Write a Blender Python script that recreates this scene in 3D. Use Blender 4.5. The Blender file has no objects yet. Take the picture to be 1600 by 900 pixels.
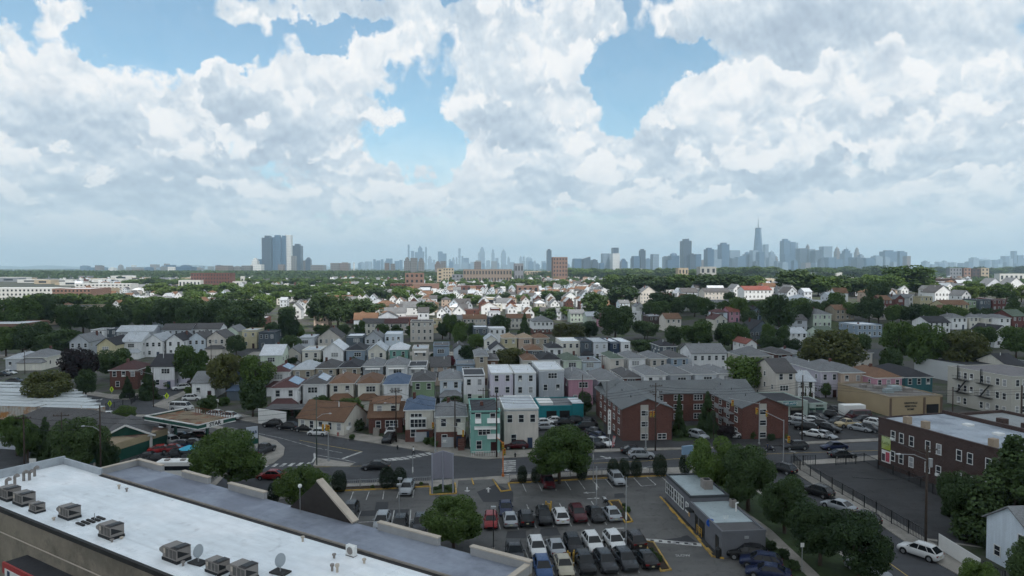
import bpy, math, random
import numpy as np
from mathutils import Vector, Matrix
R = math.radians
random.seed(7)
SC = bpy.context.scene
COL = SC.collection

# ---------------------------------------------------------------- camera
CAMZ = 34.0
FPX = 1066.7
PITCH = math.atan(32 / FPX)
cam_d = bpy.data.cameras.new('camera')
cam_d.lens = 24.0
cam_d.sensor_width = 36.0
cam_d.clip_start = 0.5
cam_d.clip_end = 90000
cam = bpy.data.objects.new('camera', cam_d)
COL.objects.link(cam)
cam.location = (0, 0, CAMZ)
cam.rotation_euler = (R(90) - PITCH, 0, 0)
SC.camera = cam
SC.view_settings.view_transform = 'Standard'
SC.view_settings.look = 'None'
SC.view_settings.gamma = 1
SC.view_settings.exposure = 0
SC.cycles.use_denoising = True
SC.cycles.max_bounces = 6
SC.cycles.diffuse_bounces = 3
SC.cycles.glossy_bounces = 2
SC.cycles.transmission_bounces = 3
SC.cycles.volume_bounces = 1
SC.cycles.transparent_max_bounces = 6
SC.cycles.use_adaptive_sampling = True
SC.cycles.adaptive_threshold = 0.03
SC.cycles.adaptive_min_samples = 12

def ray(px, py):
    x = (px - 800) / FPX; u = (450 - py) / FPX
    c, s = math.cos(PITCH), math.sin(PITCH)
    return (x, c + u * s, -s + u * c)
def at(px, py, z=0.0):
    d = ray(px, py); t = (z - CAMZ) / d[2]
    return Vector((d[0] * t, d[1] * t, z))
def sst(a, b, v):
    t = min(1, max(0, (v - a) / (b - a))); return t * t * (3 - 2 * t)
def tz(x, y):                      # the ground rises gently behind the avenue on the right
    h = 11.0 * sst(200, 430, y) * sst(20, 190, x) * (1 - 0.8 * sst(700, 1600, y))
    return h
def atT(px, py, h=0.0):            # where the ray meets the terrain raised by h
    d = ray(px, py); t = 20.0
    while t < 20000:
        x, y, z = d[0] * t, d[1] * t, CAMZ + d[2] * t
        if z <= tz(x, y) + h: break
        t *= 1.01
    lo, hi = t / 1.01, t
    for _ in range(20):
        m = (lo + hi) / 2
        if CAMZ + d[2] * m <= tz(d[0] * m, d[1] * m) + h: hi = m
        else: lo = m
    return Vector((d[0] * hi, d[1] * hi, tz(d[0] * hi, d[1] * hi)))

# ---------------------------------------------------------------- sun and sky
SUN_AZ, SUN_EL = 147.0, 52.0        # azimuth clockwise from +Y
sa, se = R(SUN_AZ), R(SUN_EL)
SUNV = Vector((math.sin(sa) * math.cos(se), math.cos(sa) * math.cos(se), math.sin(se)))
sd = bpy.data.lights.new('sun', 'SUN')
sd.energy = 4.2; sd.angle = R(0.6); sd.color = (1.0, 0.955, 0.89)
sun = bpy.data.objects.new('sun', sd); COL.objects.link(sun)
sun.rotation_euler = SUNV.to_track_quat('Z', 'Y').to_euler()
sun.location = (0, 0, 300)

W = bpy.data.worlds.new('World'); SC.world = W; W.use_nodes = True
nt = W.node_tree; nt.nodes.clear()
class NB:                             # tiny node-tree builder
    def __init__(s, nt): s.nt = nt
    def n(s, t, **k):
        o = s.nt.nodes.new(t)
        for a, b in k.items(): setattr(o, a, b)
        return o
    def put(s, sock, v):
        if hasattr(v, 'is_linked') or hasattr(v, 'links'): s.nt.links.new(v, sock)
        else:
            try: sock.default_value = v
            except ValueError: sock.default_value = v[:3]
    def m(s, op, a, b=None, c=None, clamp=False):
        o = s.n('ShaderNodeMath', operation=op); o.use_clamp = clamp
        s.put(o.inputs[0], a)
        if b is not None: s.put(o.inputs[1], b)
        if c is not None: s.put(o.inputs[2], c)
        return o.outputs[0]
    def v(s, op, a, b=None):
        o = s.n('ShaderNodeVectorMath', operation=op)
        s.put(o.inputs[0], a)
        if b is not None: s.put(o.inputs[1], b)
        return o.outputs['Value'] if op in ('LENGTH', 'DOT_PRODUCT', 'DISTANCE') else o.outputs[0]
    def mr(s, v, a, b, c, d, t='LINEAR'):
        o = s.n('ShaderNodeMapRange', interpolation_type=t)
        for i, x in enumerate((v, a, b, c, d)): s.put(o.inputs[i], x)
        return o.outputs[0]
    def mix(s, f, a, b):
        o = s.n('ShaderNodeMix', data_type='RGBA')
        s.put(o.inputs[0], f); s.put(o.inputs[6], a); s.put(o.inputs[7], b)
        return o.outputs[2]
    def noise(s, vec, sc, det=4, rough=.5, dist=0.0, out=0, two=False):
        o = s.n('ShaderNodeTexNoise'); s.put(o.inputs['Vector'], vec)
        o.inputs['Scale'].default_value = sc; o.inputs['Detail'].default_value = det
        o.noise_dimensions = '2D' if two else '3D'
        o.inputs['Roughness'].default_value = rough; o.inputs['Distortion'].default_value = dist
        return o.outputs[out]
def azel(px, py):
    d = ray(px, py)
    return math.degrees(math.atan2(d[0], d[1])), math.degrees(math.atan2(d[2], math.hypot(d[0], d[1])))
# cumulus masses: picture-independent directions (azimuth, elevation, half sizes in degrees, weight)
CL = [  # px, py, rx, ry, w  (pixels converted to degrees below)
 (95,22,70,38,.85),(-10,45,60,30,.5),(40,150,190,105,1.1),(180,170,190,120,1.1),(390,140,110,85,1.2),(330,230,230,110,1.0),(540,120,100,80,1.0),(90,270,210,120,.9),(520,215,120,80,.7),
 (400,30,130,50,.75),(560,5,130,32,.9),(700,20,110,45,.75),(620,72,70,36,.7),(790,90,150,110,1.1),(930,40,85,60,.9),(860,130,120,80,.8),(770,180,140,60,.9),(900,175,90,45,.8),(612,190,72,32,.95),
 (965,170,40,26,.3),(655,238,50,26,.5),(760,245,70,35,.7),(830,270,160,60,.9),(920,225,100,50,.8),(960,260,140,60,.9),
 (1100,30,140,55,.85),(1250,40,240,80,1.2),(1450,20,260,90,1.0),(1120,150,130,90,1.2),(1240,170,130,110,1.1),(1380,160,200,110,1.1),(1530,130,160,120,.9),(1050,190,80,60,.7),
 (1300,240,240,90,1.0),(1500,250,220,110,1.0),(1100,260,170,60,.9),(250,330,330,55,.6),(620,310,300,60,.65),(1000,325,330,50,.6),(1400,330,330,60,.6),(600,260,80,40,.3),
 (200,45,40,30,-.25),(300,60,150,55,-1.0),(500,60,60,40,-.6),(640,220,95,62,-.85),(965,140,80,100,-1.0),(1090,85,130,42,-.9),(690,240,45,50,-.5),(500,50,70,36,-.5),(150,60,60,30,-.4),(430,262,60,22,-.5),(1370,60,30,20,-.35),(600,150,60,30,-.2),
]
TONE = [ # shaded undersides (negative) and sunlit heads (positive)
 (120,205,150,60,-.55),(300,250,200,60,-.30),(370,160,75,40,-.55),(60,300,180,60,-.30),(250,310,180,38,-.45),(480,230,120,60,-.40),(560,0,120,40,-.6),(430,10,90,30,-.3),
 (780,205,150,34,-.65),(820,150,110,50,-.25),(760,20,80,40,-.3),(1240,50,230,70,-.75),(1430,60,120,60,-.35),(1560,60,120,40,-.45),(1200,285,200,32,-.55),(860,290,160,26,-.35),(1330,270,200,40,-.35),(1480,200,200,80,-.20),(1060,235,90,40,-.25),(1560,250,120,60,-.2),(640,330,500,40,-.12),
 (110,140,120,50,.35),(400,95,110,38,.5),(240,110,120,40,.45),(545,85,60,34,.5),(90,175,90,30,.2),(360,212,60,22,.35),(700,165,60,28,.35),(890,170,55,28,.4),(610,185,60,22,.3),(1120,130,110,55,.55),(1060,170,60,50,.35),(1240,125,90,60,.4),(1340,110,120,40,.3),(930,215,80,28,.4),(750,245,50,22,.3),(1070,255,60,26,.35),(1265,232,70,26,.4),(90,300,50,26,.25),(1390,215,100,40,.2),(1330,270,40,16,.3),(1540,280,80,30,.25),
]
def field_group(name, table, base):
    g = bpy.data.node_groups.new(name, 'ShaderNodeTree')
    g.interface.new_socket('p', in_out='INPUT', socket_type='NodeSocketVector')
    g.interface.new_socket('h', in_out='OUTPUT', socket_type='NodeSocketFloat')
    b = NB(g); gi = b.n('NodeGroupInput').outputs[0]; go = b.n('NodeGroupOutput')
    acc = None
    for px, py, rx, ry, w in table:
        a, e = azel(px, py)
        k = 57.3 / FPX * math.cos(R(a)) ** 1.5
        o = b.v('MULTIPLY', b.v('SUBTRACT', gi, (a, e, 0)), (1 / (rx * 1.25 * k), 1 / (ry * 1.25 * k), 0))
        t = b.mr(b.v('LENGTH', o), 0.0, 1.0, w, 0.0, 'SMOOTHERSTEP')
        acc = t if acc is None else b.m('ADD', acc, t)
    acc = b.m('ADD', acc, base)
    g.links.new(acc, go.inputs[0]); return g
GD = field_group('cloud_mass', CL, 0.0)
GT = field_group('cloud_tone', TONE, 0.0)
b = NB(nt)
geo = b.n('ShaderNodeTexCoord').outputs['Generated']
sep = b.n('ShaderNodeSeparateXYZ'); b.put(sep.inputs[0], geo)
az = b.m('MULTIPLY', b.m('ARCTAN2', sep.outputs[0], sep.outputs[1]), 57.29578)
el = b.m('MULTIPLY', b.m('ARCSINE', sep.outputs[2]), 57.29578)
cp = b.n('ShaderNodeCombineXYZ'); b.put(cp.inputs[0], az); b.put(cp.inputs[1], el)
P = cp.outputs[0]
# turbulence warps every lookup so cloud edges curl
wn = b.n('ShaderNodeTexNoise'); b.put(wn.inputs['Vector'], P); wn.noise_dimensions = '2D'; wn.inputs['Scale'].default_value = .28; wn.inputs['Detail'].default_value = 5; wn.inputs['Roughness'].default_value = .6
warp = b.v('MULTIPLY', b.v('SUBTRACT', wn.outputs['Color'], (.5, .5, .5)), (6.0, 5.0, 0))
def squash(p):  # far clouds near the horizon look flatter and smaller
    s = b.n('ShaderNodeSeparateXYZ'); b.put(s.inputs[0], p)
    e = b.m('MAXIMUM', s.outputs[1], 0.0)
    yy = b.m('MULTIPLY', b.m('LOGARITHM', b.m('ADD', e, 4.0), 2.71828), 13.0)
    c = b.n('ShaderNodeCombineXYZ')
    b.put(c.inputs[0], b.m('MULTIPLY', s.outputs[0], .85)); b.put(c.inputs[1], yy)
    return c.outputs[0]
def billow(p, det=5, seed=None, sc=1.0):
    q = squash(p)
    if seed is not None: q = b.v('ADD', b.v('MULTIPLY', q, (sc, sc, 0)), seed)
    def vor(sc, det, sm, z):
        o = b.n('ShaderNodeTexVoronoi', feature='SMOOTH_F1', voronoi_dimensions='2D'); b.put(o.inputs['Vector'], b.v('ADD', q, (z, 0, 0)))
        o.inputs['Scale'].default_value = sc; o.inputs['Detail'].default_value = det
        o.inputs['Roughness'].default_value = .5; o.inputs['Smoothness'].default_value = sm
        o.normalize = True
        return o.outputs['Distance']
    vn = b.m('SUBTRACT', .45, vor(.40, 3.0, .12, 1.7))
    fn = b.m('SUBTRACT', b.noise(q, .17, det, .60, .0, 0, True), .5)
    return b.m('ADD', b.m('MULTIPLY', vn, 1.05), b.m('MULTIPLY', fn, 1.25))
def dens(p):
    g = b.n('ShaderNodeGroup'); g.node_tree = GD; b.put(g.inputs[0], b.v('ADD', p, warp))
    bl = billow(p)
    # distant broken cloud fills the low sky; elsewhere (out of view) scattered cloud
    s = b.n('ShaderNodeSeparateXYZ'); b.put(s.inputs[0], p)
    low = b.mr(s.outputs[1], 1.0, 9.0, .32, 0.0)
    side = b.mr(b.m('ABSOLUTE', s.outputs[0]), 38, 50, 0, .55)
    top = b.mr(s.outputs[1], 24, 34, 0, .45)
    d = b.m('ADD', b.m('ADD', g.outputs[0], low), b.m('MAXIMUM', side, top))
    d = b.m('ADD', b.m('MULTIPLY', b.m('MINIMUM', d, .86), .9), bl)
    return b.m('SUBTRACT', d, .36), bl
d0, bl0 = dens(P)
d2 = billow(b.v('ADD', P, (.08, .42, 0)), 5)
bs = bl0
alpha = b.mr(d0, -.09, .30, 0, 1, 'SMOOTHSTEP')
tg = b.n('ShaderNodeGroup'); tg.node_tree = GT; b.put(tg.inputs[0], b.v('ADD', P, warp))
rel = b.m('MULTIPLY', b.m('SUBTRACT', bs, d2), 1.1)
edge = b.mr(d0, .02, .40, .20, 0.0, 'SMOOTHSTEP')             # thin sunlit rims
lum = b.m('ADD', b.m('MULTIPLY', tg.outputs[0], .50), b.m('ADD', rel, b.m('ADD', edge, b.m('MULTIPLY', bl0, .35))))
lum = b.m('ADD', lum, b.mr(b.noise(squash(P), .08, 3, .5, 0, 0, True), .3, .7, .40, .62))
ccol = b.n('ShaderNodeValToRGB'); b.put(ccol.inputs[0], lum)
cr = ccol.color_ramp
cr.elements[0].position = 0.0; cr.elements[0].color = (.42, .51, .62, 1)
cr.elements[1].position = 1.0; cr.elements[1].color = (.97, .98, 1.0, 1)
for p_, c_ in ((.3, (.54, .64, .74, 1)), (.6, (.72, .80, .87, 1)), (.8, (.88, .92, .95, 1))):
    e_ = cr.elements.new(p_); e_.color = c_
# nearer cumulus heads: crisp sunlit tops, soft shaded bases
Pw = b.v('ADD', P, b.v('MULTIPLY', warp, (.5, .5, 0)))
h0 = billow(Pw, 6, (31.7, 12.3, 0), .95); h1 = billow(b.v('ADD', Pw, (.2, 1.0, 0)), 4, (31.7, 12.3, 0), .95)
gup = b.m('SUBTRACT', h0, h1)
hn = b.m('ADD', b.m('ADD', h0, b.m('MULTIPLY', tg.outputs[0], .75)), b.mr(el, 2, 12, .10, .02))
hw = b.mr(gup, -.10, .12, .50, .17)
ha = b.mr(b.m('DIVIDE', hn, hw), 0.0, 1.0, 0.0, 1.0, 'SMOOTHSTEP')
hl = b.m('ADD', b.m('ADD', b.m('MULTIPLY', gup, 1.5), .80), b.m('MULTIPLY', tg.outputs[0], .25))
hl = b.m('SUBTRACT', hl, b.mr(hn, .10, .55, .0, .22))
hc = b.n('ShaderNodeValToRGB'); b.put(hc.inputs[0], hl); cr = hc.color_ramp
cr.elements[0].position = .25; cr.elements[0].color = (.54, .63, .73, 1); cr.elements[1].position = .95; cr.elements[1].color = (1.0, 1.0, 1.0, 1)
for p_, c_ in ((.5, (.74, .80, .86, 1)), (.72, (.90, .93, .955, 1))):
    e_ = cr.elements.new(p_); e_.color = c_
cmix = b.mix(b.m('MULTIPLY', ha, .92), ccol.outputs[0], hc.outputs[0])
hz = b.mr(el, 0.0, 10.0, 1.45, 0, 'SMOOTHSTEP')       # distance veils the low clouds
ccol2 = b.mix(b.m('MULTIPLY', hz, .50), cmix, (.58, .70, .77, 1))
sky = b.n('ShaderNodeTexSky', sky_type='NISHITA')
sky.sun_disc = False; sky.sun_elevation = se; sky.sun_rotation = sa; sky.air_density = 1.0; sky.dust_density = 1.2; sky.ozone_density = 1.0
bg1 = b.n('ShaderNodeBackground'); tint = b.n('ShaderNodeMix', data_type='RGBA', blend_type='MULTIPLY'); tint.inputs[0].default_value = 1.0
b.put(tint.inputs[6], sky.outputs[0]); tint.inputs[7].default_value = (.86, 1.12, 1.08, 1)
b.put(bg1.inputs[0], tint.outputs[2]); bg1.inputs[1].default_value = 0.15
bg2 = b.n('ShaderNodeBackground'); b.put(bg2.inputs[0], ccol2); bg2.inputs[1].default_value = 1.0
mx = b.n('ShaderNodeMixShader'); b.put(mx.inputs[0], b.m('MAXIMUM', alpha, b.mr(el, 1.0, 13.0, 1.0, .10, 'SMOOTHSTEP')))
nt.links.new(bg1.outputs[0], mx.inputs[1]); nt.links.new(bg2.outputs[0], mx.inputs[2])
out = b.n('ShaderNodeOutputWorld'); nt.links.new(mx.outputs[0], out.inputs[0])
W.cycles.sampling_method = 'MANUAL'; W.cycles.sample_map_resolution = 512
# ---------------------------------------------------------------- naming
ORD = ['first','second','third','fourth','fifth','sixth','seventh','eighth','ninth','tenth','eleventh','twelfth','thirteenth','fourteenth','fifteenth','sixteenth','seventeenth','eighteenth','nineteenth']
TENS = {20:'twenty',30:'thirty',40:'forty',50:'fifty',60:'sixty',70:'seventy',80:'eighty',90:'ninety'}
TENTH = {20:'twentieth',30:'thirtieth',40:'fortieth',50:'fiftieth',60:'sixtieth',70:'seventieth',80:'eightieth',90:'ninetieth'}
def ordn(n):
    if n <= 19: return ORD[n - 1]
    if n >= 100: return 'hundred-and-' + ordn(n - 100) if n > 100 else 'hundredth'
    t = n // 10 * 10
    return TENTH[t] if n == t else TENS[t] + '-' + ORD[n - t - 1]
def tag(o, label, cat, group=None, kind=None):
    if label: o['label'] = label
    if cat: o['category'] = cat
    if group: o['group'] = group
    if kind: o['kind'] = kind
    return o
def thing(name, label, cat, loc=(0, 0, 0), rz=0, group=None):
    o = bpy.data.objects.new(name, None); COL.objects.link(o)
    o.location = loc; o.rotation_euler = (0, 0, rz); o.empty_display_size = .3
    return tag(o, label, cat, group)
def inst(name, me, parent=None, loc=(0, 0, 0), rz=0, scale=None):
    o = bpy.data.objects.new(name, me); COL.objects.link(o)
    o.parent = parent; o.location = loc
    if rz: o.rotation_euler = (0, 0, rz)
    if scale: o.scale = scale
    return o

class MB:                                # collects faces, links ONE mesh
    def __init__(s): s.v = []; s.f = []; s.mi = []
    def face(s, pts, m=0):
        i = len(s.v); s.v += [tuple(p) for p in pts]; s.f.append(tuple(range(i, i + len(pts)))); s.mi.append(m); return s
    def poly(s, vs, fs, m=0):
        i = len(s.v); s.v += [tuple(p) for p in vs]
        for f in fs: s.f.append(tuple(i + k for k in f)); s.mi.append(m)
        return s
    def box(s, x0, x1, y0, y1, z0, z1, m=0):
        v = [(x0,y0,z0),(x1,y0,z0),(x1,y1,z0),(x0,y1,z0),(x0,y0,z1),(x1,y0,z1),(x1,y1,z1),(x0,y1,z1)]
        return s.poly(v, [(0,3,2,1),(4,5,6,7),(0,1,5,4),(1,2,6,5),(2,3,7,6),(3,0,4,7)], m)
    def prism(s, pts, z0, z1, m=0, mt=None):
        n = len(pts)
        ar = sum(pts[i][0] * pts[(i+1) % n][1] - pts[(i+1) % n][0] * pts[i][1] for i in range(n))
        if ar < 0: pts = list(pts)[::-1]
        v = [(p[0], p[1], z0) for p in pts] + [(p[0], p[1], z1) for p in pts]
        s.poly(v, [tuple(range(n))[::-1]] + [(i, (i+1) % n, n + (i+1) % n, n + i) for i in range(n)], m)
        s.poly(v, [tuple(range(n, 2*n))], m if mt is None else mt)
        return s
    def tube(s, a, c, r, n=6, m=0, r2=None):
        a, c = Vector(a), Vector(c); d = (c - a).normalized(); r2 = r if r2 is None else r2
        u = d.orthogonal().normalized(); w = d.cross(u)
        v = []
        for k in range(n):
            t = 2 * math.pi * k / n; v.append(a + (u * math.cos(t) + w * math.sin(t)) * r)
        for k in range(n):
            t = 2 * math.pi * k / n; v.append(c + (u * math.cos(t) + w * math.sin(t)) * r2)
        return s.poly(v, [tuple(range(n))[::-1], tuple(range(n, 2*n))] + [(k, (k+1) % n, n + (k+1) % n, n + k) for k in range(n)], m)
    def bar(s, a, c, wd, ht, m=0):        # rectangular bar along a-c
        a, c = Vector(a), Vector(c); d = (c - a).normalized()
        sx = d.cross(Vector((0, 0, 1)))
        sx = Vector((1, 0, 0)) if sx.length < 1e-4 else sx.normalized()
        up = sx.cross(d)
        v = [p + sx * i * wd / 2 + up * j * ht / 2 for p in (a, c) for i, j in ((-1,-1),(1,-1),(1,1),(-1,1))]
        return s.poly(v, [(0,1,2,3),(7,6,5,4),(0,4,5,1),(1,5,6,2),(2,6,7,3),(3,7,4,0)], m)
    def ball(s, c, r, m=0, seg=10, rings=6, sz=1.0):
        v = [(c[0], c[1], c[2] + r * sz)]; 
        for i in range(1, rings):
            t = math.pi * i / rings
            for k in range(seg):
                q = 2 * math.pi * k / seg; v.append((c[0] + r * math.sin(t) * math.cos(q), c[1] + r * math.sin(t) * math.sin(q), c[2] + r * sz * math.cos(t)))
        v.append((c[0], c[1], c[2] - r * sz)); f = []
        for k in range(seg): f.append((0, 1 + k, 1 + (k+1) % seg))
        for i in range(rings - 2):
            for k in range(seg):
                a0 = 1 + i * seg; f.append((a0 + k, a0 + seg + k, a0 + seg + (k+1) % seg, a0 + (k+1) % seg))
        l = len(v) - 1; a0 = 1 + (rings - 2) * seg
        for k in range(seg): f.append((l, a0 + (k+1) % seg, a0 + k))
        return s.poly(v, f, m)
    def mesh(s, name, mats, smooth=False):
        me = bpy.data.meshes.new(name); me.from_pydata(s.v, [], s.f)
        for m in (mats if isinstance(mats, (list, tuple)) else [mats]): me.materials.append(m)
        me.polygons.foreach_set('material_index', s.mi)
        if smooth: me.polygons.foreach_set('use_smooth', [True] * len(s.f))
        me.update(); return me
    def obj(s, name, mats, parent=None, loc=(0, 0, 0), rz=0, smooth=False):
        return inst(name, s.mesh(name, mats, smooth), parent, loc, rz)

# ---------------------------------------------------------------- materials
_M = {}
def lin(h):
    if isinstance(h, str):
        c = [int(h[i:i+2], 16) / 255 for i in (0, 2, 4)]
        return tuple(x / 12.92 if x <= .04045 else ((x + .055) / 1.055) ** 2.4 for x in c)
    return h
def mat(key, col, rough=.8, var=.12, sc=.6, kind='plain', col2=None, metal=0.0, spec=.3, orand=.0, bump=0.0):
    """surface with uneven colour; kinds: plain, siding, brick, shingle, asphalt, patch, glass"""
    if key in _M: return _M[key]
    m = bpy.data.materials.new(key); m.use_nodes = True; _M[key] = m
    t = m.node_tree; t.nodes.clear(); b = NB(t)
    bs = b.n('ShaderNodeBsdfPrincipled'); o = b.n('ShaderNodeOutputMaterial'); t.links.new(bs.outputs[0], o.inputs[0])
    bs.inputs['Roughness'].default_value = rough; bs.inputs['Metallic'].default_value = metal
    bs.inputs['Specular IOR Level'].default_value = spec
    c = (*lin(col), 1)
    tc = b.n('ShaderNodeTexCoord').outputs['Object']
    f = 1.0
    if kind == 'flat': bs.inputs['Base Color'].default_value = c; return m
    n1 = b.noise(tc, sc, 5, .6); n2 = b.noise(tc, sc * 9, 3, .6)
    k = b.mr(b.m('ADD', b.m('MULTIPLY', n1, .65), b.m('MULTIPLY', n2, .35)), .28, .72, 1 - var * 1.6, 1 + var * 1.4)
    base = c
    if kind == 'siding':
        s = b.n('ShaderNodeSeparateXYZ'); b.put(s.inputs[0], tc)
        st = b.m('FRACT', b.m('MULTIPLY', s.outputs[2], 5.0))
        k = b.m('MULTIPLY', k, b.mr(st, 0, .16, .80, 1.0))
        cv = b.v('MULTIPLY', tc, (2.4, 2.4, .25)); k = b.m('MULTIPLY', k, b.mr(b.noise(cv, 1.0, 4), .3, .7, .88, 1.05))
    if kind == 'brick':
        s = b.n('ShaderNodeSeparateXYZ'); b.put(s.inputs[0], tc)
        cx = b.n('ShaderNodeCombineXYZ'); b.put(cx.inputs[0], b.m('ADD', s.outputs[0], s.outputs[1])); b.put(cx.inputs[1], s.outputs[2])
        br = b.n('ShaderNodeTexBrick'); b.put(br.inputs['Vector'], cx.outputs[0]); br.inputs['Scale'].default_value = 1.0
        br.inputs['Brick Width'].default_value = .30; br.inputs['Row Height'].default_value = .10; br.inputs['Mortar Size'].default_value = .012
        br.inputs['Color1'].default_value = c; br.inputs['Color2'].default_value = (*[x * .62 for x in lin(col)], 1)
        br.inputs['Mortar'].default_value = (*[x * .9 + .05 for x in lin(col)], 1); base = br.outputs[0]
    if kind == 'shingle':
        s = b.n('ShaderNodeSeparateXYZ'); b.put(s.inputs[0], tc)
        st = b.m('FRACT', b.m('MULTIPLY', s.outputs[2], 6.0)); k = b.m('MULTIPLY', k, b.mr(st, 0, .25, .84, 1.0))
        k = b.m('MULTIPLY', k, b.mr(b.noise(tc, 5.0, 2), .35, .65, .86, 1.14))
    if kind == 'asphalt':
        vo = b.n('ShaderNodeTexVoronoi', feature='DISTANCE_TO_EDGE'); b.put(vo.inputs['Vector'], b.v('ADD', tc, b.v('MULTIPLY', b.n('ShaderNodeTexCoord').outputs['Object'], (0, 0, 0)))); vo.inputs['Scale'].default_value = .16
        wv = b.noise(tc, .9, 4, .7); cr_ = b.m('ADD', vo.outputs['Distance'], b.m('MULTIPLY', b.m('SUBTRACT', wv, .5), .16))
        k = b.m('MULTIPLY', k, b.mr(b.m('ABSOLUTE', cr_), .0, .010, .70, 1.0))
        oil = b.noise(tc, .75, 3, .5); k = b.m('MULTIPLY', k, b.mr(oil, .60, .72, 1.0, .68))
        wear = b.noise(b.v('MULTIPLY', tc, (.05, .5, 1)), 1.0, 3, .5); k = b.m('MULTIPLY', k, b.mr(wear, .35, .65, .90, 1.10))
    if kind == 'membrane':
        s = b.n('ShaderNodeSeparateXYZ'); b.put(s.inputs[0], tc)
        for ax, sp_ in ((0, 3.1), (1, 9.7)):
            fr = b.m('FRACT', b.m('DIVIDE', b.m('ADD', s.outputs[ax], b.m('MULTIPLY', n1, .15)), sp_)); k = b.m('MULTIPLY', k, b.mr(fr, 0, .035, .86, 1.0))
        st = b.noise(b.v('MULTIPLY', tc, (.35, 1.6, 1)), .8, 5, .6); k = b.m('MULTIPLY', k, b.mr(st, .32, .62, .90, 1.03))
        dk = b.noise(tc, .55, 5, .7); k = b.m('MULTIPLY', k, b.mr(dk, .60, .78, 1.0, .62))
    if kind == 'container':
        s = b.n('ShaderNodeSeparateXYZ'); b.put(s.inputs[0], tc)
        k = b.m('MULTIPLY', k, b.mr(b.m('SINE', b.m('MULTIPLY', s.outputs[0], 9.0)), -1, 1, .86, 1.05))
    if col2 is not None:
        q = b.mr(b.noise(tc, sc * .7, 6, .65, .4), .47, .58, 0, 1); base = b.mix(q, base, (*lin(col2), 1))
    if orand:
        oi = b.n('ShaderNodeObjectInfo').outputs['Random']; k = b.m('MULTIPLY', k, b.mr(oi, 0, 1, 1 - orand, 1 + orand))
    mu = b.n('ShaderNodeVectorMath', operation='SCALE'); b.put(mu.inputs[0], base); b.put(mu.inputs['Scale'], k)
    t.links.new(mu.outputs[0], bs.inputs['Base Color'])
    b.put(bs.inputs['Roughness'], b.mr(n2, .3, .7, max(.05, rough - .08), min(1, rough + .06)))
    return m
WALLC = {'white': (.78,.79,.80), 'cream': (.68,.66,.59), 'grey': (.46,.49,.53), 'tan': (.38,.33,.26), 'beige': (.60,.56,.51), 'blue': (.26,.33,.41), 'pale blue': (.60,.67,.74),
  'green': (.25,.35,.22), 'pale green': (.56,.64,.54), 'mint': (.20,.41,.36), 'pink': (.50,.27,.34), 'lilac': (.56,.53,.61), 'slate': (.10,.125,.15), 'navy': (.035,.055,.10), 'yellow': (.54,.49,.32),
  'peach': (.46,.36,.29), 'red': (.14,.05,.045), 'teal': (.045,.15,.17), 'brown': (.16,.09,.06), 'silver': (.58,.61,.65)}
ROOFC = {'grey': (.18,.187,.195), 'black': (.035,.036,.042), 'brown': (.165,.095,.06), 'dark': (.09,.088,.09), 'blue': (.09,.13,.20), 'red': (.20,.07,.055), 'white': (.62,.65,.68), 'green': (.10,.13,.10), 'maroon': (.09,.045,.045), 'tan': (.30,.23,.16), 'silver': (.42,.45,.48)}
def wallm(c):
    if c == 'brick': return mat('brick wall', (.130,.050,.037), .85, .12, .4, 'brick', orand=.12)
    if c == 'brown brick': return mat('brown brick wall', (.062,.035,.030), .85, .14, .4, 'brick', orand=.1)
    if c == 'orange brick': return mat('orange brick wall', (.27,.16,.12), .85, .10, .3, 'brick', orand=.1)
    return mat(c + ' siding', WALLC[c], .7, .07, .35, 'siding', orand=.10)
def roofm(c, flat=False):
    if flat: return mat(c + ' roof membrane', ROOFC[c], .75, .16, .25, 'plain', orand=.12)
    return mat(c + ' roof shingles', ROOFC[c], .9, .14, .5, 'shingle', orand=.12)
M_WHITE = mat('white paint', (.72,.72,.70), .5, .05)
M_TRIM = mat('white trim', (.70,.71,.70), .5, .06, orand=.05)
M_PANE = mat('window pane', (.028,.033,.040), .08, .3, .5, spec=.6)
M_PALEPANE = mat('curtained window pane', (.30,.31,.32), .25, .2, .8)
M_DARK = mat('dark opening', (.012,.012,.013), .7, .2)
M_BLACK = mat('black painted metal', (.018,.019,.020), .45, .1)
M_METAL = mat('galvanised steel', (.36,.37,.38), .4, .12, 1.5, metal=.3)
M_CONC = mat('concrete', (.30,.28,.25), .9, .14, .35, col2=(.23,.215,.19))
M_KERB = mat('kerb concrete', (.33,.31,.28), .9, .14, .8)
M_YEL = mat('yellow paint', (.50,.31,.06), .75, .25, 1.2, col2=(.30,.21,.08))
M_WLINE = mat('white road paint', (.50,.50,.48), .8, .28, 1.2, col2=(.26,.26,.26))
M_YLINE = mat('yellow road paint', (.46,.33,.08), .7, .22, 2.0)
M_RUBBER = mat('tyre rubber', (.016,.016,.017), .8, .1)
M_WOOD = mat('creosoted wood', (.055,.040,.032), .9, .2, 2.0)
M_GLASS = mat('car glass', (.010,.013,.016), .10, .2, 1, spec=.35)

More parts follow.
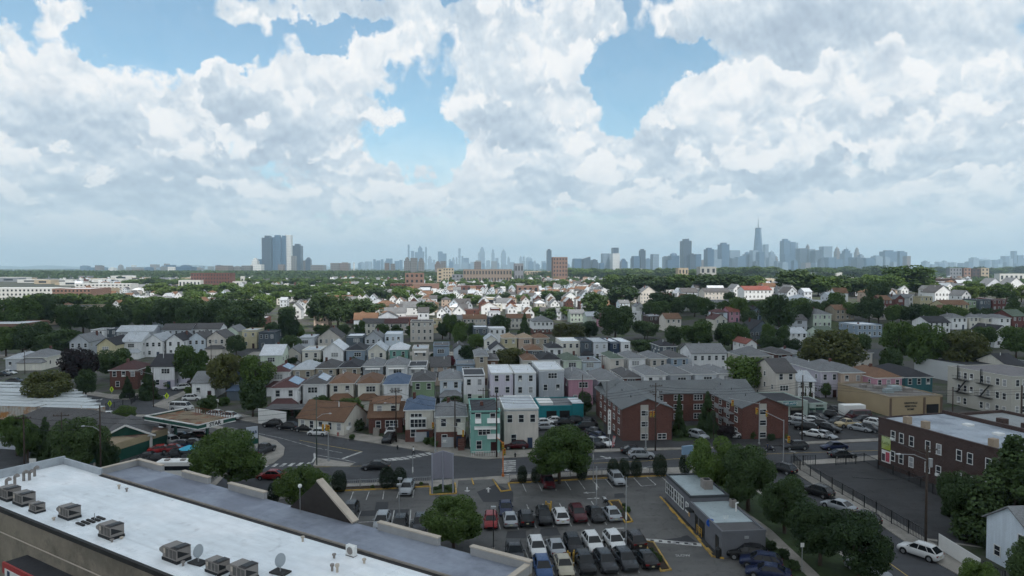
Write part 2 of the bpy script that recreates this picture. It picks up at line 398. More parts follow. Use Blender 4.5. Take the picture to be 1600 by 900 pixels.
# ---------------------------------------------------------------- house parts
_W = {}
def win_mesh(w, h, style=0):
    k = (round(w, 1), round(h, 1), style)
    if k in _W: return _W[k]
    f = MB(); t = .09
    f.box(-w/2-t, w/2+t, -.07, 0, h, h+t); f.box(-w/2-t-.03, w/2+t+.03, -.10, 0, -t, 0)
    f.box(-w/2-t, -w/2, -.07, 0, 0, h); f.box(w/2, w/2+t, -.07, 0, 0, h)
    f.box(-w/2, w/2, -.055, 0, h*.48, h*.48+.06)
    if w > 1.3:
        n = max(2, round(w / .75))
        for i in range(1, n): x = -w/2 + w * i / n; f.box(x-.045, x+.045, -.06, 0, 0, h)
    p = MB().box(-w/2+.003, w/2-.003, -.03, 0, .003, h-.003)
    _W[k] = (f.mesh('window', M_TRIM), p.mesh('pane', M_PALEPANE if style else M_PANE)); return _W[k]
_rw = random.Random(5)
AC_MESH = MB().box(-.33, .33, -.36, -.04, .02, .42).mesh('air_conditioner', M_TRIM)
def window(par, x, z, w=.95, h=1.35, y=0.0, rz=0, deep=True, style=None):
    if style is None: style = 1 if _rw.random() < .22 else 0
    f, p = win_mesh(w, h, style)
    o = inst('window', f, par, (x, y, z), rz)
    inst('pane', p, o)
    if w < 1.3 and _rw.random() < .13: inst('air_conditioner', AC_MESH, o)
    return o
def roof_mb(kind, w, d, H, rh, ov=.35):
    """w along x centred, d from y=0 back; returns (roof mesh builder, gable wall builder)"""
    r = MB(); g = MB(); x0, x1, y0, y1 = -w/2-ov, w/2+ov, -ov, d+ov; t = .16
    zb = H
    if kind == 'H':                       # hip
        a = min(w, d) / 2 + ov
        if d >= w: R1, R2 = (0, y0+a, H+rh), (0, y1-a, H+rh)
        else: R1, R2 = (x0+a, d/2, H+rh), (x1-a, d/2, H+rh)
        c = [(x0,y0),(x1,y0),(x1,y1),(x0,y1)]
        v = [(*p, H) for p in c] + [(*p, H-t) for p in c] + [R1, R2]
        if d >= w: fs = [(0,1,8),(1,2,9,8),(2,3,9),(3,0,8,9)]
        else: fs = [(0,1,9,8),(1,2,9),(2,3,8,9),(3,0,8)]
        r.poly(v, fs + [(4,5,1,0),(5,6,2,1),(6,7,3,2),(7,4,0,3),(7,6,5,4)])
    elif kind == 'G':                     # gable facing the front
        k = rh / (w/2); v = []
        for y in (y0, y1):
            v += [(x0,y,H-ov*k),(0,y,H+rh),(x1,y,H-ov*k),(x1,y,H-ov*k+t),(0,y,H+rh+t),(x0,y,H-ov*k+t)]
        r.poly(v, [(0,1,4,5),(1,2,3,4),(11,10,7,6),(10,9,8,7),(5,4,10,11),(4,3,9,10),(1,0,6,7),(2,1,7,8),(0,5,11,6),(3,2,8,9)])
        g.poly([(-w/2,0,H),(w/2,0,H),(0,0,H+rh-.01)], [(0,1,2)]); g.poly([(-w/2,d,H),(w/2,d,H),(0,d,H+rh-.01)], [(2,1,0)])
    elif kind == 'S':                     # ridge parallel to the front
        k = rh / (d/2); v = []
        for x in (x0, x1):
            v += [(x,y0,H-ov*k),(x,d/2,H+rh),(x,y1,H-ov*k),(x,y1,H-ov*k+t),(x,d/2,H+rh+t),(x,y0,H-ov*k+t)]
        r.poly(v, [(5,4,1,0),(4,3,2,1),(6,7,10,11),(7,8,9,10),(11,10,4,5),(10,9,3,4),(7,6,0,1),(8,7,1,2),(6,11,5,0),(9,8,2,3)])
        for x, f in ((-w/2, (2,1,0)), (w/2, (0,1,2))): g.poly([(x,0,H),(x,d,H),(x,d/2,H+rh-.01)], [f])
    else:                                 # flat with a low parapet / cornice
        r.box(-w/2+.12, w/2-.12, .12, d-.12, H-.3, H+.02)
        p = .28
        for a, c_, e, h_ in ((-w/2-.06, w/2+.06, -.10, .12), (-w/2-.06, w/2+.06, d-.12, d+.06)): g.box(a, c_, e, h_, H-.02, H+p)
        g.box(-w/2-.06, -w/2+.12, .12, d-.12, H-.02, H+p-.01); g.box(w/2-.12, w/2+.06, .12, d-.12, H-.02, H+p-.01)
    return r, g
GRID = R(5.4)
def house(pos, w, d, H, roof, wc, rc, label, rz=GRID, group='houses of the neighbourhood', rh=None, near=False, low=None, deco=(), name='house', base=True, floors=None, sidewin=True, cat='house', front=True):
    o = thing(name, label, cat, pos, rz, group)
    wm = wallm(wc); z0 = -1.5
    lh = (3.0 if w > 5.4 and pos[1] < 145 else 2.5) if low else 0
    wl = MB(); wl.box(-w/2, w/2, 0, d, z0 + (lh + 1.5 if low else 0), H - (.31 if roof == 'F' else 0.0))
    if rh is None: rh = {'H': min(w, d) * .26, 'G': w * .38, 'S': min(d * .22, 3.0), 'F': 0}[roof]
    r, g = roof_mb(roof, w, d, H, rh)
    if roof in 'GS' and g.v: wl.v and wl.poly(g.v, g.f)
    wl.obj('wall', wm, o)
    if low: MB().box(-w/2-.02, w/2+.02, -.02, d+.02, z0, lh).obj('ground_floor_wall', wallm(low), o)
    ro = r.obj('roof', roofm(rc, roof == 'F'), o)
    if roof == 'H' and pos[1] < 330:
        q_ = MB(); a_ = w/2 + .35; q_.box(-a_-.02, a_+.02, -.38, -.352, H-.17, H+.02); q_.box(-a_-.02, -a_, -.35, d+.35, H-.17, H+.02); q_.box(a_, a_+.02, -.35, d+.35, H-.17, H+.02); q_.obj('gutter', M_TRIM, ro)
    if roof == 'F': g.obj('parapet', wm if 'cornice' not in deco else M_TRIM, o)
    rr = random.Random(hash((round(pos[0]), round(pos[1]))) & 0xffff)
    if 'chimney' in deco or rr.random() < .35:
        cx, cy = rr.uniform(-.3, .3) * w, rr.uniform(.4, .8) * d
        MB().box(cx-.3, cx+.3, cy-.3, cy+.3, H-.2, H + rh + .7).obj('chimney', wallm('brick'), ro)
    elif rr.random() < .8:
        cx, cy = rr.uniform(-.25, .25) * w, rr.uniform(.3, .7) * d
        MB().tube((cx, cy, H), (cx, cy, H + rh + .45), .09).obj('vent_pipe', M_TRIM, ro)
    if 'solar' in deco:                   # panels on the right slope
        a = min(w, d)/2 + .35; k = rh / a; MBs = MB()
        x0_, x1_ = w/2 + .35 - a * .85, w/2 - .1
        zf = lambda x: H + (w/2 + .35 - x) * k + .10
        MBs.poly([(x0_, 2.2, zf(x0_)), (x1_, 2.2, zf(x1_)), (x1_, d-2.5, zf(x1_)), (x0_, d-2.5, zf(x0_)), (x0_, 2.2, zf(x0_)-.06), (x1_, 2.2, zf(x1_)-.06), (x1_, d-2.5, zf(x1_)-.06), (x0_, d-2.5, zf(x0_)-.06)], [(0,1,2,3),(7,6,5,4),(0,4,5,1),(1,5,6,2),(2,6,7,3),(3,7,4,0)])
        MBs.obj('solar_panel', mat('solar cells', (.16,.21,.30), .15, .1, 2, spec=.8), ro)
    if not front: return o
    fl = floors or max(1, round(H / 3.0)); fh = H / fl
    n = max(1, int(w / 2.1)) if w < 14 else int(w / 2.6)
    for k in range(fl):
        zz = k * fh + fh * .36
        if k == 0 and near == 2: continue
        pat = rr.randrange(3) if k else rr.randrange(2)
        if w < 8 and pat == 1 and k:
            window(o, rr.uniform(-.12, .12) * w, zz, min(2.1, w * .4), 1.25)
        elif k == 0 and w < 8:
            window(o, -w*.22, zz, .9, 1.35)
            MB().box(w*.18, w*.18+.95, -.05, 0, 0.0, 2.1).obj('door', mat('front door ' + 'abc'[rr.randrange(3)], ((.05,.02,.02), (.5,.5,.5), (.03,.05,.09))['abc'.index('abc'[rr.randrange(3)])], .4), o)
        else:
            for i in range(n): window(o, (-.5 + (i + .5) / n) * w, zz, .95 if w / n > 1.9 else .75, 1.35)
    if 'awning' in deco:
        z_ = fh + fh * .36 + 1.25
        MB().poly([(-w*.38,-.02,z_+.35),(w*.38,-.02,z_+.35),(w*.38,-.95,z_),(-w*.38,-.95,z_),(-w*.38,-.02,z_+.27),(w*.38,-.02,z_+.27),(w*.38,-.95,z_-.1),(-w*.38,-.95,z_-.1)], [(3,2,1,0),(4,5,6,7),(2,3,7,6),(0,3,7,4),(1,2,6,5)]).obj('awning', M_WHITE, o)
    if 'skirt' in deco:                   # low roof over the projecting ground floor at the front
        p = MB().box(-w/2+.05, w/2-.05, -2.6, -.01, -1.5, 2.7)
        q = p.obj('porch_wall', wallm(low or wc), o)
        s_ = MB(); z_ = 2.7
        s_.poly([(-w/2-.2,-2.95,z_),(w/2+.2,-2.95,z_),(w/2+.2,-.012,z_),(-w/2-.2,-.012,z_),(-w/2+1.2,-.012,z_+1.1),(w/2-1.2,-.012,z_+1.1),(-w/2-.2,-2.95,z_-.15),(w/2+.2,-2.95,z_-.15),(w/2+.2,-.012,z_-.15),(-w/2-.2,-.012,z_-.15)],
             [(0,1,5,4),(1,2,5),(3,0,4),(6,7,1,0),(7,8,2,1),(9,6,0,3),(9,8,7,6),(2,3,4,5)])
        s_.obj('porch_roof', roofm(rc), o)
    if sidewin:
        side = 1 if pos[0] < -12 else -1
        nd = max(2, int(d / 4))
        for k in range(fl):
            for i in range(nd):
                if rr.random() < .75:
                    ow = window(o, side * w/2, k*fh + fh*.4, .8, 1.1, y=(i + .5) / nd * d, rz=side * math.pi/2)
    return o

# ---------------------------------------------------------------- trees
def leafmat(name, c1, c2, tr=.25):
    m = bpy.data.materials.new(name); m.use_nodes = True; t = m.node_tree; t.nodes.clear(); b = NB(t)
    tc = b.n('ShaderNodeTexCoord').outputs['Object']; oi = b.n('ShaderNodeObjectInfo').outputs['Random']
    k = b.mr(b.m('ADD', b.m('ADD', b.m('MULTIPLY', b.noise(tc, 3.0, 3, .6), .45), b.m('MULTIPLY', b.noise(tc, 17.0, 2, .6), .35)), b.m('MULTIPLY', oi, .22)), .34, .68, 0, 1)
    c = b.mix(k, (*c1, 1), (*c2, 1))
    df = b.n('ShaderNodeBsdfPrincipled'); b.put(df.inputs['Base Color'], c); df.inputs['Roughness'].default_value = .65; df.inputs['Specular IOR Level'].default_value = .25
    tn = b.n('ShaderNodeBsdfTranslucent'); b.put(tn.inputs[0], b.mix(.4, c, (.12, .20, .02, 1)))
    mx = b.n('ShaderNodeMixShader'); mx.inputs[0].default_value = tr
    t.links.new(df.outputs[0], mx.inputs[1]); t.links.new(tn.outputs[0], mx.inputs[2])
    o = b.n('ShaderNodeOutputMaterial'); t.links.new(mx.outputs[0], o.inputs[0]); return m
LEAF = {'green': leafmat('mid green leaves', (.026,.056,.013), (.115,.180,.042)), 'dark': leafmat('dark green leaves', (.014,.033,.013), (.074,.118,.038), .15),
        'olive': leafmat('olive leaves', (.040,.052,.016), (.130,.135,.045)), 'bright': leafmat('bright green leaves', (.040,.080,.016), (.115,.165,.038)), 'purple': leafmat('purple leaves', (.012,.008,.012), (.034,.020,.026), .1),
        'red': leafmat('crimson blossom leaves', (.10,.015,.03), (.26,.04,.08), .2)}
M_BARK = mat('bark', (.085,.065,.05), .95, .25, 3)
def crown_mesh(kind, n, leaf, seed, shape='round'):
    rg = np.random.default_rng(seed)
    lob = []
    if shape == 'round':
        for i in range(34):
            a = rg.uniform(0, 6.283); e = -.85 + 1.8 * ((i * .618) % 1); rr = rg.uniform(.50, .74)
            k_ = rr * math.sqrt(max(0.05, 1 - e * e * .85)); lob.append((math.cos(a)*k_, math.sin(a)*k_, e*.66, rg.uniform(.22, .38)))
        lob.append((0, 0, -.05, .52))
    elif shape == 'cone':
        for i in range(60):
            t = ((i * .618) % 1) ** 1.15; a = rg.uniform(0, 6.283); rad = (1 - t) * .74 + .02
            lob.append((math.cos(a)*rad*rg.uniform(.4, 1), math.sin(a)*rad*rg.uniform(.4, 1), -1 + 1.88*t, .10 + .20*(1-t)))
    elif shape == 'egg':
        for i in range(12):
            e = -0.75 + 1.5 * i / 11; lob.append((rg.uniform(-.06, .06), rg.uniform(-.06, .06), e, .94 * math.sqrt(max(.05, 1 - (e*.98)**2)) * (1 - .1*e)))
    L = np.array(lob); wgt = L[:, 3]**2; wgt /= wgt.sum()
    pick = rg.choice(len(L), n, p=wgt)
    dr = rg.normal(size=(n, 3)); dr /= np.linalg.norm(dr, axis=1)[:, None]
    depth = 1 - np.abs(rg.normal(0, .16 if shape != 'egg' else .05, n)) + (rg.random(n) < .08) * rg.uniform(0, .22, n)
    sq = np.array([1, 1, .8 if shape == 'round' else (.55 if shape == 'egg' else .8)])
    c = L[pick, :3] + dr * (L[pick, 3] * depth)[:, None] * sq
    if shape == 'round':        # thin the points that lie deep inside
        rad = np.linalg.norm(c * np.array([1, 1, 1.25]), axis=1); keep = (rad > .42) | (rg.random(n) < .35); c = c[keep]; dr = dr[keep]
    n = len(c)
    nrm = dr + rg.normal(0, .75, (n, 3)) + np.array([0, 0, .35]); nrm /= np.linalg.norm(nrm, axis=1)[:, None]
    u = np.cross(nrm, rg.normal(size=(n, 3))); u /= np.linalg.norm(u, axis=1)[:, None]; v = np.cross(nrm, u)
    s = (leaf * rg.uniform(.6, 1.35, n))[:, None]
    q = np.stack([c - u*s*.5, c + v*s*.42, c + u*s*.62, c - v*s*.42], 1).reshape(-1, 3)
    me = bpy.data.meshes.new('crown'); me.vertices.add(4*n); me.vertices.foreach_set('co', q.ravel())
    me.loops.add(4*n); me.loops.foreach_set('vertex_index', np.arange(4*n)); me.polygons.add(n)
    me.polygons.foreach_set('loop_start', np.arange(n)*4); me.polygons.foreach_set('loop_total', np.full(n, 4))
    me.materials.append(LEAF[kind]); me.update(calc_edges=True); return me
_C = {}
def crown(kind, lod, var, shape):
    k = (kind, lod, var, shape)
    if k not in _C:
        n, leaf = ((2600, .15), (7500, .090), (26000, .050))[lod]
        if shape == 'egg': n, leaf = (7000, .07)
        if shape == 'cone': n = int(n * 1.1)
        _C[k] = crown_mesh(kind, n, leaf, 31 * var + 7 * lod + len(shape) * 13 + len(kind), shape)
    return _C[k]
_T = {}
def trunk(var, lod):
    k = (var, lod > 0)
    if k in _T: return _T[k]
    rg = random.Random(var); mb = MB()
    mb.tube((0,0,-.1), (.02,.01,.42), .055, 7, 0, .040)
    for i in range(6 if lod else 3):
        a = i * 2.1 + rg.uniform(-.5, .5); z = rg.uniform(.30, .44); l = rg.uniform(.16, .3)
        p = (math.cos(a)*l*.5, math.sin(a)*l*.5, z + l*.6); q = (math.cos(a)*l*1.1, math.sin(a)*l*1.1, z + l*1.3)
        mb.tube((.01, 0, z-.03), p, .024, 5, 0, .015); mb.tube(p, q, .015, 5, 0, .005)
    mb.tube((.02,.01,.40), (.0,.03,.78), .038, 5, 0, .008)
    _T[k] = mb.mesh('trunk', M_BARK, True); return _T[k]
_ti = [0]
def tree(x0, x1, yt, yb, kind, label, shape='round', lod=None, group='trees of the neighbourhood', pos=None, wh=None, name=None):
    if pos is None:
        pos = atT((x0 + x1) / 2, yb); w = (x1 - x0) / FPX * pos[1]; d = ray((x0+x1)/2, yt); h = CAMZ + d[2] / d[1] * pos[1] - pos[2]
    else: w, h = wh
    _ti[0] += 1; v = _ti[0] % 4
    if lod is None: lod = 2 if pos[1] < 150 else (1 if pos[1] < 420 else 0)
    o = thing(name or ('conifer_tree' if shape == 'cone' else 'leafy_tree'), label, 'tree', pos, _ti[0] * 1.7, group)
    r = w / 2
    ch = h * (.88 if shape == 'round' else .95)         # crown height
    inst('crown', crown(kind, lod, v, shape), o, (0, 0, h - ch * .50), 0, (r*1.08, r*1.08, ch * .55))
    t = inst('trunk', trunk(v, lod), o, (0, 0, 0), 0, (max(4.0, h*.6), max(4.0, h*.6), h * (.85 if shape == 'round' else 1.05)) if shape == 'round' else (2.6, 2.6, h))
    return o
# ---------------------------------------------------------------- terrain, roads, pavements
def structure(o): o['kind'] = 'structure'; return o
def grid_axis(near, far, n1, n2):
    a = np.linspace(-near, near, n1); g = np.geomspace(near, far, n2)[1:]
    return np.concatenate([-g[::-1], a, g])
xs = grid_axis(900, 45000, 91, 14); ys = np.concatenate([np.linspace(-300, 1700, 101), np.geomspace(1700, 60000, 16)[1:]])
g = MB()
g.v = [(x, y, tz(x, y)) for y in ys for x in xs]; nx = len(xs)
for j in range(len(ys) - 1):
    for i in range(nx - 1):
        g.f.append((j*nx+i, j*nx+i+1, (j+1)*nx+i+1, (j+1)*nx+i)); g.mi.append(0)
def ground_mat():
    m = bpy.data.materials.new('town ground'); m.use_nodes = True; t = m.node_tree; t.nodes.clear(); b = NB(t)
    tc = b.n('ShaderNodeTexCoord').outputs['Object']
    big = b.noise(tc, .012, 5, .6); mid = b.noise(tc, .07, 5, .6); fine = b.noise(tc, 1.5, 4, .6)
    grass = b.mix(b.mr(fine, .35, .65, 0, 1), (.030,.048,.018,1), (.070,.085,.035,1))
    yard = b.mix(b.mr(mid, .44, .52, 0, 1), grass, (.070,.068,.062,1))
    c = b.mix(b.mr(big, .56, .60, 0, 1), yard, (.050,.051,.054,1))
    bs = b.n('ShaderNodeBsdfPrincipled'); b.put(bs.inputs['Base Color'], c); bs.inputs['Roughness'].default_value = .9; bs.inputs['Specular IOR Level'].default_value = .2
    o = b.n('ShaderNodeOutputMaterial'); t.links.new(bs.outputs[0], o.inputs[0]); return m
structure(g.obj('ground', ground_mat(), smooth=True))
M_ASPH = mat('road asphalt', (.060,.062,.068), .85, .12, .10, 'asphalt', col2=(.050,.052,.057))
M_LOT = mat('parking lot asphalt', (.112,.110,.106), .88, .17, .12, 'asphalt', col2=(.086,.085,.084))
M_LOT2 = mat('old asphalt', (.047,.047,.049), .9, .16, .2, 'asphalt', col2=(.037,.037,.039))
M_PATCH = mat('asphalt patch', (.042,.043,.047), .9, .1, .5)
M_GRASS = mat('mown grass', (.038,.062,.020), .95, .25, 1.0, col2=(.030,.048,.018))
M_MULCH = mat('mulch bed', (.045,.032,.022), .95, .25, 2)
def PX(*pts, z=0.0): return [at(x, y, z) for x, y in pts]
def flat(name, pts, m, z=.01, h=None, z0=-.3):
    P_ = PX(*pts)
    mb = MB()
    mb.prism([(p.x, p.y) for p in P_], z0, z)
    return structure(mb.obj(name, m))
def slab(name, pts, m=None, z=.13): return flat(name, pts, m or M_CONC, z)
# the asphalt of the avenue, its forks and side streets; the blocks stand on it a kerb higher
flat('road', [(1900,655),(1900,735),(1640,960),(1250,960),(1090,745),(400,812),(-160,812),(-160,600),(100,598),(330,536),(420,536),(400,640)], M_ASPH, .02)
slab('north_pavement', [(1900,671),(1600,682),(1375,690),(1150,699),(1060,703),(900,708),(830,714),(760,718),(706,712),(640,702),(560,689),(505,679),(440,671),(413,664),(373,656),(320,650),(267,642),(238,634),(255,625),(282,614),(302,603),(345,578),(395,550),(1900,550)])
flat('yard_ground', [(1900,663),(1600,674),(1375,682),(1150,690),(1060,694),(940,697),(830,703),(760,706),(712,700),(645,690),(560,678),(505,668),(440,659),(373,647),(320,641),(270,634),(262,630),(300,613),(350,585),(400,556),(1900,556)], mat('yard ground', (.075,.072,.066), .9, .25, .25, col2=(.045,.062,.025)), .15)
flat('driveway', [(940,702),(945,650),(1170,650),(1240,697),(1060,700)], M_LOT2, .17)
flat('courtyard_lawn', [(1050,690),(1055,668),(1120,664),(1150,672),(1160,682),(1060,691)], M_GRASS, .19)
flat('car_lot', [(1236,692),(1225,650),(1330,640),(1440,668),(1440,682)], M_LOT2, .17)
flat('car_lot', [(845,708),(838,668),(838,652),(930,652),(948,702)], M_LOT2, .17)
slab('west_pavement', [(-160,640),(-160,560),(300,545),(345,556),(300,583),(267,601),(244,611),(222,621),(200,625),(169,623),(133,617),(111,613),(60,625)])
flat('yard_ground', [(-160,632),(-160,565),(300,550),(325,558),(262,596),(240,605),(220,614),(200,618),(169,616),(133,610),(105,606),(50,618)], mat('yard ground', (1,1,1)), .15)
slab('station_pavement', [(165,655),(200,648),(240,648),(300,658),(360,670),(405,681),(432,689),(445,700),(443,712),(428,724),(400,734),(350,745),(335,762),(140,762),(150,700)])
flat('station_forecourt', [(172,659),(205,652),(240,652),(300,663),(360,675),(392,684),(400,700),(392,722),(350,738),(330,756),(145,756),(155,700)], M_LOT, .15)
slab('trailer_yard', [(-160,672),(-160,640),(60,632),(150,640),(165,652),(150,690),(60,672)], M_LOT2)
slab('traffic_island', [(489,729),(495,716),(554,725),(545,730)])
slab('south_pavement', [(380,788),(535,757),(675,752),(775,745),(915,737),(1058,731),(1130,727),(1154,740),(1220,790),(1265,825),(1330,875),(1440,960),(200,960),(200,815)])
flat('parking_lot', [(200,960),(330,812),(400,785),(535,770),(672,763),(672,774),(713,774),(716,752),(772,750),(778,757),(794,757),(1041,746),(1122,850),(1200,868),(1290,960)], M_LOT, .15)
flat('lawn', [(1070,745),(1135,737),(1217,793),(1262,829),(1325,878),(1425,960),(1340,960),(1290,910),(1205,829),(1120,768)], M_GRASS, .15)
flat('lawn', [(1125,820),(1196,840),(1262,903),(1300,945),(1290,960),(1200,868)], M_GRASS, .155)
slab('east_pavement', [(1232,733),(1240,722),(1375,712),(1900,688),(1900,960),(1640,960),(1560,935),(1467,882),(1411,845),(1369,817),(1300,776)])
flat('empty_lot', [(1259,728),(1380,719),(1545,790),(1560,860),(1446,842),(1300,757)], M_LOT2, .15)
flat('back_garden', [(1380,717),(1900,690),(1900,960),(1660,960),(1540,892),(1452,846),(1562,862),(1548,790)], mat('yard ground', (1,1,1)), .15)
for a, c in (((520,700),(552,690)), ((730,800),(700,800))): pass
# darker repair patches and markings of the parking lot
for q in ([(588,786),(607,786),(606,800),(585,800)], [(560,800),(640,797),(636,808),(560,808)], [(776,758),(802,770),(802,786),(755,786),(745,770)], [(793,832),(822,830),(822,843),(790,843)], [(845,828),(870,826),(876,838),(842,840)], [(960,773),(974,772),(978,779),(960,780)], [(985,830),(1000,828),(1004,842),(990,844)], [(1066,840),(1074,838),(1085,846),(1060,846)]):
    flat('asphalt_patch', q, M_PATCH, .156)
def pline(name, pts, w, m, z):
    mb = MB(); P_ = PX(*pts)
    for a, c in zip(P_, P_[1:]):
        d = (c - a); d.z = 0; n = Vector((-d.y, d.x, 0)).normalized() * w / 2
        mb.face([(a - n)[:2] + (z,) if False else ((a-n).x, (a-n).y, z), ((c-n).x, (c-n).y, z), ((c+n).x, (c+n).y, z), ((a+n).x, (a+n).y, z)])
    return structure(mb.obj(name, m))
SL = [((516,771),(522,784)),((552,770),(547,784)),((577,769),(572,783)),((600,769),(598,782)),((624,768),(620,780)),((647,766),(645,779)),
 ((816,756),(822,770)),((840,755),(847,769)),((866,754),(869,768)),((883,753),(892,767)),((904,752),(914,766)),((925,751),(936,764)),((946,750),(958,764)),((968,749),(981,762)),((990,748),(1002,761)),((1010,746),(1025,759)),((1032,745),(1042,754)),
 ((536,803),(531,818)),((564,800),(557,818)),((590,800),(584,818)),((616,799),(611,826)),((642,798),(639,830)),((772,792),(782,829)),((798,790),(810,829)),((823,790),(838,827)),((848,789),(865,825)),((874,788),(893,824)),((899,787),(921,823)),((924,785),(948,822)),
 ((820,860),(827,878)),((851,856),(866,900)),((883,852),(900,898)),((912,850),(932,900)),((944,846),(966,898)),((970,846),(999,897)),((1060,760),(1072,772))]
for a, c in SL: pline('parking_line', [a, c], .12, M_WLINE, .162)
pline('parking_line', [(560,818),(650,813),(752,811)], .12, M_WLINE, .163); pline('parking_line', [(778,808),(940,803)], .12, M_WLINE, .163); pline('parking_line', [(830,876),(1010,866)], .12, M_WLINE, .163)
pline('parking_line', [(1002,761),(1025,759)], .12, M_WLINE, .165)
# avenue markings
for i in range(9):
    x = 603 + i * 9.6; y = 719 - i * 0.9 - max(0, i-3) * .9
    flat('crossing_stripe', [(x-7,y-1.6),(x+1,y-2.2),(x+9,y+1.2),(x+1,y+1.8)], M_WLINE, .03)
for i in range(7):
    x = 405 + i * 13; y = 728.5 - i * 0.6
    flat('crossing_stripe', [(x-1,y-2.4),(x+5,y-2.6),(x-2,y+2.4),(x-8,y+2.4)], M_WLINE, .03)
for i in range(6): flat('crossing_stripe', [(786-i*.3,720.0+i*3.1),(806,719.5+i*3.1),(806,721.2+i*3.1),(785-i*.3,721.7+i*3.1)], M_WLINE, .03)
pline('lane_line', [(786,742),(806,741)], .4, M_WLINE, .03)
for i in range(5): flat('crossing_stripe', [(133+i*5.5,628-i*.7),(136+i*5.5,626-i*.7),(139+i*5.5,626-i*.7),(136+i*5.5,628-i*.7)], M_WLINE, .03)
for i in range(5): flat('crossing_stripe', [(229+i*7,622-i*.7),(233+i*7,620-i*.7),(237+i*7,620-i*.7),(233+i*7,622-i*.7)], M_WLINE, .03)
pline('lane_line', [(468,688),(515,697),(566,706)], .14, M_YLINE, .03); pline('lane_line', [(565,706),(535,717)], .55, M_WLINE, .031)
pline('lane_line', [(494,711),(540,719),(556,723)], .16, M_WLINE, .03); pline('lane_line', [(491,708),(492,716),(488,722),(478,728)], .35, M_WLINE, .03)
pline('lane_line', [(480,697),(535,708)], .12, M_WLINE, .03); pline('lane_line', [(490,730),(545,729),(600,727)], .12, M_YLINE, .03)
pline('lane_line', [(925,724),(1000,721),(1100,714),(1210,709),(1400,703),(1600,694)], .13, M_YLINE, .03); pline('lane_line', [(925,718),(1000,714)], .12, M_WLINE, .03)
pline('lane_line', [(1225,702),(1243,707)], .5, M_WLINE, .03); pline('lane_line', [(360,668),(440,685),(490,699)], .12, M_WLINE, .03)
pline('lane_line', [(1378,872),(1419,901),(1470,940)], .13, M_YLINE, .03); pline('lane_line', [(1335,826),(1362,846),(1400,872)], .08, M_LOT2, .03)
def arrow(x0, y0, x1, y1, z=.163, w=.25):
    a, c = at(x0, y0), at(x1, y1); d = (c - a); L_ = d.length; d.normalize(); n = Vector((-d.y, d.x, 0)); mb = MB(); k = a + d * (L_ * .62)
    q = lambda p: (p.x, p.y, z)
    mb.face([q(a - n*w/2), q(k - n*w/2), q(k + n*w/2), q(a + n*w/2)]); mb.face([q(k - n*w*1.9), q(c), q(k + n*w*1.9)])
    structure(mb.obj('road_arrow', M_WLINE))
arrow(730,763,730,771); arrow(763,771,763,763); arrow(930,771,911,772); arrow(917,781,938,780); arrow(975,827,952,828); arrow(938,713,955,717,.033,.5); arrow(890,736,880,734,.033,.5); arrow(1010,731,1002,733,.033,.4)
# yellow kerbs: raised strips
def kerb(pts, w=.19, m=None, h=.30, close=False, z0=.05):
    P_ = PX(*pts); P_ = P_ + [P_[0]] if close else P_
    mb = MB()
    for a, c in zip(P_, P_[1:]):
        d = (c - a); e = d.normalized() * w * .5; mb.bar(Vector((a.x, a.y, (z0 + h)/2)) - e, Vector((c.x, c.y, (z0 + h)/2)) + e * .98, w, h - z0)
    return structure(mb.obj('kerb', m or M_YEL))
kerb([(500,771),(527,769),(600,766),(671,762)]); kerb([(672,763),(672,775),(713,773),(711,757)]); kerb([(794,757),(870,753),(960,748),(1041,745)])
kerb([(770,751),(783,770),(798,768),(794,757)]); kerb([(737,750),(740,759)])
kerb([(951,785),(977,819),(988,817),(967,784)], close=True); kerb([(1004,847),(1033,895),(1048,893),(1021,850)], close=True)
kerb([(1032,779),(1036,783),(1085,838),(1113,872),(1130,875)], m=M_YEL)
flat('mulch_bed', [(500,769),(671,761),(669,756),(535,762)], M_MULCH, .20); flat('mulch_bed', [(796,755),(1039,743),(1035,739),(800,750)], M_MULCH, .20)
flat('mulch_bed', [(674,764),(674,773),(711,771),(710,758)], M_GRASS, .26)
flat('mulch_bed', [(954,786),(978,816),(986,815),(966,786)], M_MULCH, .26); flat('mulch_bed', [(1007,849),(1034,892),(1045,891),(1020,851)], M_MULCH, .26)
flat('walkway', [(1036,780),(1044,779),(1128,866),(1128,874),(1113,870)], M_LOT2, .20)
for a in ((1048,800),(1062,816),(1075,829),(1088,843),(1105,862)): flat('worn_yellow_hatch', [(a[0]-3,a[1]-4),(a[0]+2,a[1]-4),(a[0]+9,a[1]+4),(a[0]+4,a[1]+4)], M_YEL, .206)
# checked speed hump
h_ = MB(); A_, B_ = at(1009,846), at(1096,853.5)
d_ = B_ - A_; n_ = Vector((-d_.y, d_.x, 0)).normalized()
structure(MB().prism([(p.x, p.y) for p in (A_-n_*.45, B_-n_*.45, B_+n_*.45, A_+n_*.45)], .1, .20).obj('speed_hump', M_WLINE))
for i in range(6):
    a = A_ + d_ * ((i*2 + 1.1) / 13.0); c = A_ + d_ * ((i*2 + 1.9) / 13.0)
    structure(MB().prism([(p.x, p.y) for p in (a-n_*.25, c-n_*.25, c+n_*.25, a+n_*.25)], .2, .206).obj('speed_hump_square', M_PATCH))
structure(MB().prism([(p.x, p.y) for p in PX((1030,846),(1068,841),(1090,848),(1050,849))], .1, .158).obj('asphalt_patch', M_PATCH))
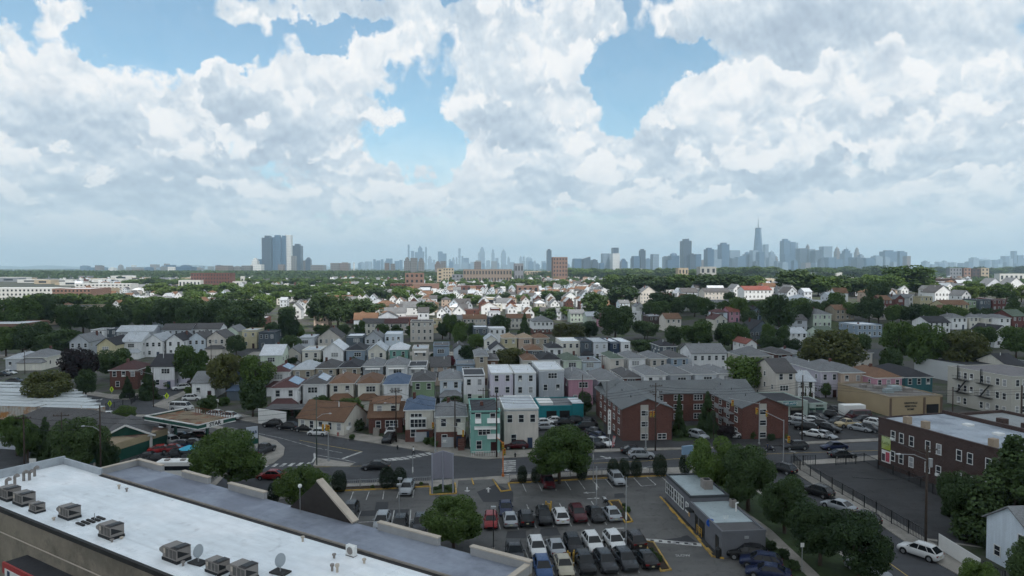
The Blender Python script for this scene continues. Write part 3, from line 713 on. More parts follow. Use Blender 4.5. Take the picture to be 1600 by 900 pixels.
# ---------------------------------------------------------------- lettering
def text_mesh(body, size, ext=.015, align='CENTER', bold=False):
    c = bpy.data.curves.new('t', 'FONT'); c.body = body; c.size = size; c.align_x = align; c.align_y = 'CENTER'; c.extrude = ext; c.resolution_u = 2
    if bold: c.offset = size * .03
    o = bpy.data.objects.new('t', c); COL.objects.link(o); dg = bpy.context.evaluated_depsgraph_get()
    me = bpy.data.meshes.new_from_object(o.evaluated_get(dg)); bpy.data.objects.remove(o); return me
def text(par, body, size, x, y, z, m, name='lettering', rz=0, up=True, bold=False, ext=.015):
    me = text_mesh(body, size, ext, bold=bold); me.materials.clear(); me.materials.append(m)
    o = inst(name, me, par, (x, y, z)); o.rotation_euler = (R(90) if up else 0, 0, rz); return o
# ---------------------------------------------------------------- vehicles
CARC = {'white': (.62,.63,.63), 'black': (.012,.013,.015), 'dark grey': (.035,.038,.043), 'silver': (.30,.32,.34), 'red': (.22,.018,.02), 'maroon': (.065,.010,.014), 'navy': (.014,.022,.060), 'blue': (.04,.085,.20),
  'beige': (.40,.37,.29), 'brown': (.035,.027,.025), 'tan': (.42,.34,.20), 'bright red': (.32,.02,.02)}
def paint(c):
    k = c + ' car paint'
    if k in _M: return _M[k]
    m = mat(k, CARC[c], .32, .05, .8, spec=.22); b = m.node_tree.nodes
    for n in b:
        if n.type == 'BSDF_PRINCIPLED': n.inputs['Coat Weight'].default_value = .12; n.inputs['Coat Roughness'].default_value = .06
    return m
M_HEAD = mat('headlamp glass', (.55,.57,.58), .12, .1, 2, spec=.8); M_TAIL = mat('tail lamp', (.22,.012,.012), .2, .1, 2)
M_RIM = mat('alloy rim', (.28,.29,.30), .35, .2, 3, metal=.4); M_PLATE = mat('number plate', (.50,.47,.30), .5, .1)
# stations along the length (y from nose -L/2 to tail): (t, zbottom, ztop, halfwidth factor)
TYPES = {
 'sedan': dict(L=4.75, W=1.84, hood=.74, belt=.92, deck=.98, roof=1.44, a=(.27,.42,.70,.87), wheel=.32),
 'hatch': dict(L=4.2, W=1.78, hood=.82, belt=.96, deck=.98, roof=1.50, a=(.24,.38,.84,.965), wheel=.32),
 'suv': dict(L=4.62, W=1.88, hood=.97, belt=1.08, deck=1.10, roof=1.66, a=(.25,.41,.83,.965), wheel=.36),
 'van': dict(L=5.4, W=1.98, hood=1.10, belt=1.25, deck=1.25, roof=2.05, a=(.12,.24,.97,.99), wheel=.36),
 'pickup': dict(L=5.5, W=1.98, hood=1.08, belt=1.18, deck=1.14, roof=1.80, a=(.26,.37,.56,.60), wheel=.39)}
_V = {}
def car_parts(ty, col):
    k = (ty, col)
    if k in _V: return _V[k]
    p = TYPES[ty]; L, Wd = p['L'], p['W'] / 2; hl = L / 2; ws, rs, re, wr = [(-hl + t * L) for t in p['a']]
    zb = .22 if ty in ('sedan', 'hatch') else .30
    st = [(-hl, .36, p['hood']-.30, .80), (-hl+.10, zb+.03, p['hood']-.14, .91), (-hl+.45, zb, p['hood']-.04, .985), (ws-.35, zb, p['hood']+.01, 1), (ws, zb, p['belt'], 1), (rs, zb, p['belt']+.03, 1), (re, zb, p['belt']+.05, 1),
          (min(wr, hl-.25), zb, p['deck'], .995), (hl-.14, zb+.02, p['deck']-.04, .94), (hl, .42, p['deck']-.20, .86)]
    def ring(y, z0, z1, f):
        w = Wd * f; zm = (z0 + z1) / 2
        return [(-w*.90,y,z0),(-w*.985,y,z0+.10),(-w,y,zm),(-w*.965,y,z1-.10),(-w*.86,y,z1),(w*.86,y,z1),(w*.965,y,z1-.10),(w,y,zm),(w*.985,y,z0+.10),(w*.90,y,z0)]
    b = MB(); v = []; n = 10
    for s in st: v += ring(*s)
    f = []
    for i in range(len(st)-1):
        for j in range(n): f.append((i*n+j, i*n+(j+1) % n, (i+1)*n+(j+1) % n, (i+1)*n+j))
    f.append(tuple(range(n))); f.append(tuple(range((len(st)-1)*n, len(st)*n))[::-1])
    b.poly(v, [tuple(q[::-1]) for q in f])
    if ty == 'pickup':   # open bed: dark inset on the deck
        pass
    body = b.mesh('body', paint(col)); 
    for pl in body.polygons: pl.use_smooth = len(pl.vertices) == 4
    bw, rw = Wd*.89, Wd*.67; rz_ = p['roof']; bz = p['belt']
    g = MB()
    g.poly([(-bw,ws,bz),(bw,ws,bz),(bw,wr,p['deck']),(-bw,wr,p['deck']),(-rw,rs,rz_-.04),(rw,rs,rz_-.04),(rw,re,rz_-.05),(-rw,re,rz_-.05)], [(0,1,5,4),(1,2,6,5),(2,3,7,6),(3,0,4,7),(4,5,6,7)])
    glass = g.mesh('windows', M_GLASS)
    r = MB(); ym = (rs + re) / 2
    r.poly([(-rw-.03,rs-.03,rz_-.04),(rw+.03,rs-.03,rz_-.04),(rw+.03,re+.04,rz_-.05),(-rw-.03,re+.04,rz_-.05),(-rw*.86,rs+.08,rz_+.02),(rw*.86,rs+.08,rz_+.02),(rw*.86,re-.06,rz_+.01),(-rw*.86,re-.06,rz_+.01),(-rw*.86,ym,rz_+.035),(rw*.86,ym,rz_+.035)],
       [(0,1,5,4),(1,2,6,9,5),(2,3,7,6),(3,0,4,8,7),(4,5,9,8),(8,9,6,7)])
    for s in (-1, 1):                     # pillars
        r.bar((s*bw*1.0, ws, bz), (s*rw, rs, rz_-.04), .07, .05); r.bar((s*bw*1.0, wr, p['deck']), (s*rw, re, rz_-.05), .10 if ty != 'sedan' else .16, .07)
        for q in ((.42,) if ty in ('sedan','hatch','pickup') else (.33, .68)):
            yb_ = ws + (wr-ws)*(q+.05); yt_ = rs + (re-rs)*q
            r.bar((s*(bw+.01), yb_, bz+.02), (s*(rw+.01), yt_, rz_-.04), .02, .09)
        r.box(s*(Wd+.02)-.10, s*(Wd+.02)+.10, ws+.30, ws+.42, bz+.02, bz+.17)
    if ty == 'suv':
        for s in (-1, 1): r.bar((s*(rw-.04), rs+.15, rz_+.05), (s*(rw-.04), re-.1, rz_+.05), .04, .04)
    roof = r.mesh('roof', paint(col))
    wh = []
    R_ = p['wheel']; tyre = MB().tube((-.11,0,0), (.11,0,0), R_, 16); rim = MB().tube((-.118,0,0), (.118,0,0), R_*.62, 12)
    parts = dict(body=body, windows=glass, roof=roof, tyre=tyre.mesh('tyre', M_RUBBER), rim=rim.mesh('rim', M_RIM),
       head=MB().poly([(-.19,-.0,-.07),(.19,.10,-.07),(.19,.16,.07),(-.19,.04,.07),(-.19,.12,-.07),(.19,.2,-.07),(.19,.24,.07),(-.19,.16,.07)], [(0,1,2,3),(3,2,6,7),(0,3,7,4),(1,5,6,2),(4,5,1,0)]).mesh('headlight', M_HEAD),
       tail=MB().box(-.19,.19,-.06,.03,-.08,.08).mesh('taillight', M_TAIL), grille=MB().box(-.42,.42,-.03,.05,-.11,.11).mesh('grille', M_BLACK), plate=MB().box(-.16,.16,-.02,.02,-.08,.08).mesh('number_plate', M_PLATE),
       arch=MB().tube((-.10,0,0), (.10,0,0), R_+.07, 16).mesh('wheel_arch', M_BLACK))
    _V[k] = parts; return parts
M_BLUETINT = None
def car(px, py, ty, col, head, label, z=.15, group='cars in the parking lot', pos=None, name=None, small=False):
    """head: direction the nose points, degrees in the ground plane, 0 = to the right of the picture, 90 = away"""
    pos = pos or at(px, py, z)
    cat = {'sedan': 'car', 'hatch': 'car', 'suv': 'car', 'van': 'van', 'pickup': 'pickup truck'}[ty]
    o = thing(name or {'sedan': 'parked_car', 'hatch': 'parked_car', 'suv': 'parked_car', 'van': 'delivery_van', 'pickup': 'pickup_truck'}[ty], label, cat, (pos.x, pos.y, z), R(head + 90), group)
    P_ = car_parts(ty, col); p = TYPES[ty]; hl = p['L']/2; Wd = p['W']/2
    bo = inst('body', P_['body'], o); inst('windows', P_['windows'], o); inst('roof', P_['roof'], o)
    for s in (-1, 1):
        for y in (-hl + p['L']*.185, hl - p['L']*.19):
            w = inst('wheel', P_['tyre'], o, (s*(Wd-.09), y, p['wheel']))
            if not small: inst('rim', P_['rim'], w); inst('wheel_arch', P_['arch'], bo, (s*(Wd-.10), y, p['wheel']+.03))
        inst('headlight', P_['head'], o, (s*Wd*.66, -hl+.06 , p['hood']-.21), 0, (s, 1, 1)); inst('taillight', P_['tail'], o, (s*Wd*.70, hl-.03, p['deck']-.24))
    if not small:
        inst('grille', P_['grille'], bo, (0, -hl+.01, p['hood']-.40)); inst('number_plate', P_['plate'], o, (0, hl+.0, p['deck']-.42))
    if ty == 'pickup':
        MB().box(-Wd*.78, Wd*.78, hl-p['L']*.38, hl-.15, p['deck']-.02, p['deck']+.012).obj('bed', M_BLACK, o)
    return o
# ---------------------------------------------------------------- poles, lamps, signals
def pole(px, py, h, label, m=None, r=.15, arms=1, z=.15, rz=GRID, lamp=None, group='utility poles', name='utility_pole', cat='utility pole', box=False):
    p = at(px, py, z); o = thing(name, label, cat, (p.x, p.y, z), rz, group)
    MB().tube((0,0,-.5), (0,0,h), r, 8, 0, r*.7).obj('pole', m or M_WOOD, o, smooth=True)
    for k in range(arms):
        a = MB().box(-1.2, 1.2, -.06-r, .06-r, h-.6-k*1.1, h-.48-k*1.1)
        for x in (-1.1, -.6, .6, 1.1): a.tube((x, -r, h-.48-k*1.1), (x, -r, h-.30-k*1.1), .05, 6)
        a.obj('crossarm', m or M_WOOD, o)
    if box: MB().tube((.35,-.1,h-2.6), (.35,-.1,h-1.6), .25, 10).obj('transformer', M_METAL, o)
    if lamp:
        L_, hz_, dx = lamp
        mb = MB(); mb.tube((0,0,hz_-.8), (dx*L_*.5,0,hz_-.1), .045, 6); mb.tube((dx*L_*.5,0,hz_-.1), (dx*L_,0,hz_), .04, 6); a = mb.obj('arm', M_METAL, o)
        MB().ball((dx*(L_+.3),0,hz_), .30, 0, 8, 6, .35).obj('lamp_head', M_METAL, o)
    return o
def wire(points, label, r=.03, sag=.5):
    mb = MB()
    for a, c in zip(points, points[1:]):
        a, c = Vector(a), Vector(c); n = 8; prev = a
        for i in range(1, n + 1):
            t = i / n; q = a.lerp(c, t); q.z -= sag * 4 * t * (1 - t); mb.tube(prev, q, r, 4); prev = q
    return tag(mb.obj('overhead_wire', M_BLACK), label, 'wire', 'overhead wires')
M_SIGY = mat('traffic signal yellow', (.50,.27,.03), .5, .12, 2); M_ORANGE = mat('orange housing', (.55,.17,.04), .5, .12, 2)
def signal_head(par, x, y, z, rz=0):
    s = MB().box(-.19,.19,-.12,.12,-.55,.55).obj('signal_head', M_SIGY, par, (x,y,z), rz)
    for k, c in enumerate(((.25,.02,.02), (.28,.16,.02), (.02,.14,.07))):
        MB().tube((0,-.17,.34-.34*k), (0,-.10,.34-.34*k), .13, 10).obj('lens', mat('signal lens %d' % k, c, .3, .05), s)
    return s
def traffic_signal(px, py, h, arm, label, heads, z=.15, m=None):
    p = at(px, py, z); o = thing('traffic_signal', label, 'traffic light', (p.x,p.y,z), 0, 'traffic signals of the avenue')
    MB().tube((0,0,-.3), (0,0,h), .11, 8, 0, .08).obj('pole', m or M_METAL, o); MB().tube((0,0,-.3), (0,0,.35), .22, 8).obj('base', m or M_METAL, o)
    if arm: MB().tube((0,0,h-.2), arm, .06, 6, 0, .04).obj('mast_arm', m or M_METAL, o)
    for x, y, zz, r in heads: signal_head(o, x, y, zz, R(r))
    return o
def fence(pts, h, label, m=None, step=2.4, z=.15, rail=True, group=None, mesh_=True):
    P_ = PX(*pts, z=z); o = thing('fence', label, 'fence', P_[0], 0, group); base = P_[0]; mm = m or M_BLACK
    for a, c in zip(P_, P_[1:]):
        a = a - base; c = c - base; d = c - a; L_ = d.length; n = max(1, round(L_ / step))
        mb = MB(); mb.bar(a + Vector((0,0,h)), c + Vector((0,0,h)), .06, .07); mb.bar(a + Vector((0,0,.15)), c + Vector((0,0,.15)), .05, .05)
        if mesh_:
            k = max(2, int(L_ / .28))
            for i in range(1, k): q = a + d * (i / k); mb.bar(q + Vector((0,0,.15)), q + Vector((0,0,h)), .035, .035)
        mb.obj('panel', mm, o)
        for i in range(n + 1):
            q = a + d * (i / n); MB().box(-.05,.05,-.05,.05,0,h+.12).obj('post', mm, o, q)
    return o
# ---------------------------------------------------------------- people
def person(px, py, label, shirt, trousers, z=.02, face=0, stride=.18, h=1.74):
    p = at(px, py, z)
    J = [(0,0,.92),(0,0,1.15),(0,0,1.38),(0,0,1.50),(0,-.01,1.62),(.10,0,.88),(.11,-stride,.48),(.11,-stride*1.1,.05),(.11,-stride*1.1-.14,.03),(-.10,0,.88),(-.11,stride*.5,.48),(-.11,stride*1.3,.08),(-.11,stride*1.3-.13,.03),(.19,0,1.40),(.24,.05,1.13),(.24,-.08,.90),(-.19,0,1.40),(-.24,-.05,1.13),(-.24,.12,.92)]
    E = [(0,1),(1,2),(2,3),(3,4),(0,5),(5,6),(6,7),(7,8),(0,9),(9,10),(10,11),(11,12),(2,13),(13,14),(14,15),(2,16),(16,17),(17,18)]
    rad = [.15,.13,.15,.06,.10,.10,.07,.045,.04,.10,.07,.045,.04,.065,.045,.035,.065,.045,.035]
    me = bpy.data.meshes.new('body'); me.from_pydata([tuple(c * h / 1.74 for c in j) for j in J], E, [])
    t = bpy.data.objects.new('t', me); COL.objects.link(t); t.modifiers.new('s', 'SKIN'); t.modifiers.new('u', 'SUBSURF').levels = 1
    for v, r in zip(me.skin_vertices[0].data, rad): v.radius = (r, r * .8)
    me.skin_vertices[0].data[0].use_root = True
    m2 = bpy.data.meshes.new_from_object(t.evaluated_get(bpy.context.evaluated_depsgraph_get())); bpy.data.objects.remove(t)
    sk = mat('skin', (.28,.16,.10), .6, .05); a = mat(shirt + ' cloth', WALLC.get(shirt, CARC.get(shirt, (.3,.3,.3))), .85, .1, 3); c = mat(trousers + ' cloth', WALLC.get(trousers, CARC.get(trousers, (.1,.1,.1))), .85, .1, 3)
    m2.materials.clear()
    for q in (sk, a, c): m2.materials.append(q)
    for pl in m2.polygons:
        zc = pl.center.z; pl.use_smooth = True
        pl.material_index = 0 if (zc > 1.46 or (abs(pl.center.x) > .2 and zc < 1.2)) else (1 if zc > .93 else 2)
    o = tag(inst('person', m2, None, (p.x, p.y, z), R(face)), label, 'person')
    MB().ball((0,.02,1.68*h/1.74), .105, 0, 10, 6, .75).obj('hair', mat('dark hair', (.015,.012,.010), .8, .1), o, smooth=True)
    return o
# ---------------------------------------------------------------- individual buildings
def frame_from(a, c):                      # rotation angle of the ground direction a->c
    return math.atan2(c.y - a.y, c.x - a.x)
# ===== the supermarket with the white roof
M_WROOF = mat('white roof coating', (.86,.89,.91), .6, .07, .10, 'membrane', col2=(.76,.81,.84))
M_GROOF = mat('weathered grey roof coating', (.27,.30,.36), .75, .16, .15, 'membrane', col2=(.20,.22,.27))
M_BEIGE = mat('rendered beige wall', (.24,.21,.165), .9, .18, .3, col2=(.17,.15,.12))
M_CAP = mat('beige coping', (.48,.42,.35), .8, .1, .6)
M_UNIT = mat('rooftop unit casing', (.235,.215,.20), .6, .12, 1.2)
C1 = at(101, 724, 8); C2 = at(550, 857, 8)
U = (C2 - C1).normalized(); V = Vector((-U.y, U.x, 0))       # U runs towards the lower right, V away from the camera side
if V.y < 0: V = -V
rzU = math.atan2(U.y, U.x)
nearp = at(135, 850, 8); WID = (C1 - nearp).dot(V); LEN = 95.0
st = thing('supermarket', 'long low commercial building with bright white flat roof and grey front canopy roof', 'building', (C1.x, C1.y, 0), rzU)
MB().box(0, LEN, -WID, 0, -1, 7.7).obj('wall', M_BEIGE, st)
MB().box(.25, LEN, -WID+.25, -.25, 7.6, 8.0).obj('roof', M_WROOF, st)
pp = MB(); pp.box(-.15, .25, -WID, 0, 7.7, 9.0); pp.box(.25, 9.5, -.28, 0, 7.7, 8.8); 
pp.obj('parapet', mat('parapet cladding', (.36,.39,.42), .6, .15, 1), st)
e_ = MB().box(.25, LEN, -WID-.08, -WID+.25, 7.7, 8.12).obj('roof_edge', mat('dark edge strip', (.03,.03,.03), .8, .2), st)
MB().box(9.5, LEN, -.16, .0, 7.7, 8.22).obj('firewall_coping', mat('weathered coping', (.26,.235,.21), .85, .2, .8), st); MB().box(9.5, LEN, -.55, -.17, 7.98, 8.06).obj('flashing', mat('dark edge strip', (0,0,0)), st); MB().box(9.5, LEN, .003, .55, 7.0, 7.9).obj('gutter', mat('dark edge strip', (0,0,0)), st)
MB().tube((0,-WID-.12,5.6),(LEN,-WID-.12,5.6),.06,6).obj('conduit', M_CAP, st)
def loc(p): q = Vector((p.x - C1.x, p.y - C1.y, 0)); return q.dot(U), q.dot(V)
GX0 = loc(at(152, 742, 7.3))[0]; go_ = loc(at(580, 822, 7.3)); ga = loc(at(205, 729, 7.3)); GX1 = loc(at(836, 886, 7.3))[0]; GW = go_[1]
MB().box(GX0, GX1, .56, GW, -1, 7.0).obj('front_wall', M_BEIGE, st)
MB().box(GX0+.2, GX1-.2, .58, GW-.2, 6.9, 7.3).obj('front_roof', M_GROOF, st)
def pseg(x0, x1, y0=None, y1=None, h=8.15, nm='front_parapet'):
    y1 = GW if y1 is None else y1; y0 = y1 - .45 if y0 is None else y0
    q = MB().box(x0, x1, y0, y1, 6.95, h - .12).obj(nm, mat('grey render', (.34,.34,.34), .85, .12, .6), st)
    MB().box(x0-.05, x1+.05, y0-.06, y1+.06, h-.12, h).obj('coping', M_CAP, q)
lx = lambda px, py: loc(at(px, py, 8.2))[0]
pseg(GX0-.05, GX0+.4, .6, GW-.5); pseg(GX0, lx(226, 733)); pseg(lx(253,743), lx(301,752)); pseg(lx(335,760), lx(389,776)); pseg(lx(580,819), lx(671,846)); pseg(lx(727,857), GX1)
pseg(GX1-.45, GX1, .6, GW-.5, 7.9)
# dark triangular gable standing on the front roof
a0, a1, a2 = lx(425, 790), lx(478, 800), lx(530, 812)
tri = MB().poly([(a0,GW-.6,7.31),(a2,GW-.6,7.31),(a1-.3,GW-.6,10.9),(a0,GW+.1,7.0),(a2,GW+.1,7.0),(a1-.3,GW+.1,10.9)], [(0,1,2),(5,4,3),(0,3,4,1),(1,4,5,2),(2,5,3,0)])
tg_ = tri.obj('gable', mat('dark stained cladding', (.035,.030,.028), .85, .25, .8), st)
MB().poly([(a1-.3,GW-.7,10.91),(a2+.3,GW-.7,7.35),(a2+.3,GW+.2,7.35),(a1-.3,GW+.2,10.91),(a1-.3,GW-.7,11.1),(a2+.45,GW-.7,7.55),(a2+.45,GW+.2,7.55),(a1-.3,GW+.2,11.1)], [(0,1,2,3)[::-1],(4,5,6,7),(0,1,5,4),(1,2,6,5),(2,3,7,6),(3,0,4,7)]).obj('gable_coping', M_CAP, tg_)
def roof_unit(px, py, s, label, hood=True, z=8.0, rz=rzU):
    s *= .82
    p = at(px, py, z); o = thing('rooftop_air_conditioner', label, 'air conditioner', p, rz + R(180), 'air conditioners on the white roof')
    MB().box(-1.15*s, 1.15*s, -.72*s, .72*s, 0, .28*s).obj('curb', mat('black roof curb', (.02,.022,.024), .8, .1), o)
    b_ = MB().box(-1.1*s, 1.05*s, -.68*s, .68*s, .281*s, 1.30*s).obj('casing', M_UNIT, o)
    MB().box(-1.12*s, -.2*s, -.70*s, .70*s, 1.302*s, 1.36*s).obj('lid', mat('dark unit lid', (.05,.045,.045), .7, .1), b_)
    MB().box(-1.0*s,-.3*s,-.5*s,.5*s,1.361*s,1.40*s).obj('fan_opening', M_BLACK, b_)
    MB().poly([(-1.103*s,-.6*s,.55*s),(-1.103*s,.6*s,.55*s),(-1.103*s,.6*s,1.2*s)],[(0,2,1)]).obj('end_louvre', M_BLACK, b_)
    if hood: MB().poly([(1.05*s,-.66*s,1.29*s),(1.05*s,.66*s,1.29*s),(1.6*s,.66*s,.95*s),(1.6*s,-.66*s,.95*s),(1.05*s,-.66*s,.55*s),(1.05*s,.66*s,.55*s),(1.6*s,.66*s,.7*s),(1.6*s,-.66*s,.7*s)], [(0,3,2,1),(4,5,6,7),(0,4,7,3),(1,2,6,5),(3,7,6,2)]).obj('intake_hood', M_UNIT, b_)
    q = MB()
    for x0 in (-1.0, -.45, .15): q.box(x0*s, (x0+.42)*s, .681*s, .70*s, .4*s, 1.15*s)
    q.obj('grille', mat('louvre grille', (.10,.095,.09), .6, .3, 3), b_)
    MB().box(.60*s,.85*s,.682*s,.72*s,.7*s,1.1*s).obj('access_panel', M_CAP, b_)
    return o
for (px, py, s, l, hd) in ((15,779,1.25,'grey rooftop air conditioner at the far left edge of the white roof',True), (38,787,1.2,'grey rooftop air conditioner touching its left neighbour on white roof',False), (58,799,.85,'small low rooftop air conditioner left of the first conduit hatch',False),
   (109,808,1.12,'rooftop air conditioner with hood beside the flat pipe tray on white roof',True), (174,838,1.18,'rooftop air conditioner in the middle of the row on the white roof',True), (276,874,1.2,'rooftop air conditioner just left of the small satellite dish',True), (340,893,1.0,'low rooftop air conditioner right of the small satellite dish',False), (381,903,1.15,'rooftop air conditioner nearest the camera cut by picture bottom',True)):
    roof_unit(px, py, s, l, hd)
p = at(-2, 789, 8)
o = thing('condenser_unit', 'small white split condenser standing against the roof dividing wall', 'air conditioner', at(549, 868, 8.0), rzU)
MB().box(-.5,.5,-.2,.2,.05,.95).obj('casing', M_WHITE, o); MB().tube((0,-.23,.5),(0,-.19,.5),.34,14).obj('fan_grille', M_UNIT, o); MB().box(-.5,.5,-.25,.25,-.0,.05).obj('feet', M_BLACK, o)
for px, py, l in ((310, 880, 'round grey satellite dish on a ballast tray near the front units'), (438, 895, 'round grey satellite dish alone on the white roof centre')):
    o = thing('satellite_dish', l, 'satellite dish', at(px, py, 8.0), R(-25))
    MB().box(-.8,.8,-.5,.5,.02,.14).obj('ballast_tray', mat('dark edge strip', (0,0,0)), o); MB().tube((0,0,.1),(0,0,.8),.05,8).obj('mast', M_METAL, o)
    d_ = MB().ball((0,0,0), .58, 0, 16, 8, 1); q = d_.obj('dish', mat('dish face', (.30,.34,.37), .5, .06), o, (0,0,1.1), smooth=True); q.scale = (1, .18, 1); q.rotation_euler = (R(-25), 0, 0)
o = thing('pipe_tray', 'flat dark pipe tray lying between two rooftop units', 'roof tray', at(143, 815, 8.0), rzU + R(90)); q = MB(); 
for k in range(5): q.box(-1.2+.5*k, -.95+.5*k, -.7, .7, .03, .16)
q.obj('grating', mat('dark edge strip', (0,0,0)), o); MB().tube((.3,0,.1),(.3,0,.8),.04,6).obj('pipe', M_METAL, o)
for i, (px, py, h) in enumerate(((186,764,.5),(198,768,.4),(473,846,.5),(522,872,.4),(569,880,.4),(519,892,.6),(527,894,.7),(175,847,.3),(84,813,.3),(286,884,.4),(190,842,.2))):
    tag(MB().tube((0,0,0),(0,0,h*.7),.11,8).tube((0,0,h*.7),(0,0,h),.19,8).obj('roof_vent', M_UNIT if i % 2 else M_CAP, None, at(px, py, 8.0)), 'small roof vent, %s from the left across the white roof' % ordn(i+1), 'vent', 'vents on the white roof')
for i, (px, py) in enumerate(((10,757),(23,751),(37,745),(46,744),(54,738))):
    tag(MB().tube((0,0,-.5),(0,0,.5),.16,8).tube((0,0,.5),(.35,0,.75),.16,8).tube((.35,0,.75),(.42,0,.45),.2,8).obj('gooseneck_vent', M_UNIT, None, at(px, py, 8.5)), 'gooseneck vent pipe, %s from left by the far parapet' % ordn(i+1), 'vent', 'gooseneck vents along the far parapet')
# low dark-roofed kiosk under the supermarket wall
k0 = at(10, 880, 4.2); k1 = at(60, 905, 4.2); rzk = frame_from(k0, k1)
o = thing('garage_shop', 'low shop with black roof and red trimmed sign band below the beige wall', 'building', (k0.x, k0.y, 0), rzk)
DK = (at(70, 861, 4.2) - k0).length
MB().box(0, 22, 0, DK, -1, 4.2).obj('wall', mat('cream render', (.42,.40,.40), .8, .1), o); MB().box(-.1, 22, -.1, DK+.1, 4.201, 4.35).obj('roof', roofm('black', True), o)
MB().box(-.18, 22, -.3, -.11, 3.3, 4.4).obj('sign_band', mat('red band', (.35,.05,.05), .5, .1), o); MB().box(.4, 22, -.33, -.301, 3.0, 3.9).obj('sign_panel', M_WHITE, o); MB().box(1.0,1.5,-.36,-.331,2.9,3.8).obj('poster', mat('dark blue print', (.03,.05,.10)), o)

# ===== grey drive-through building on the lot
B0 = at(1128, 872, .15); B1 = at(1041, 781, .15); rzb = frame_from(B0, B1); LB = (B1 - B0).length; WB = (at(1198, 871, .15) - B0).length
M_GREYW = mat('grey painted block wall', (.135,.14,.155), .8, .08, .5); M_LROOF = mat('pale roof coating', (.34,.40,.42), .7, .12, .2, col2=(.28,.33,.345))
o = thing('drive_through_building', 'long grey single-storey building with two-level pale flat roof in the lot', 'building', B0, rzb)
sp = LB * .52
MB().box(0, sp, -WB, 0, -.5, 2.9).obj('low_wall', M_GREYW, o); MB().box(sp, LB, -WB, 0, -.5, 3.5).obj('high_wall', M_GREYW, o)
MB().box(3.0, sp-.12, -WB+.2, -.2, 2.8, 3.02).obj('low_roof', M_LROOF, o); MB().box(sp+.2, LB-.2, -WB+.2, -.2, 3.4, 3.62).obj('high_roof', M_LROOF, o)
MB().box(.15, 3.0, -WB+.2, -.2, 2.8, 2.95).obj('sloped_roof', roofm('dark', True), o)
q = MB(); q.box(-.05, sp-.1, -.18, .06, 2.9, 3.16); q.box(-.05, sp-.1, -WB-.06, -WB+.18, 2.9, 3.16); q.box(-.05, .13, -WB+.18, -.18, 2.9, 3.16)
q.obj('low_parapet', M_GREYW, o)
q = MB(); q.box(sp-.05, LB+.06, -.18, .06, 3.5, 3.82); q.box(sp-.05, LB+.06, -WB-.06, -WB+.18, 3.5, 3.80); q.box(sp-.05, sp+.18, -WB+.18, -.18, 3.5, 3.81); q.box(LB-.14, LB+.05, -WB+.18, -.18, 3.5, 3.81)
q.obj('high_parapet', mat('dark parapet cap', (.05,.055,.06), .6, .1), o)
for f in (.68, .73, .78, .88, .92, .96): window(o, LB*f, 1.2, 1.5, 1.5, y=0, rz=math.pi)
window(o, LB*.57, 1.4, .8, 1.1, y=0, rz=math.pi)
for f, w_ in ((.40, 1.0), (.31, 1.8), (.07, 1.0)): MB().box(LB*f-w_/2, LB*f+w_/2, 0, .04, .0, 2.1).obj('door', M_BLACK, o)
MB().box(LB*.44, LB*.44+1.6, 0, .7, 2.2, 2.32).obj('door_canopy', M_BLACK, o)
MB().box(-.12, 0, -3.2, -2.7, 2.2, 2.5).obj('wall_lamp', M_METAL, o); MB().box(LB*.52, LB*.52+.5, 0, .05, 1.0, 1.6).obj('notice_board', mat('notice', (.5,.32,.14)), o)
def chim(px, py, w, h, z, l):
    p_ = at(px, py, z); t_ = thing('rooftop_air_conditioner', l, 'air conditioner', p_, rzb, 'roof units of the grey building')
    MB().box(-w/2,w/2,-w*.4,w*.4,0,h).obj('casing', M_UNIT, t_); MB().tube((0,0,h),(0,0,h+.08),w*.3,12).obj('fan', M_BLACK, t_); MB().box(-w/2-.05,w/2+.05,-w*.4-.05,w*.4+.05,-.02,.12).obj('curb', M_CONC, t_)
chim(1104, 764, 1.5, 1.35, 3.62, 'large square unit at the east edge of the upper pale roof'); chim(1145, 791, .8, .9, 3.3, 'small square unit where the two pale roof levels meet')
tag(MB().tube((0,0,0),(0,0,1.2),.09,8).tube((0,0,1.2),(.3,0,1.3),.09,8).obj('roof_pipe', M_WHITE, None, at(1150,801,3.0)), 'white bent pipe at the corner of the lower pale roof', 'pipe')
tag(MB().tube((0,0,0),(0,0,.7),.03,6).tube((-.25,0,.35),(.25,0,.35),.03,6).tube((-.25,0,.3),(-.25,0,.7),.03,6).tube((.25,0,.3),(.25,0,.7),.03,6).obj('roof_antenna', M_WHITE, None, at(1134,814,3.0)), 'small forked antenna in the middle of the lower pale roof', 'antenna')
o = thing('clearance_sign', 'round blue sign on white post beside the grey building', 'sign', at(1110, 851, .15), R(-10)); MB().tube((0,0,0),(0,0,2.3),.05,8).obj('post', M_WHITE, o); MB().tube((0,-.08,2.7),(0,.0,2.7),.52,20).obj('sign_face', mat('blue sign', (.02,.10,.45), .4, .05), o); MB().box(-.2,.2,-.10,-.081,2.55,2.85).obj('symbol', mat('pale blue symbol', (.15,.30,.60)), o)
o = thing('safety_rail', 'yellow steel guard rail beside the service window', 'guard rail', at(1096, 840, .15), rzb); 
for x in (0, .8, 1.6): MB().tube((x,0,0),(x,0,1.1),.05,6).obj('post', M_YEL, o)
for z in (.5, .75, 1.05): MB().tube((0,0,z),(1.6,0,z),.04,6).obj('rail', M_YEL, o)
o = thing('litter_bin', 'black litter bin at the corner of the grey building', 'litter bin', at(1122, 871, .15)); MB().tube((0,0,0),(0,0,1.0),.32,12).obj('bin', M_BLACK, o); MB().tube((0,0,1.0),(0,0,1.2),.34,12,0,.15).obj('lid', M_BLACK, o)

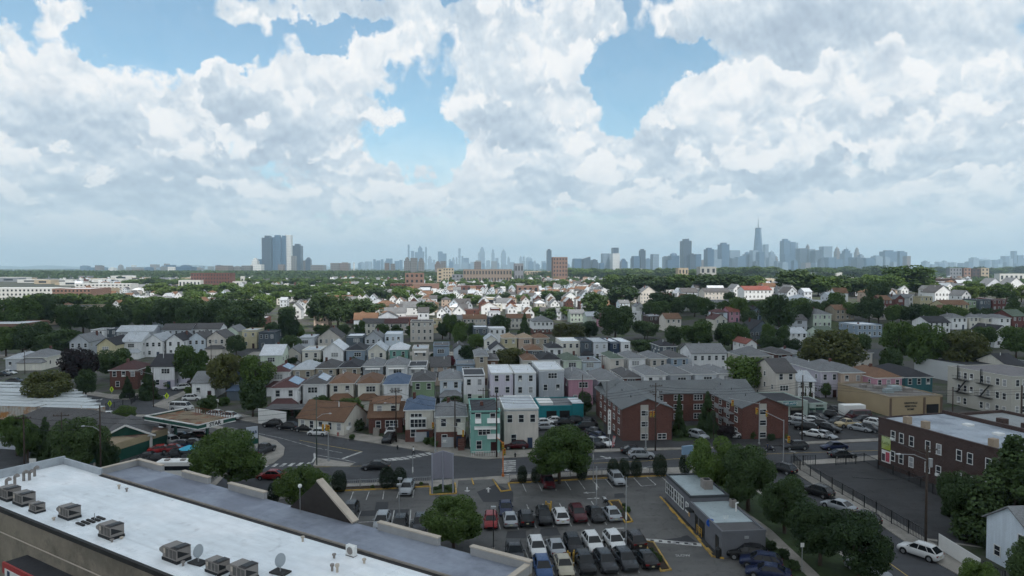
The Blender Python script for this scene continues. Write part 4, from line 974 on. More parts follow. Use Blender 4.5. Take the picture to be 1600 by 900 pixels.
# ===== brick apartment court across the avenue
ap = thing('brick_apartment_court', 'U-shaped red brick apartment block with grey gabled roofs around a garden', 'apartment building', (0,0,0), 0)
def wing(a, w, d, H, rh, kind, beige=True, name='wing'):
    par = inst(name + '_anchor', MB().box(-.02,.02,.5,.54,0,.1).mesh('anchor', M_CONC), ap) if False else None
    e = thing('x', None, None); bpy.data.objects.remove(e)
    q = MB().box(0, w, 0, d, -.5, H); x = w/2
    r, g = roof_mb(kind, w, d, H, rh, .45)
    base = q.obj(name, wallm('brick'), ap, a, GRID)
    g2 = MB().poly([(v[0]+x, v[1], v[2]) for v in g.v], g.f); g2.obj('gable_wall', wallm('brick'), base)
    rr = MB().poly([(v[0]+x, v[1], v[2]) for v in r.v], r.f).obj('wing_roof', mat('grey asphalt shingles', (.135,.145,.15), .9, .12, .3, 'shingle'), base)
    fw = 2.0
    return base
def bwin(par, x, z, w, h, y, rz):         # window directly under a wing (thing > wing > window)
    f, p_ = win_mesh(w, h, 0); k = (w, h, 'm')
    if k not in _W:
        m_ = bpy.data.meshes.new('window')
        vs = [v.co[:] for v in f.vertices] + [v.co[:] for v in p_.vertices]; n = len(f.vertices)
        m_.from_pydata(vs, [], [tuple(q.vertices) for q in f.polygons] + [tuple(i + n for i in q.vertices) for q in p_.polygons])
        m_.materials.append(M_TRIM); m_.materials.append(M_PANE); m_.polygons.foreach_set('material_index', [0]*len(f.polygons) + [1]*len(p_.polygons)); _W[k] = m_
    return inst('window', _W[k], par, (x, y, z), rz)
LW = at(973, 689, .15); RW = at(1160, 686.5, .15)
for a, w, nm in ((LW, 9.8, 'left_wing'), (RW, 9.4, 'right_wing')):
    bse = wing(a, w, 24, 6.3, 1.9, 'G', name=nm)
    MB().box(w*.36, w*.52, -.05, 0, .0, 7.4 if False else 7.0).obj('stair_panel', mat('pale stair panel', (.44,.42,.38), .7, .06), bse)
    for z in (.35, 2.75, 4.9): bwin(bse, w*.44, z, 1.25, .95, -.05, 0)
    if nm == 'left_wing': bwin(bse, w*.80, .25, 1.6, 1.0, 0, 0)
    side = 0 if nm == 'left_wing' else 0
    for y in (3, 7, 11, 15, 19):
        for z in (.6, 2.9, 5.0 - .2): bwin(bse, 0, z, 1.2, .95, y, -math.pi/2)
    if nm == 'right_wing':
        for y in (5, 10):
            for z in (2.3, 4.3): MB().box(-1.3, 0, y-1.2, y+1.2, z-.12, z).box(-1.3,-1.24,y-1.2,y+1.2,z,z+.9).obj('balcony', M_METAL, bse)
    for yy in (5, 12, 18):
        MB().tube((w*.3, yy, 6.6), (w*.3, yy, 8.1), .07).obj('vent_pipe', M_BLACK, bse)
TW = LW + Vector((-math.sin(GRID), math.cos(GRID), 0)) * 15.5; TL = (RW - LW).dot(Vector((math.cos(GRID), math.sin(GRID), 0)))
q = MB().box(9.8, TL, 0, 9.5, -.5, 6.3); bse = q.obj('rear_wing', wallm('brick'), ap, TW, GRID)
r, g = roof_mb('S', TL+9.0, 9.5, 6.301, 1.9, .45)
MB().poly([(v[0]+(TL+9.4)/2+.5, v[1], v[2]) for v in r.v], r.f).obj('wing_roof', mat('grey asphalt shingles', (0,0,0)), bse)
for x in (12, 16.5, 21): 
    for z in (.6, 2.6, 4.7): bwin(bse, x, z, 1.9, 1.1, 0, 0)
MB().box(13.6, 14.8, -.05, 0, .2, 2.2).obj('entrance', mat('pale stair panel', (0,0,0)), bse)

# ===== teal repair shop, auto body shop, memorial home
def simple_block(name, label, cat, a, rz, w, d, H, wm, rm, par=.35, group=None, parm=None):
    o = thing(name, label, cat, a, rz, group)
    MB().box(0, w, 0, d, -1.0, H).obj('wall', wm, o)
    MB().box(.2, w-.2, .2, d-.2, H+.003, H+.10).obj('roof', rm, o)
    if par:
        q = MB(); q.box(-.06, w+.06, -.06, .2, H+.002, H+par); q.box(-.06, w+.06, d-.2, d+.06, H+.002, H+par); q.box(-.06,.2,.2,d-.2,H+.002,H+par-.01); q.box(w-.2,w+.06,.2,d-.2,H+.002,H+par-.01)
        q.obj('parapet', parm or wm, o)
    return o
a = at(843, 657, .15); c = at(912, 655, .15); d_ = a.y / FPX
M_TEAL = mat('teal painted render', (.015,.20,.23), .7, .12, .5)
o = simple_block('repair_garage', 'teal single-storey garage with two dark open bays behind the round tree', 'garage', a, GRID, 69*d_, 10, 2.9, M_TEAL, roofm('grey', True))
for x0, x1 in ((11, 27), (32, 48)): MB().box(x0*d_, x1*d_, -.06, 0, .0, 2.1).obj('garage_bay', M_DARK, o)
MB().box(52*d_, 69.5*d_, -.4, -.0601, -.5, 3.7).obj('side_bay', M_TEAL, o); MB().box(51.8*d_, 69.7*d_, -.5, 6, 3.701, 3.8).obj('side_roof', roofm('white', True), o)
MB().box(1*d_, 24*d_, 2, 8, 3.0, 3.5).obj('rooftop_container', M_WHITE, o)
a = at(1203, 655, .15); d_ = a.y / FPX
M_MINT = mat('pale mint render', (.36,.43,.39), .8, .08, .4); M_DKGRN = mat('dark green trim', (.015,.065,.045), .6, .1)
o = simple_block('body_shop', 'pale mint body shop with teal lettered sign above a wide dark bay', 'garage', a, GRID, 62*d_, 11, 3.7, M_MINT, roofm('black', True), .3)
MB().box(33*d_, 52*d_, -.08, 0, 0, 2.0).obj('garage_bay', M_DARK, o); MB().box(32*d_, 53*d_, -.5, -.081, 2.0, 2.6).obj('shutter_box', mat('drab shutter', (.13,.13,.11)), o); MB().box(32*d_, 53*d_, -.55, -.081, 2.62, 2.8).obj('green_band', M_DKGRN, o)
s_ = MB().box(21*d_, 43*d_, -.14, 0, 3.05, 3.85).obj('sign_board', mat('teal sign', (.01,.16,.20), .4, .08), o); text(s_, "JOSE'S AUTO", .62, 32*d_, -.15, 3.45, M_WHITE, bold=True)
a = at(1264.5, 653, .15)
o = simple_block('tyre_shop', 'low mint workshop with green awnings right of the body shop', 'garage', a, GRID, 29*d_, 8, 3.1, M_MINT, roofm('black', True), .25)
for x0, x1 in ((0.5, 6), (11, 22)): MB().box(x0*d_, x1*d_, -.07, 0, 0, 1.9).obj('garage_bay', mat('grey roller shutter', (.12,.14,.15)), o); MB().box(x0*d_-.1, x1*d_+.1, -.6, -.071, 1.92, 2.25).obj('awning', M_DKGRN, o)
text(o, "BRAKES", .5, 17*d_, -.08, 2.7, M_BLACK, bold=True)
A = at(1390, 622, 4.4); Bk = at(1309, 600, 4.4); M_TAN = mat('tan rendered wall', (.36,.28,.175), .85, .08, .3)
rzm = frame_from(A, Bk) - R(90); LM = (Bk - A).length; WM = (at(1482, 622, 4.4) - A).length
o = simple_block('memorial_home', 'tan single-storey funeral home with dark lettering on its front', 'building', (A.x, A.y, 0), rzm, WM, LM, 4.4, M_TAN, mat('taupe roof', (.17,.155,.14), .8, .15), .3, parm=mat('tan coping', (.30,.24,.16)))
for i, w_ in enumerate(('GREENVILLE', 'MEMORIAL', 'HOME')): text(o, w_, .62, WM*.40, -.03, 3.1 - i*.72, M_BLACK, bold=True)
for x in (.0, WM*.64, WM-.5): MB().box(x, x+.5, -.12, 0, -.5, 4.3).obj('pier', mat('brown pier', (.14,.10,.075)), o)
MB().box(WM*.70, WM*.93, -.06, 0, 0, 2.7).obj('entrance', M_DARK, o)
for x, y, s in ((3, 5, 1.1), (6, 7, 1.4), (4, 10, 1.0), (9, 6, 1.0), (2.5, 13, .8)): MB().box(x, x+1.8*s, y, y+1.3*s, 4.45, 4.45+.9*s).obj('roof_unit', M_LROOF if s > 1 else M_UNIT, o)
# ===== brick row with the painted billboard
A = at(1371.5, 726, .15); Bf = at(1478, 764, .15); rz1 = frame_from(A, Bf) + R(90)     # local x = along front away from the street corner
dirL = (Bf - A).normalized(); LL = 46
o = thing('brick_corner_building', 'two-storey dark brick building with green billboard and grey roof', 'building', A, math.atan2(dirL.y, dirL.x))
nl = 14.0
MB().box(0, LL, 0, nl, -.5, 8.0).obj('wall', wallm('brown brick'), o); MB().box(.3, LL-.3, .3, nl-.3, 7.9, 8.06).obj('roof', mat('patched silver roof', (.34,.38,.43), .7, .22, .25, col2=(.24,.27,.31)), o)
q = MB(); q.box(-.05, LL, -.05, .3, 8.0, 8.3); q.box(-.05, LL, nl-.3, nl+.05, 8.0, 8.7); q.box(-.05,.3,.3,nl-.3,8.0,8.25); q.obj('parapet', wallm('brown brick'), o)
for k, x in enumerate((3.2, 4.9, 6.9, 10.0, 12.0, 15.5, 17.3, 20.2, 23.3)):
    for z in (1.6, 5.0): window(o, x, z, .75, 1.5, 0, 0)
MB().box(10.6, 14.3, -.4, 0, -.4, 7.9).obj('bay', wallm('brown brick'), o) if False else None
for k, x in enumerate((4.5, 8.0, 19.5, 27)): MB().box(x, x+.9, .6, 1.6, 8.06, 9.3).obj('chimney', mat('beige brick', (.34,.27,.20)), o)
for x, y in ((8, 9), (14, 8), (18, 7.5), (24, 8)): MB().box(x, x+1.2, y, y+1.2, 8.06, 8.4).obj('skylight', M_WHITE, o)
bb = tag(MB().box(.9, 2.75, -.14, -.02, 3.1, 5.3).obj('billboard', mat('lime billboard print', (.30,.36,.06), .5, .1, .8, col2=(.42,.50,.25)), None, A, math.atan2(dirL.y, dirL.x)), 'lime green painted billboard high on the dark brick wall', 'billboard')
text(bb, 'Lady', .8, 1.8, -.15, 4.2, mat('dark green lettering', (.10,.15,.03)), name='lettering')
bb = thing('poster_board', 'pair of pink and white posters below the lime billboard', 'poster', A, math.atan2(dirL.y, dirL.x)); MB().box(.9,2.75,-.10,-.02,.9,2.9).obj('backing', M_WHITE, bb); MB().box(1.8,2.6,-.13,-.101,1.1,2.7).obj('pink_poster', mat('pink print', (.42,.08,.11), .5, .2, 2), bb); MB().box(1.0,1.65,-.13,-.101,1.1,2.3).obj('dark_poster', mat('dark print', (.06,.05,.06), .5, .3, 2), bb)
pB = A + Vector((-dirL.y, dirL.x, 0)) * 14.3
o = simple_block('brick_row_building', 'brick building with pale grey roof behind the corner brick building', 'building', pB, math.atan2(dirL.y, dirL.x), 44, 13, 7.4, wallm('brown brick'), mat('pale gravel roof', (.26,.275,.28), .8, .15, .3), .6)
for x, y in ((9, .6), (13, .8), (23, .7)): MB().box(x, x+1.4, y, y+1.0, 7.5, 9.2).obj('chimney', wallm('brown brick'), o)
pC = A + Vector((-dirL.y, dirL.x, 0)) * 29
o = simple_block('brick_row_building', 'low brick building with grey roof cut by the right picture edge', 'building', pC + dirL * 6, math.atan2(dirL.y, dirL.x), 36, 14, 6.6, wallm('brick'), roofm('silver', True), .5)
# ===== grey three-storey flats with fire escapes
A = at(1481, 573, 9.2); Bf = at(1581, 590, 9.2); dl = (Bf - A); L3 = dl.length; ang = math.atan2(dl.y, dl.x)
o = simple_block('apartment_building', 'pale grey three-storey flats with two iron fire escapes on the side', 'apartment building', (A.x, A.y, 0), ang, L3, 16, 9.2, mat('pale grey render', (.42,.41,.37), .85, .06, .3), mat('taupe flat roof', (.16,.15,.155), .8, .15), .25)
for fx in (.20, .30, .40, .56, .66, .80, .90):
    for z in (.8, 3.9, 7.0):
        if fx == .40 and z < 1: continue
        window(o, L3*fx, z, .85, 1.45, 0, 0)
for fx in (.10, .22, .34, .46):
    for z in (1.2, 4.2, 7.2): window(o, L3, z, .9, 1.4, 16*fx, math.pi/2)
for fx in (.17, .54):
    x = L3*fx; f_ = MB()
    for z in (3.5, 6.6):
        f_.box(x-.6, x+3.4, -1.0, -.02, z, z+.08)
        for yy in (-1.0,): f_.box(x-.6, x+3.4, yy, yy+.04, z+.9, z+.96)
        for i in range(11): f_.box(x-.6+i*.4, x-.57+i*.4, -1.0, -.97, z, z+.95)
    f_.bar((x+.4,-.5,3.6), (x+2.8,-.5,6.6), .5, .06); f_.bar((x+.2,-.2,6.6), (x+.2,-.2,10.0), .05, .3); f_.bar((x+.6,-.2,6.6), (x+.6,-.2,10.0), .05, .05)
    f_.obj('fire_escape', M_BLACK, o)
# ===== white warehouse with black roof, right
A = at(1429, 558, 5.6); Bf = at(1501, 570, 5.6); dl = (Bf - A); ang = math.atan2(dl.y, dl.x)
o = simple_block('white_warehouse', 'long white windowless warehouse with black roof left of grey flats', 'warehouse', (A.x, A.y, 0), ang, 26, 26, 5.6, mat('white block wall', (.50,.52,.53), .85, .05, .3), roofm('black', True), .15)
for x, y in ((5,4),(8,9),(9,14),(11,16),(12,13),(12,18)): MB().box(x, x+.9, y, y+.7, 5.7, 6.0).obj('skylight', M_WHITE, o)

# ===== filling station: canopy with the green fascia
Fr = at(309, 664, 5.6); Fl = at(226, 649.5, 5.6); Bk = at(354, 654, 5.6)
ex = (Fr - Fl); Lx = ex.length; angc = math.atan2(ex.y, ex.x); ey = Vector((-ex.y, ex.x, 0)).normalized(); Ly = max(8.0, (Bk - Fr).dot(ey) + 2.0)
o = thing('filling_station_canopy', 'rusty roofed filling station canopy with green and white fascia', 'canopy', (Fl.x, Fl.y, 0), angc)
M_GRN = mat('dark green fascia', (.012,.070,.052), .5, .1)
MB().box(.3, Lx-.3, .3, Ly-.3, 5.0, 5.25).obj('deck', mat('rusty deck', (.20,.155,.10), .9, .3, .5, col2=(.17,.07,.035)), o)
for nm, bx_ in (('front_fascia', (0, Lx, 0, .15)), ('right_fascia', (Lx-.15, Lx, .151, Ly)), ('left_fascia', (0, .15, .151, Ly))):
    q = MB().box(*bx_, 4.85, 5.45).obj(nm, M_GRN, o); e = .04
    b_ = bx_; MB().box(b_[0]-e, b_[1]+e, b_[2]-e, b_[3]+e, 5.451, 5.62).obj('white_stripe', M_WHITE, q); MB().box(b_[0]-e, b_[1]+e, b_[2]-e, b_[3]+e, 4.70, 4.849).obj('white_stripe', M_WHITE, q)
q = MB().box(Lx+.002, Lx+.07, Ly*.22, Ly*.66, 4.66, 5.66).obj('name_panel', M_WHITE, o); text(q, 'STAR', 1.05, Lx+.085, Ly*.44, 5.15, M_BLACK, rz=math.pi/2, bold=True)
f_ = MB()
for i in range(16): x = Lx*.28 + i*(Lx*.70)/15; f_.box(x, x+.08, Ly-.3, Ly-.2, 5.2, 6.3)
f_.box(Lx*.28, Lx*.99, Ly-.28, Ly-.22, 6.2, 6.3); f_.obj('rusty_rail', mat('rust', (.12,.05,.03), .9, .3, 2), o)
for x, y in ((Lx*.22, Ly*.5), (Lx*.82, Ly*.5)): MB().box(x-.2, x+.2, y-.2, y+.2, 0, 5.0).obj('column', M_GRN, o)
o = thing('price_sign', 'white and green filling station sign on two posts at the corner', 'sign', at(394, 716, .15), R(40))
MB().box(-1.0,1.0,-.15,.15,3.5,5.6).obj('name_panel', mat('sign face pale', (.42,.46,.52)), o); MB().box(-1.0,1.0,-.15,.15,2.5,3.4).obj('price_panel', M_GRN, o); text(o, 'STAR', .75, 0, -.16, 4.6, mat('dark blue print', (0,0,0)), bold=True)
for x in (-1.1, 1.1): MB().tube((x,0,0),(x,0,5.6),.08).obj('post', M_BLACK, o)
# office with the green gable and big dark roof
A = at(155, 712, .15)
o = thing('station_office', 'low building with green gable and white trim beside the filling station', 'building', A, R(24))
wdt = 8.5; H = 3.0
MB().box(0, wdt, 0, 9, -.5, H).obj('wall', M_WHITE, o)
r, g = roof_mb('G', wdt, 9, H, 2.0, .6); MB().poly([(v[0]+wdt/2, v[1], v[2]) for v in r.v], r.f).obj('roof', roofm('dark'), o)
MB().poly([(v[0]+wdt/2, v[1]-.01, v[2]) for v in g.v], g.f).obj('gable_wall', M_GRN, o)
q = MB(); q.bar((-.6,-.62,H-.15),(wdt/2,-.62,H+2.2),.12,.3); q.bar((wdt+.6,-.62,H-.15),(wdt/2,-.62,H+2.2),.12,.3); q.bar((-.5,-.3,H-.1),(wdt+.5,-.3,H-.1),.3,.2); q.obj('gable_trim', M_WHITE, o)
A = at(172, 725, .15); C_ = at(262, 695, .15); ang = frame_from(A, C_)
o = simple_block('forecourt_store', 'low store with dark green lower wall and tan roof band on forecourt', 'building', A, ang, (C_-A).length, 5, 2.0, M_GRN, mat('stained tan roof', (.30,.24,.16), .85, .25, .4, col2=(.15,.09,.07)), 0)
MB().box(0, (C_-A).length, -.08, 0, 2.02, 3.2).obj('fascia', mat('tan fascia', (.36,.30,.19), .8, .1), o); MB().box(0, (C_-A).length, .001, 5, 3.0, 3.25).obj('canopy_roof', mat('stained tan roof', (0,0,0)), o)
pos = atT(48, 712); 
house(at(60, 704, .15), 24, 13, 3.0, 'H', 'grey', 'dark', 'low white building under a large dark hip roof behind street trees', rz=R(-12), rh=3.6, group=None, name='low_workshop', cat='building', sidewin=False)
# parked semi-trailers
M_TR = mat('trailer aluminium', (.40,.42,.43), .5, .10, .6, 'container', orand=.08); M_RUST = mat('rusty trailer side', (.42,.40,.36), .8, .2, .35, 'container', col2=(.34,.16,.05))
for i in range(9):
    p_ = at(152 - i * 7, 668 - i * 5.0, .15)
    for k in range(2):
        o = thing('semi_trailer', 'long %s box trailer, %s from the front, %s of its pair' % ('rust-stained' if i == 0 and k == 0 else 'pale aluminium', ordn(i+1), ('right-hand', 'left-hand')[k]), 'trailer', p_ - Vector((math.cos(R(-7)), math.sin(R(-7)), 0)) * (k * 14.2), R(-7), 'trailers parked side by side on the left')
        MB().box(-13.6, 0, 0, 2.5, 1.15, 4.05).obj('box_body', M_RUST if i == 0 else M_TR, o); MB().box(-13.65, .05, -.03, 2.53, 4.051, 4.08 + .10 * (i * 7 % 3)).obj('roof', mat('trailer roof', (.46,.49,.50), .6, .12, .5), o)
        for y in (.35, 2.15):
            for x in (-11.8, -10.6): MB().tube((x, y-.3, .5), (x, y+.3, .5), .5, 12).obj('wheel', M_RUBBER, o)
        for y in (.6, 1.9): MB().box(-3.2,-3.0,y-.08,y+.08,0,1.15).obj('landing_leg', M_METAL, o)
# double-faced billboard seen from behind, on three posts, on the planted island
p_ = at(692, 769, .15); o = thing('pylon_sign', 'blank back of a V-shaped grey pylon sign on three posts', 'sign', p_, R(3))
for s in (-1, 1): MB().poly([(0,0,2.2),(s*1.5,-.65,2.2),(s*1.5,-.65,6.0),(0,0,6.3),(0,.22,2.2),(s*1.5,-.43,2.2),(s*1.5,-.43,6.0),(0,.22,6.3)], [(0,1,2,3) if s > 0 else (3,2,1,0),(7,6,5,4) if s > 0 else (4,5,6,7),(0,4,5,1),(1,5,6,2),(2,6,7,3)]).obj('panel', mat('grey sign back', (.235,.235,.28), .6, .06, .4), o)
for x, y in ((-1.55,-.68),(0,-.05),(1.55,-.68)): MB().tube((x,y,0),(x,y,6.1),.12,10).obj('post', mat('grey sign post', (.30,.31,.36), .5, .05), o)
# ---------------------------------------------------------------- houses placed one by one
# x0, x1 = front corners, ye = front eave line in the survey picture, H = eave height in metres
ROOFN = {'H': 'hip', 'G': 'gabled', 'S': 'pitched', 'F': 'flat'}
def row(name, rows, group):
    rows = sorted(rows, key=lambda r: r[0])
    for i, r in enumerate(rows):
        x0, x1, ye, H, roof, wc, rc, d = r[:8]; deco = r[8] if len(r) > 8 else (); low = r[9] if len(r) > 9 else None; rz = r[10] if len(r) > 10 else GRID
        p = atT((x0 + x1) / 2, ye, H); w = (x1 - x0) / FPX * p.y * .985
        if p.y > 330: fr = True
        if 'fourth' in name or 'fifth' in name or 'left' in name:
            if (i * 7 + len(name)) % 4 == 0 and 'skirt' not in deco: deco = tuple(deco) + ('skirt',)
        house(p, w, d, H, roof, wc, rc, '%s house with %s %s roof, %s from left in %s' % (wc, rc, ROOFN[roof], ordn(i+1), name), deco=deco, low=low, group=group, rz=rz, sidewin=p.y < 300)
# front row on the avenue
row('the avenue front row', [
 (633,677,640,6.4,'H','cream','blue',11,('chimney',),'brick'), (681,728,650,6.0,'H','cream','grey',11,('chimney',),'brick'),
 (735,782,644,7.6,'F','mint','black',12,('awning',)), (787,842,640,7.4,'F','beige','silver',13,('cornice',)),
 (576,629,652,3.4,'S','brick','brown',10,())], 'houses along the avenue')
R2 = [(424,464,606,6.2,'H','white','maroon',12,('solar','skirt'),'brick'),(473,509,600,6.4,'H','white','dark',12,('solar',)),(515,552,599,6.2,'H','cream','brown',12,('skirt',)),(559,593,599,6.2,'H','cream','brown',12,('skirt',)),(600,637,600,6.6,'H','white','blue',12),
 (644,679,595,6.4,'H','green','dark',12,(),'grey'),(687,721,593,6.4,'H','pale blue','grey',12,('skirt',)),(724,758,587,7.2,'F','white','black',11,(),'pale green'),(767,802,584,8.4,'F','lilac','white',14,('cornice',)),(804,838,584,8.4,'F','silver','white',14,('cornice',)),(842,882,579,8.8,'F','grey','white',15,('cornice',)),
 (888,927,592,6.6,'H','pink','grey',14),(935,973,594,6.0,'H','pale blue','grey',14),(974,1003,590,5.2,'H','brick','dark',14),(1008,1041,586,6.4,'H','white','grey',13),(1047,1081,585,6.4,'H','grey','grey',13),(1085,1120,584,6.4,'H','silver','grey',13),(1123,1146,583,6.2,'H','white','grey',13)]
row('the second row', R2, 'houses of the second row')
R3 = [(420,451,581,6.2,'H','white','maroon',11,('solar','skirt')),(457,489,577,6.4,'H','tan','silver',12,(),'brown brick'),(493,525,575,6.4,'H','tan','dark',12,(),'brown brick'),(530,562,574,6.4,'H','tan','black',12),(567,598,572,6.4,'H','grey','grey',12,('awning',)),(603,636,571,6.6,'H','white','grey',12,('awning',),'pink'),
 (638,667,573,5.6,'F','white','black',11,('awning',)),(673,703,573,5.2,'S','peach','dark',10,('skirt',)),(713,742,570,5.8,'F','blue','grey',10),(743,762,556,8.6,'H','tan','grey',14),(763,778,562,7.2,'H','brown','dark',12),(818,841,563,6.2,'H','cream','brown',12),(843,876,562,6.4,'H','white','black',12),(880,909,563,6.2,'H','pale green','green',12),
 (910,940,566,4.8,'F','pale blue','grey',12),(954,975,560,6.6,'H','beige','green',13),(982,1009,560,6.4,'H','white','grey',13),(1016,1042,560,6.4,'H','beige','grey',13),(1048,1076,559,6.4,'H','blue','dark',13),(1080,1137,552,6.8,'S','white','grey',11)]
row('the third row', R3, 'houses of the third row')
R4 = [(407,440,555,6.4,'S','pale green','white',12),(443,470,553,5.6,'G','beige','grey',11,('skirt',)),(472,500,548,6.8,'F','cream','silver',12),(505,536,547,6.8,'G','white','white',12),(541,570,547,6.6,'H','blue','black',13),(575,602,548,6.8,'G','cream','silver',12),(609,637,546,6.8,'H','mint','white',12),(644,669,546,6.8,'F','beige','silver',12,('awning',)),
 (677,702,541,7.2,'F','blue','dark',12),(709,727,545,6.0,'G','pale blue','dark',12),(758,777,531,6.4,'G','cream','silver',10),(766,790,546,5.4,'G','white','black',10),(785,808,528,6.6,'H','yellow','tan',10),(810,832,528,6.6,'H','peach','tan',10),(834,858,528,6.6,'H','tan','brown',10),(822,848,547,5.8,'H','slate','brown',10),(856,880,544,6.4,'H','white','black',11),
 (877,907,534,6.8,'F','cream','white',14),(908,925,534,7.0,'F','slate','black',14),(927,950,535,6.8,'F','silver','silver',14),(953,968,535,6.6,'F','navy','white',14),(970,985,535,6.6,'F','white','white',14),(1032,1057,541,5.8,'H','slate','black',12),(1158,1207,556,5.6,'H','beige','grey',11),(1212,1239,553,6.0,'H','brick','dark',12),(1241,1256,552,6.0,'H','pale blue','grey',12)]
row('the fourth row', R4, 'houses of the fourth row')
R5 = [(467,490,528,6.8,'F','silver','silver',12),(497,532,527,6.8,'G','beige','dark',12),(541,567,526,6.6,'F','slate','white',12),(570,597,528,6.4,'G','grey','grey',12),(601,627,523,7.2,'F','pale blue','white',13),(641,677,503,9.2,'F','beige','dark',12),(404,429,520,7.0,'F','slate','black',12),(378,401,517,7.4,'F','yellow','silver',12),(351,372,518,7.0,'G','pale green','grey',12),(324,351,528,6.6,'G','beige','dark',12),(293,321,530,6.0,'G','pale blue','dark',12),
 (566,600,505,6.0,'S','cream','dark',9),(601,637,505,6.0,'S','beige','maroon',9),(690,722,499,6.0,'S','cream','grey',9),(723,760,498,6.2,'S','beige','brown',9),(762,790,497,6.4,'F','navy','dark',9),(792,830,497,6.0,'S','cream','brown',9),(740,762,512,7.2,'F','slate','white',11),(764,790,514,6.2,'F','white','white',11),(832,865,502,6.6,'H','white','grey',12,(),'brick'),(676,690,500,6.6,'F','yellow','tan',10)]
row('the fifth row', R5, 'houses of the fifth row')
RL = [(109,138,534,6.4,'G','grey','grey',13),(152,180,539,6.0,'G','yellow','black',13),(190,220,534,6.4,'S','white','silver',13),(226,253,533,6.2,'G','white','silver',13),(260,285,532,6.2,'G','white','black',13),(142,162,516,6.0,'F','white','grey',10),(163,182,515,6.0,'F','slate','black',10),(183,238,518,6.0,'S','grey','silver',10),(253,298,515,6.4,'S','grey','dark',10),(299,343,514,6.4,'S','white','dark',10)]
row('the far left rows', RL, 'houses of the far left rows')
row('the left corner block', [(236,272,572,6.4,'S','white','black',12,(),'lilac'),(172,214,578,5.6,'H','brick','maroon',10),(300,335,598,4.2,'S','white','grey',10),(359,380,590,5.6,'G','slate','blue',12),(34,72,558,4.2,'H','cream','grey',12),(9,34,560,4.0,'H','silver','silver',12),(384,412,586,5.4,'S','grey','dark',12)], 'houses of the left corner block')
RR = [(1212,1244,582,8.2,'S','beige','dark',12),(1246,1274,596,5.0,'S','white','silver',9),(1281,1312,580,7.0,'H','lilac','grey',24),(1313,1351,582,6.8,'H','peach','grey',18),(1283,1310,596,4.2,'G','lilac','grey',9),(1366,1411,590,6.2,'H','pink','brown',14),(1413,1459,589,5.8,'H','teal','black',16),(1573,1602,571,6.0,'S','cream','black',12),(1329,1364,600,3.6,'G','peach','silver',8)]
row('the row beyond the car lots', RR, 'houses beyond the car lots')
RH = [(1341,1364,551,6.0,'H','beige','dark',12),(1270,1300,491,6.6,'H','pale green','grey',12),(1338,1380,508,5.4,'F','blue','white',14),(1240,1270,468,6.2,'H','white','silver',12),(1170,1212,517,6.2,'G','slate','black',12),(1162,1207,453,6.8,'S','white','red',12),(1100,1142,456,6.2,'S','beige','dark',12),(1106,1150,475,6.0,'S','pale green','grey',10),(1151,1176,476,6.0,'S','silver','grey',10),
 (1118,1137,488,5.6,'H','pale blue','maroon',10),(1116,1136,499,5.4,'G','cream','maroon',11),(1139,1156,487,5.4,'S','pink','red',10),(1178,1190,484,5.4,'G','blue','black',12),(1374,1393,481,6.0,'F','beige','dark',12),(1377,1395,469,5.4,'S','red','brown',11),(1398,1414,467,5.4,'G','red','grey',12),(1420,1433,465,5.4,'G','white','grey',11),(1437,1458,464,6.2,'F','yellow','grey',11),(1460,1489,457,6.6,'G','white','dark',13),
 (1491,1514,458,6.0,'F','beige','white',12),(1488,1527,471,6.0,'F','green','white',12),(1530,1549,469,6.4,'F','slate','grey',13),(1550,1573,468,6.6,'F','red','white',13),(1463,1480,487,5.4,'G','white','brown',11),(1481,1500,485,5.0,'G','yellow','brown',11),(1474,1516,476,5.4,'S','yellow','brown',10),(1450,1486,504,5.0,'S','white','black',11),(1487,1512,497,5.2,'H','white','grey',11),(1514,1536,496,5.2,'H','cream','grey',11),(1537,1558,497,5.2,'H','cream','grey',11),(1560,1580,497,5.8,'H','white','grey',11),
 (1581,1606,494,6.2,'S','red','green',12),(1553,1578,518,6.4,'G','white','black',12),(1540,1570,446,6.0,'G','silver','grey',12),(1572,1604,446,6.4,'G','white','grey',12),(970,1000,458,8.2,'S','beige','grey',12),(1000,1028,458,8.2,'G','beige','grey',12),(968,984,474,5.2,'S','pale blue','grey',10),(994,1008,479,5.2,'G','white','grey',10),(1014,1036,494,6.2,'F','brown brick','silver',12),(1040,1065,498,6.2,'S','beige','brown',11),
 (880,903,465,6.0,'G','white','grey',11),(845,868,486,5.4,'S','grey','dark',10),(870,890,487,5.4,'S','silver','grey',10),(891,914,490,5.4,'S','pale green','grey',10),(916,938,494,5.4,'S','pale green','silver',10),(939,960,496,5.4,'G','pink','maroon',12),(1280,1305,520,5.6,'S','pale green','green',10),(1226,1262,521,5.0,'S','white','silver',9),(1166,1183,537,5.6,'G','white','red',12),(1236,1262,500,5.4,'S','grey','dark',10),(1305,1336,484,5.4,'S','tan','brown',10),(1268,1292,476,5.4,'S','tan','silver',10)]
row('the hillside rows', RH, 'houses on the rising ground')
# the tan ranch with its side gable to the right
p = atT(520, 655, 3.0)
house(p - Vector((2.5, 0, 0)), 11, 8.5, 3.0, 'S', 'cream', 'brown', 'low cream ranch house with wide brown pitched roof by the junction', rz=R(-20), rh=2.8, low=None, group='houses along the avenue')
p = at(1614, 912, .15)
house(Vector((p.x + 4.6, p.y + .5, .15)), 9, 6.5, 4.9, 'S', 'pale blue', 'grey', 'pale blue house with grey pitched roof at the right picture edge', rz=R(5.4), rh=2.2, group=None)
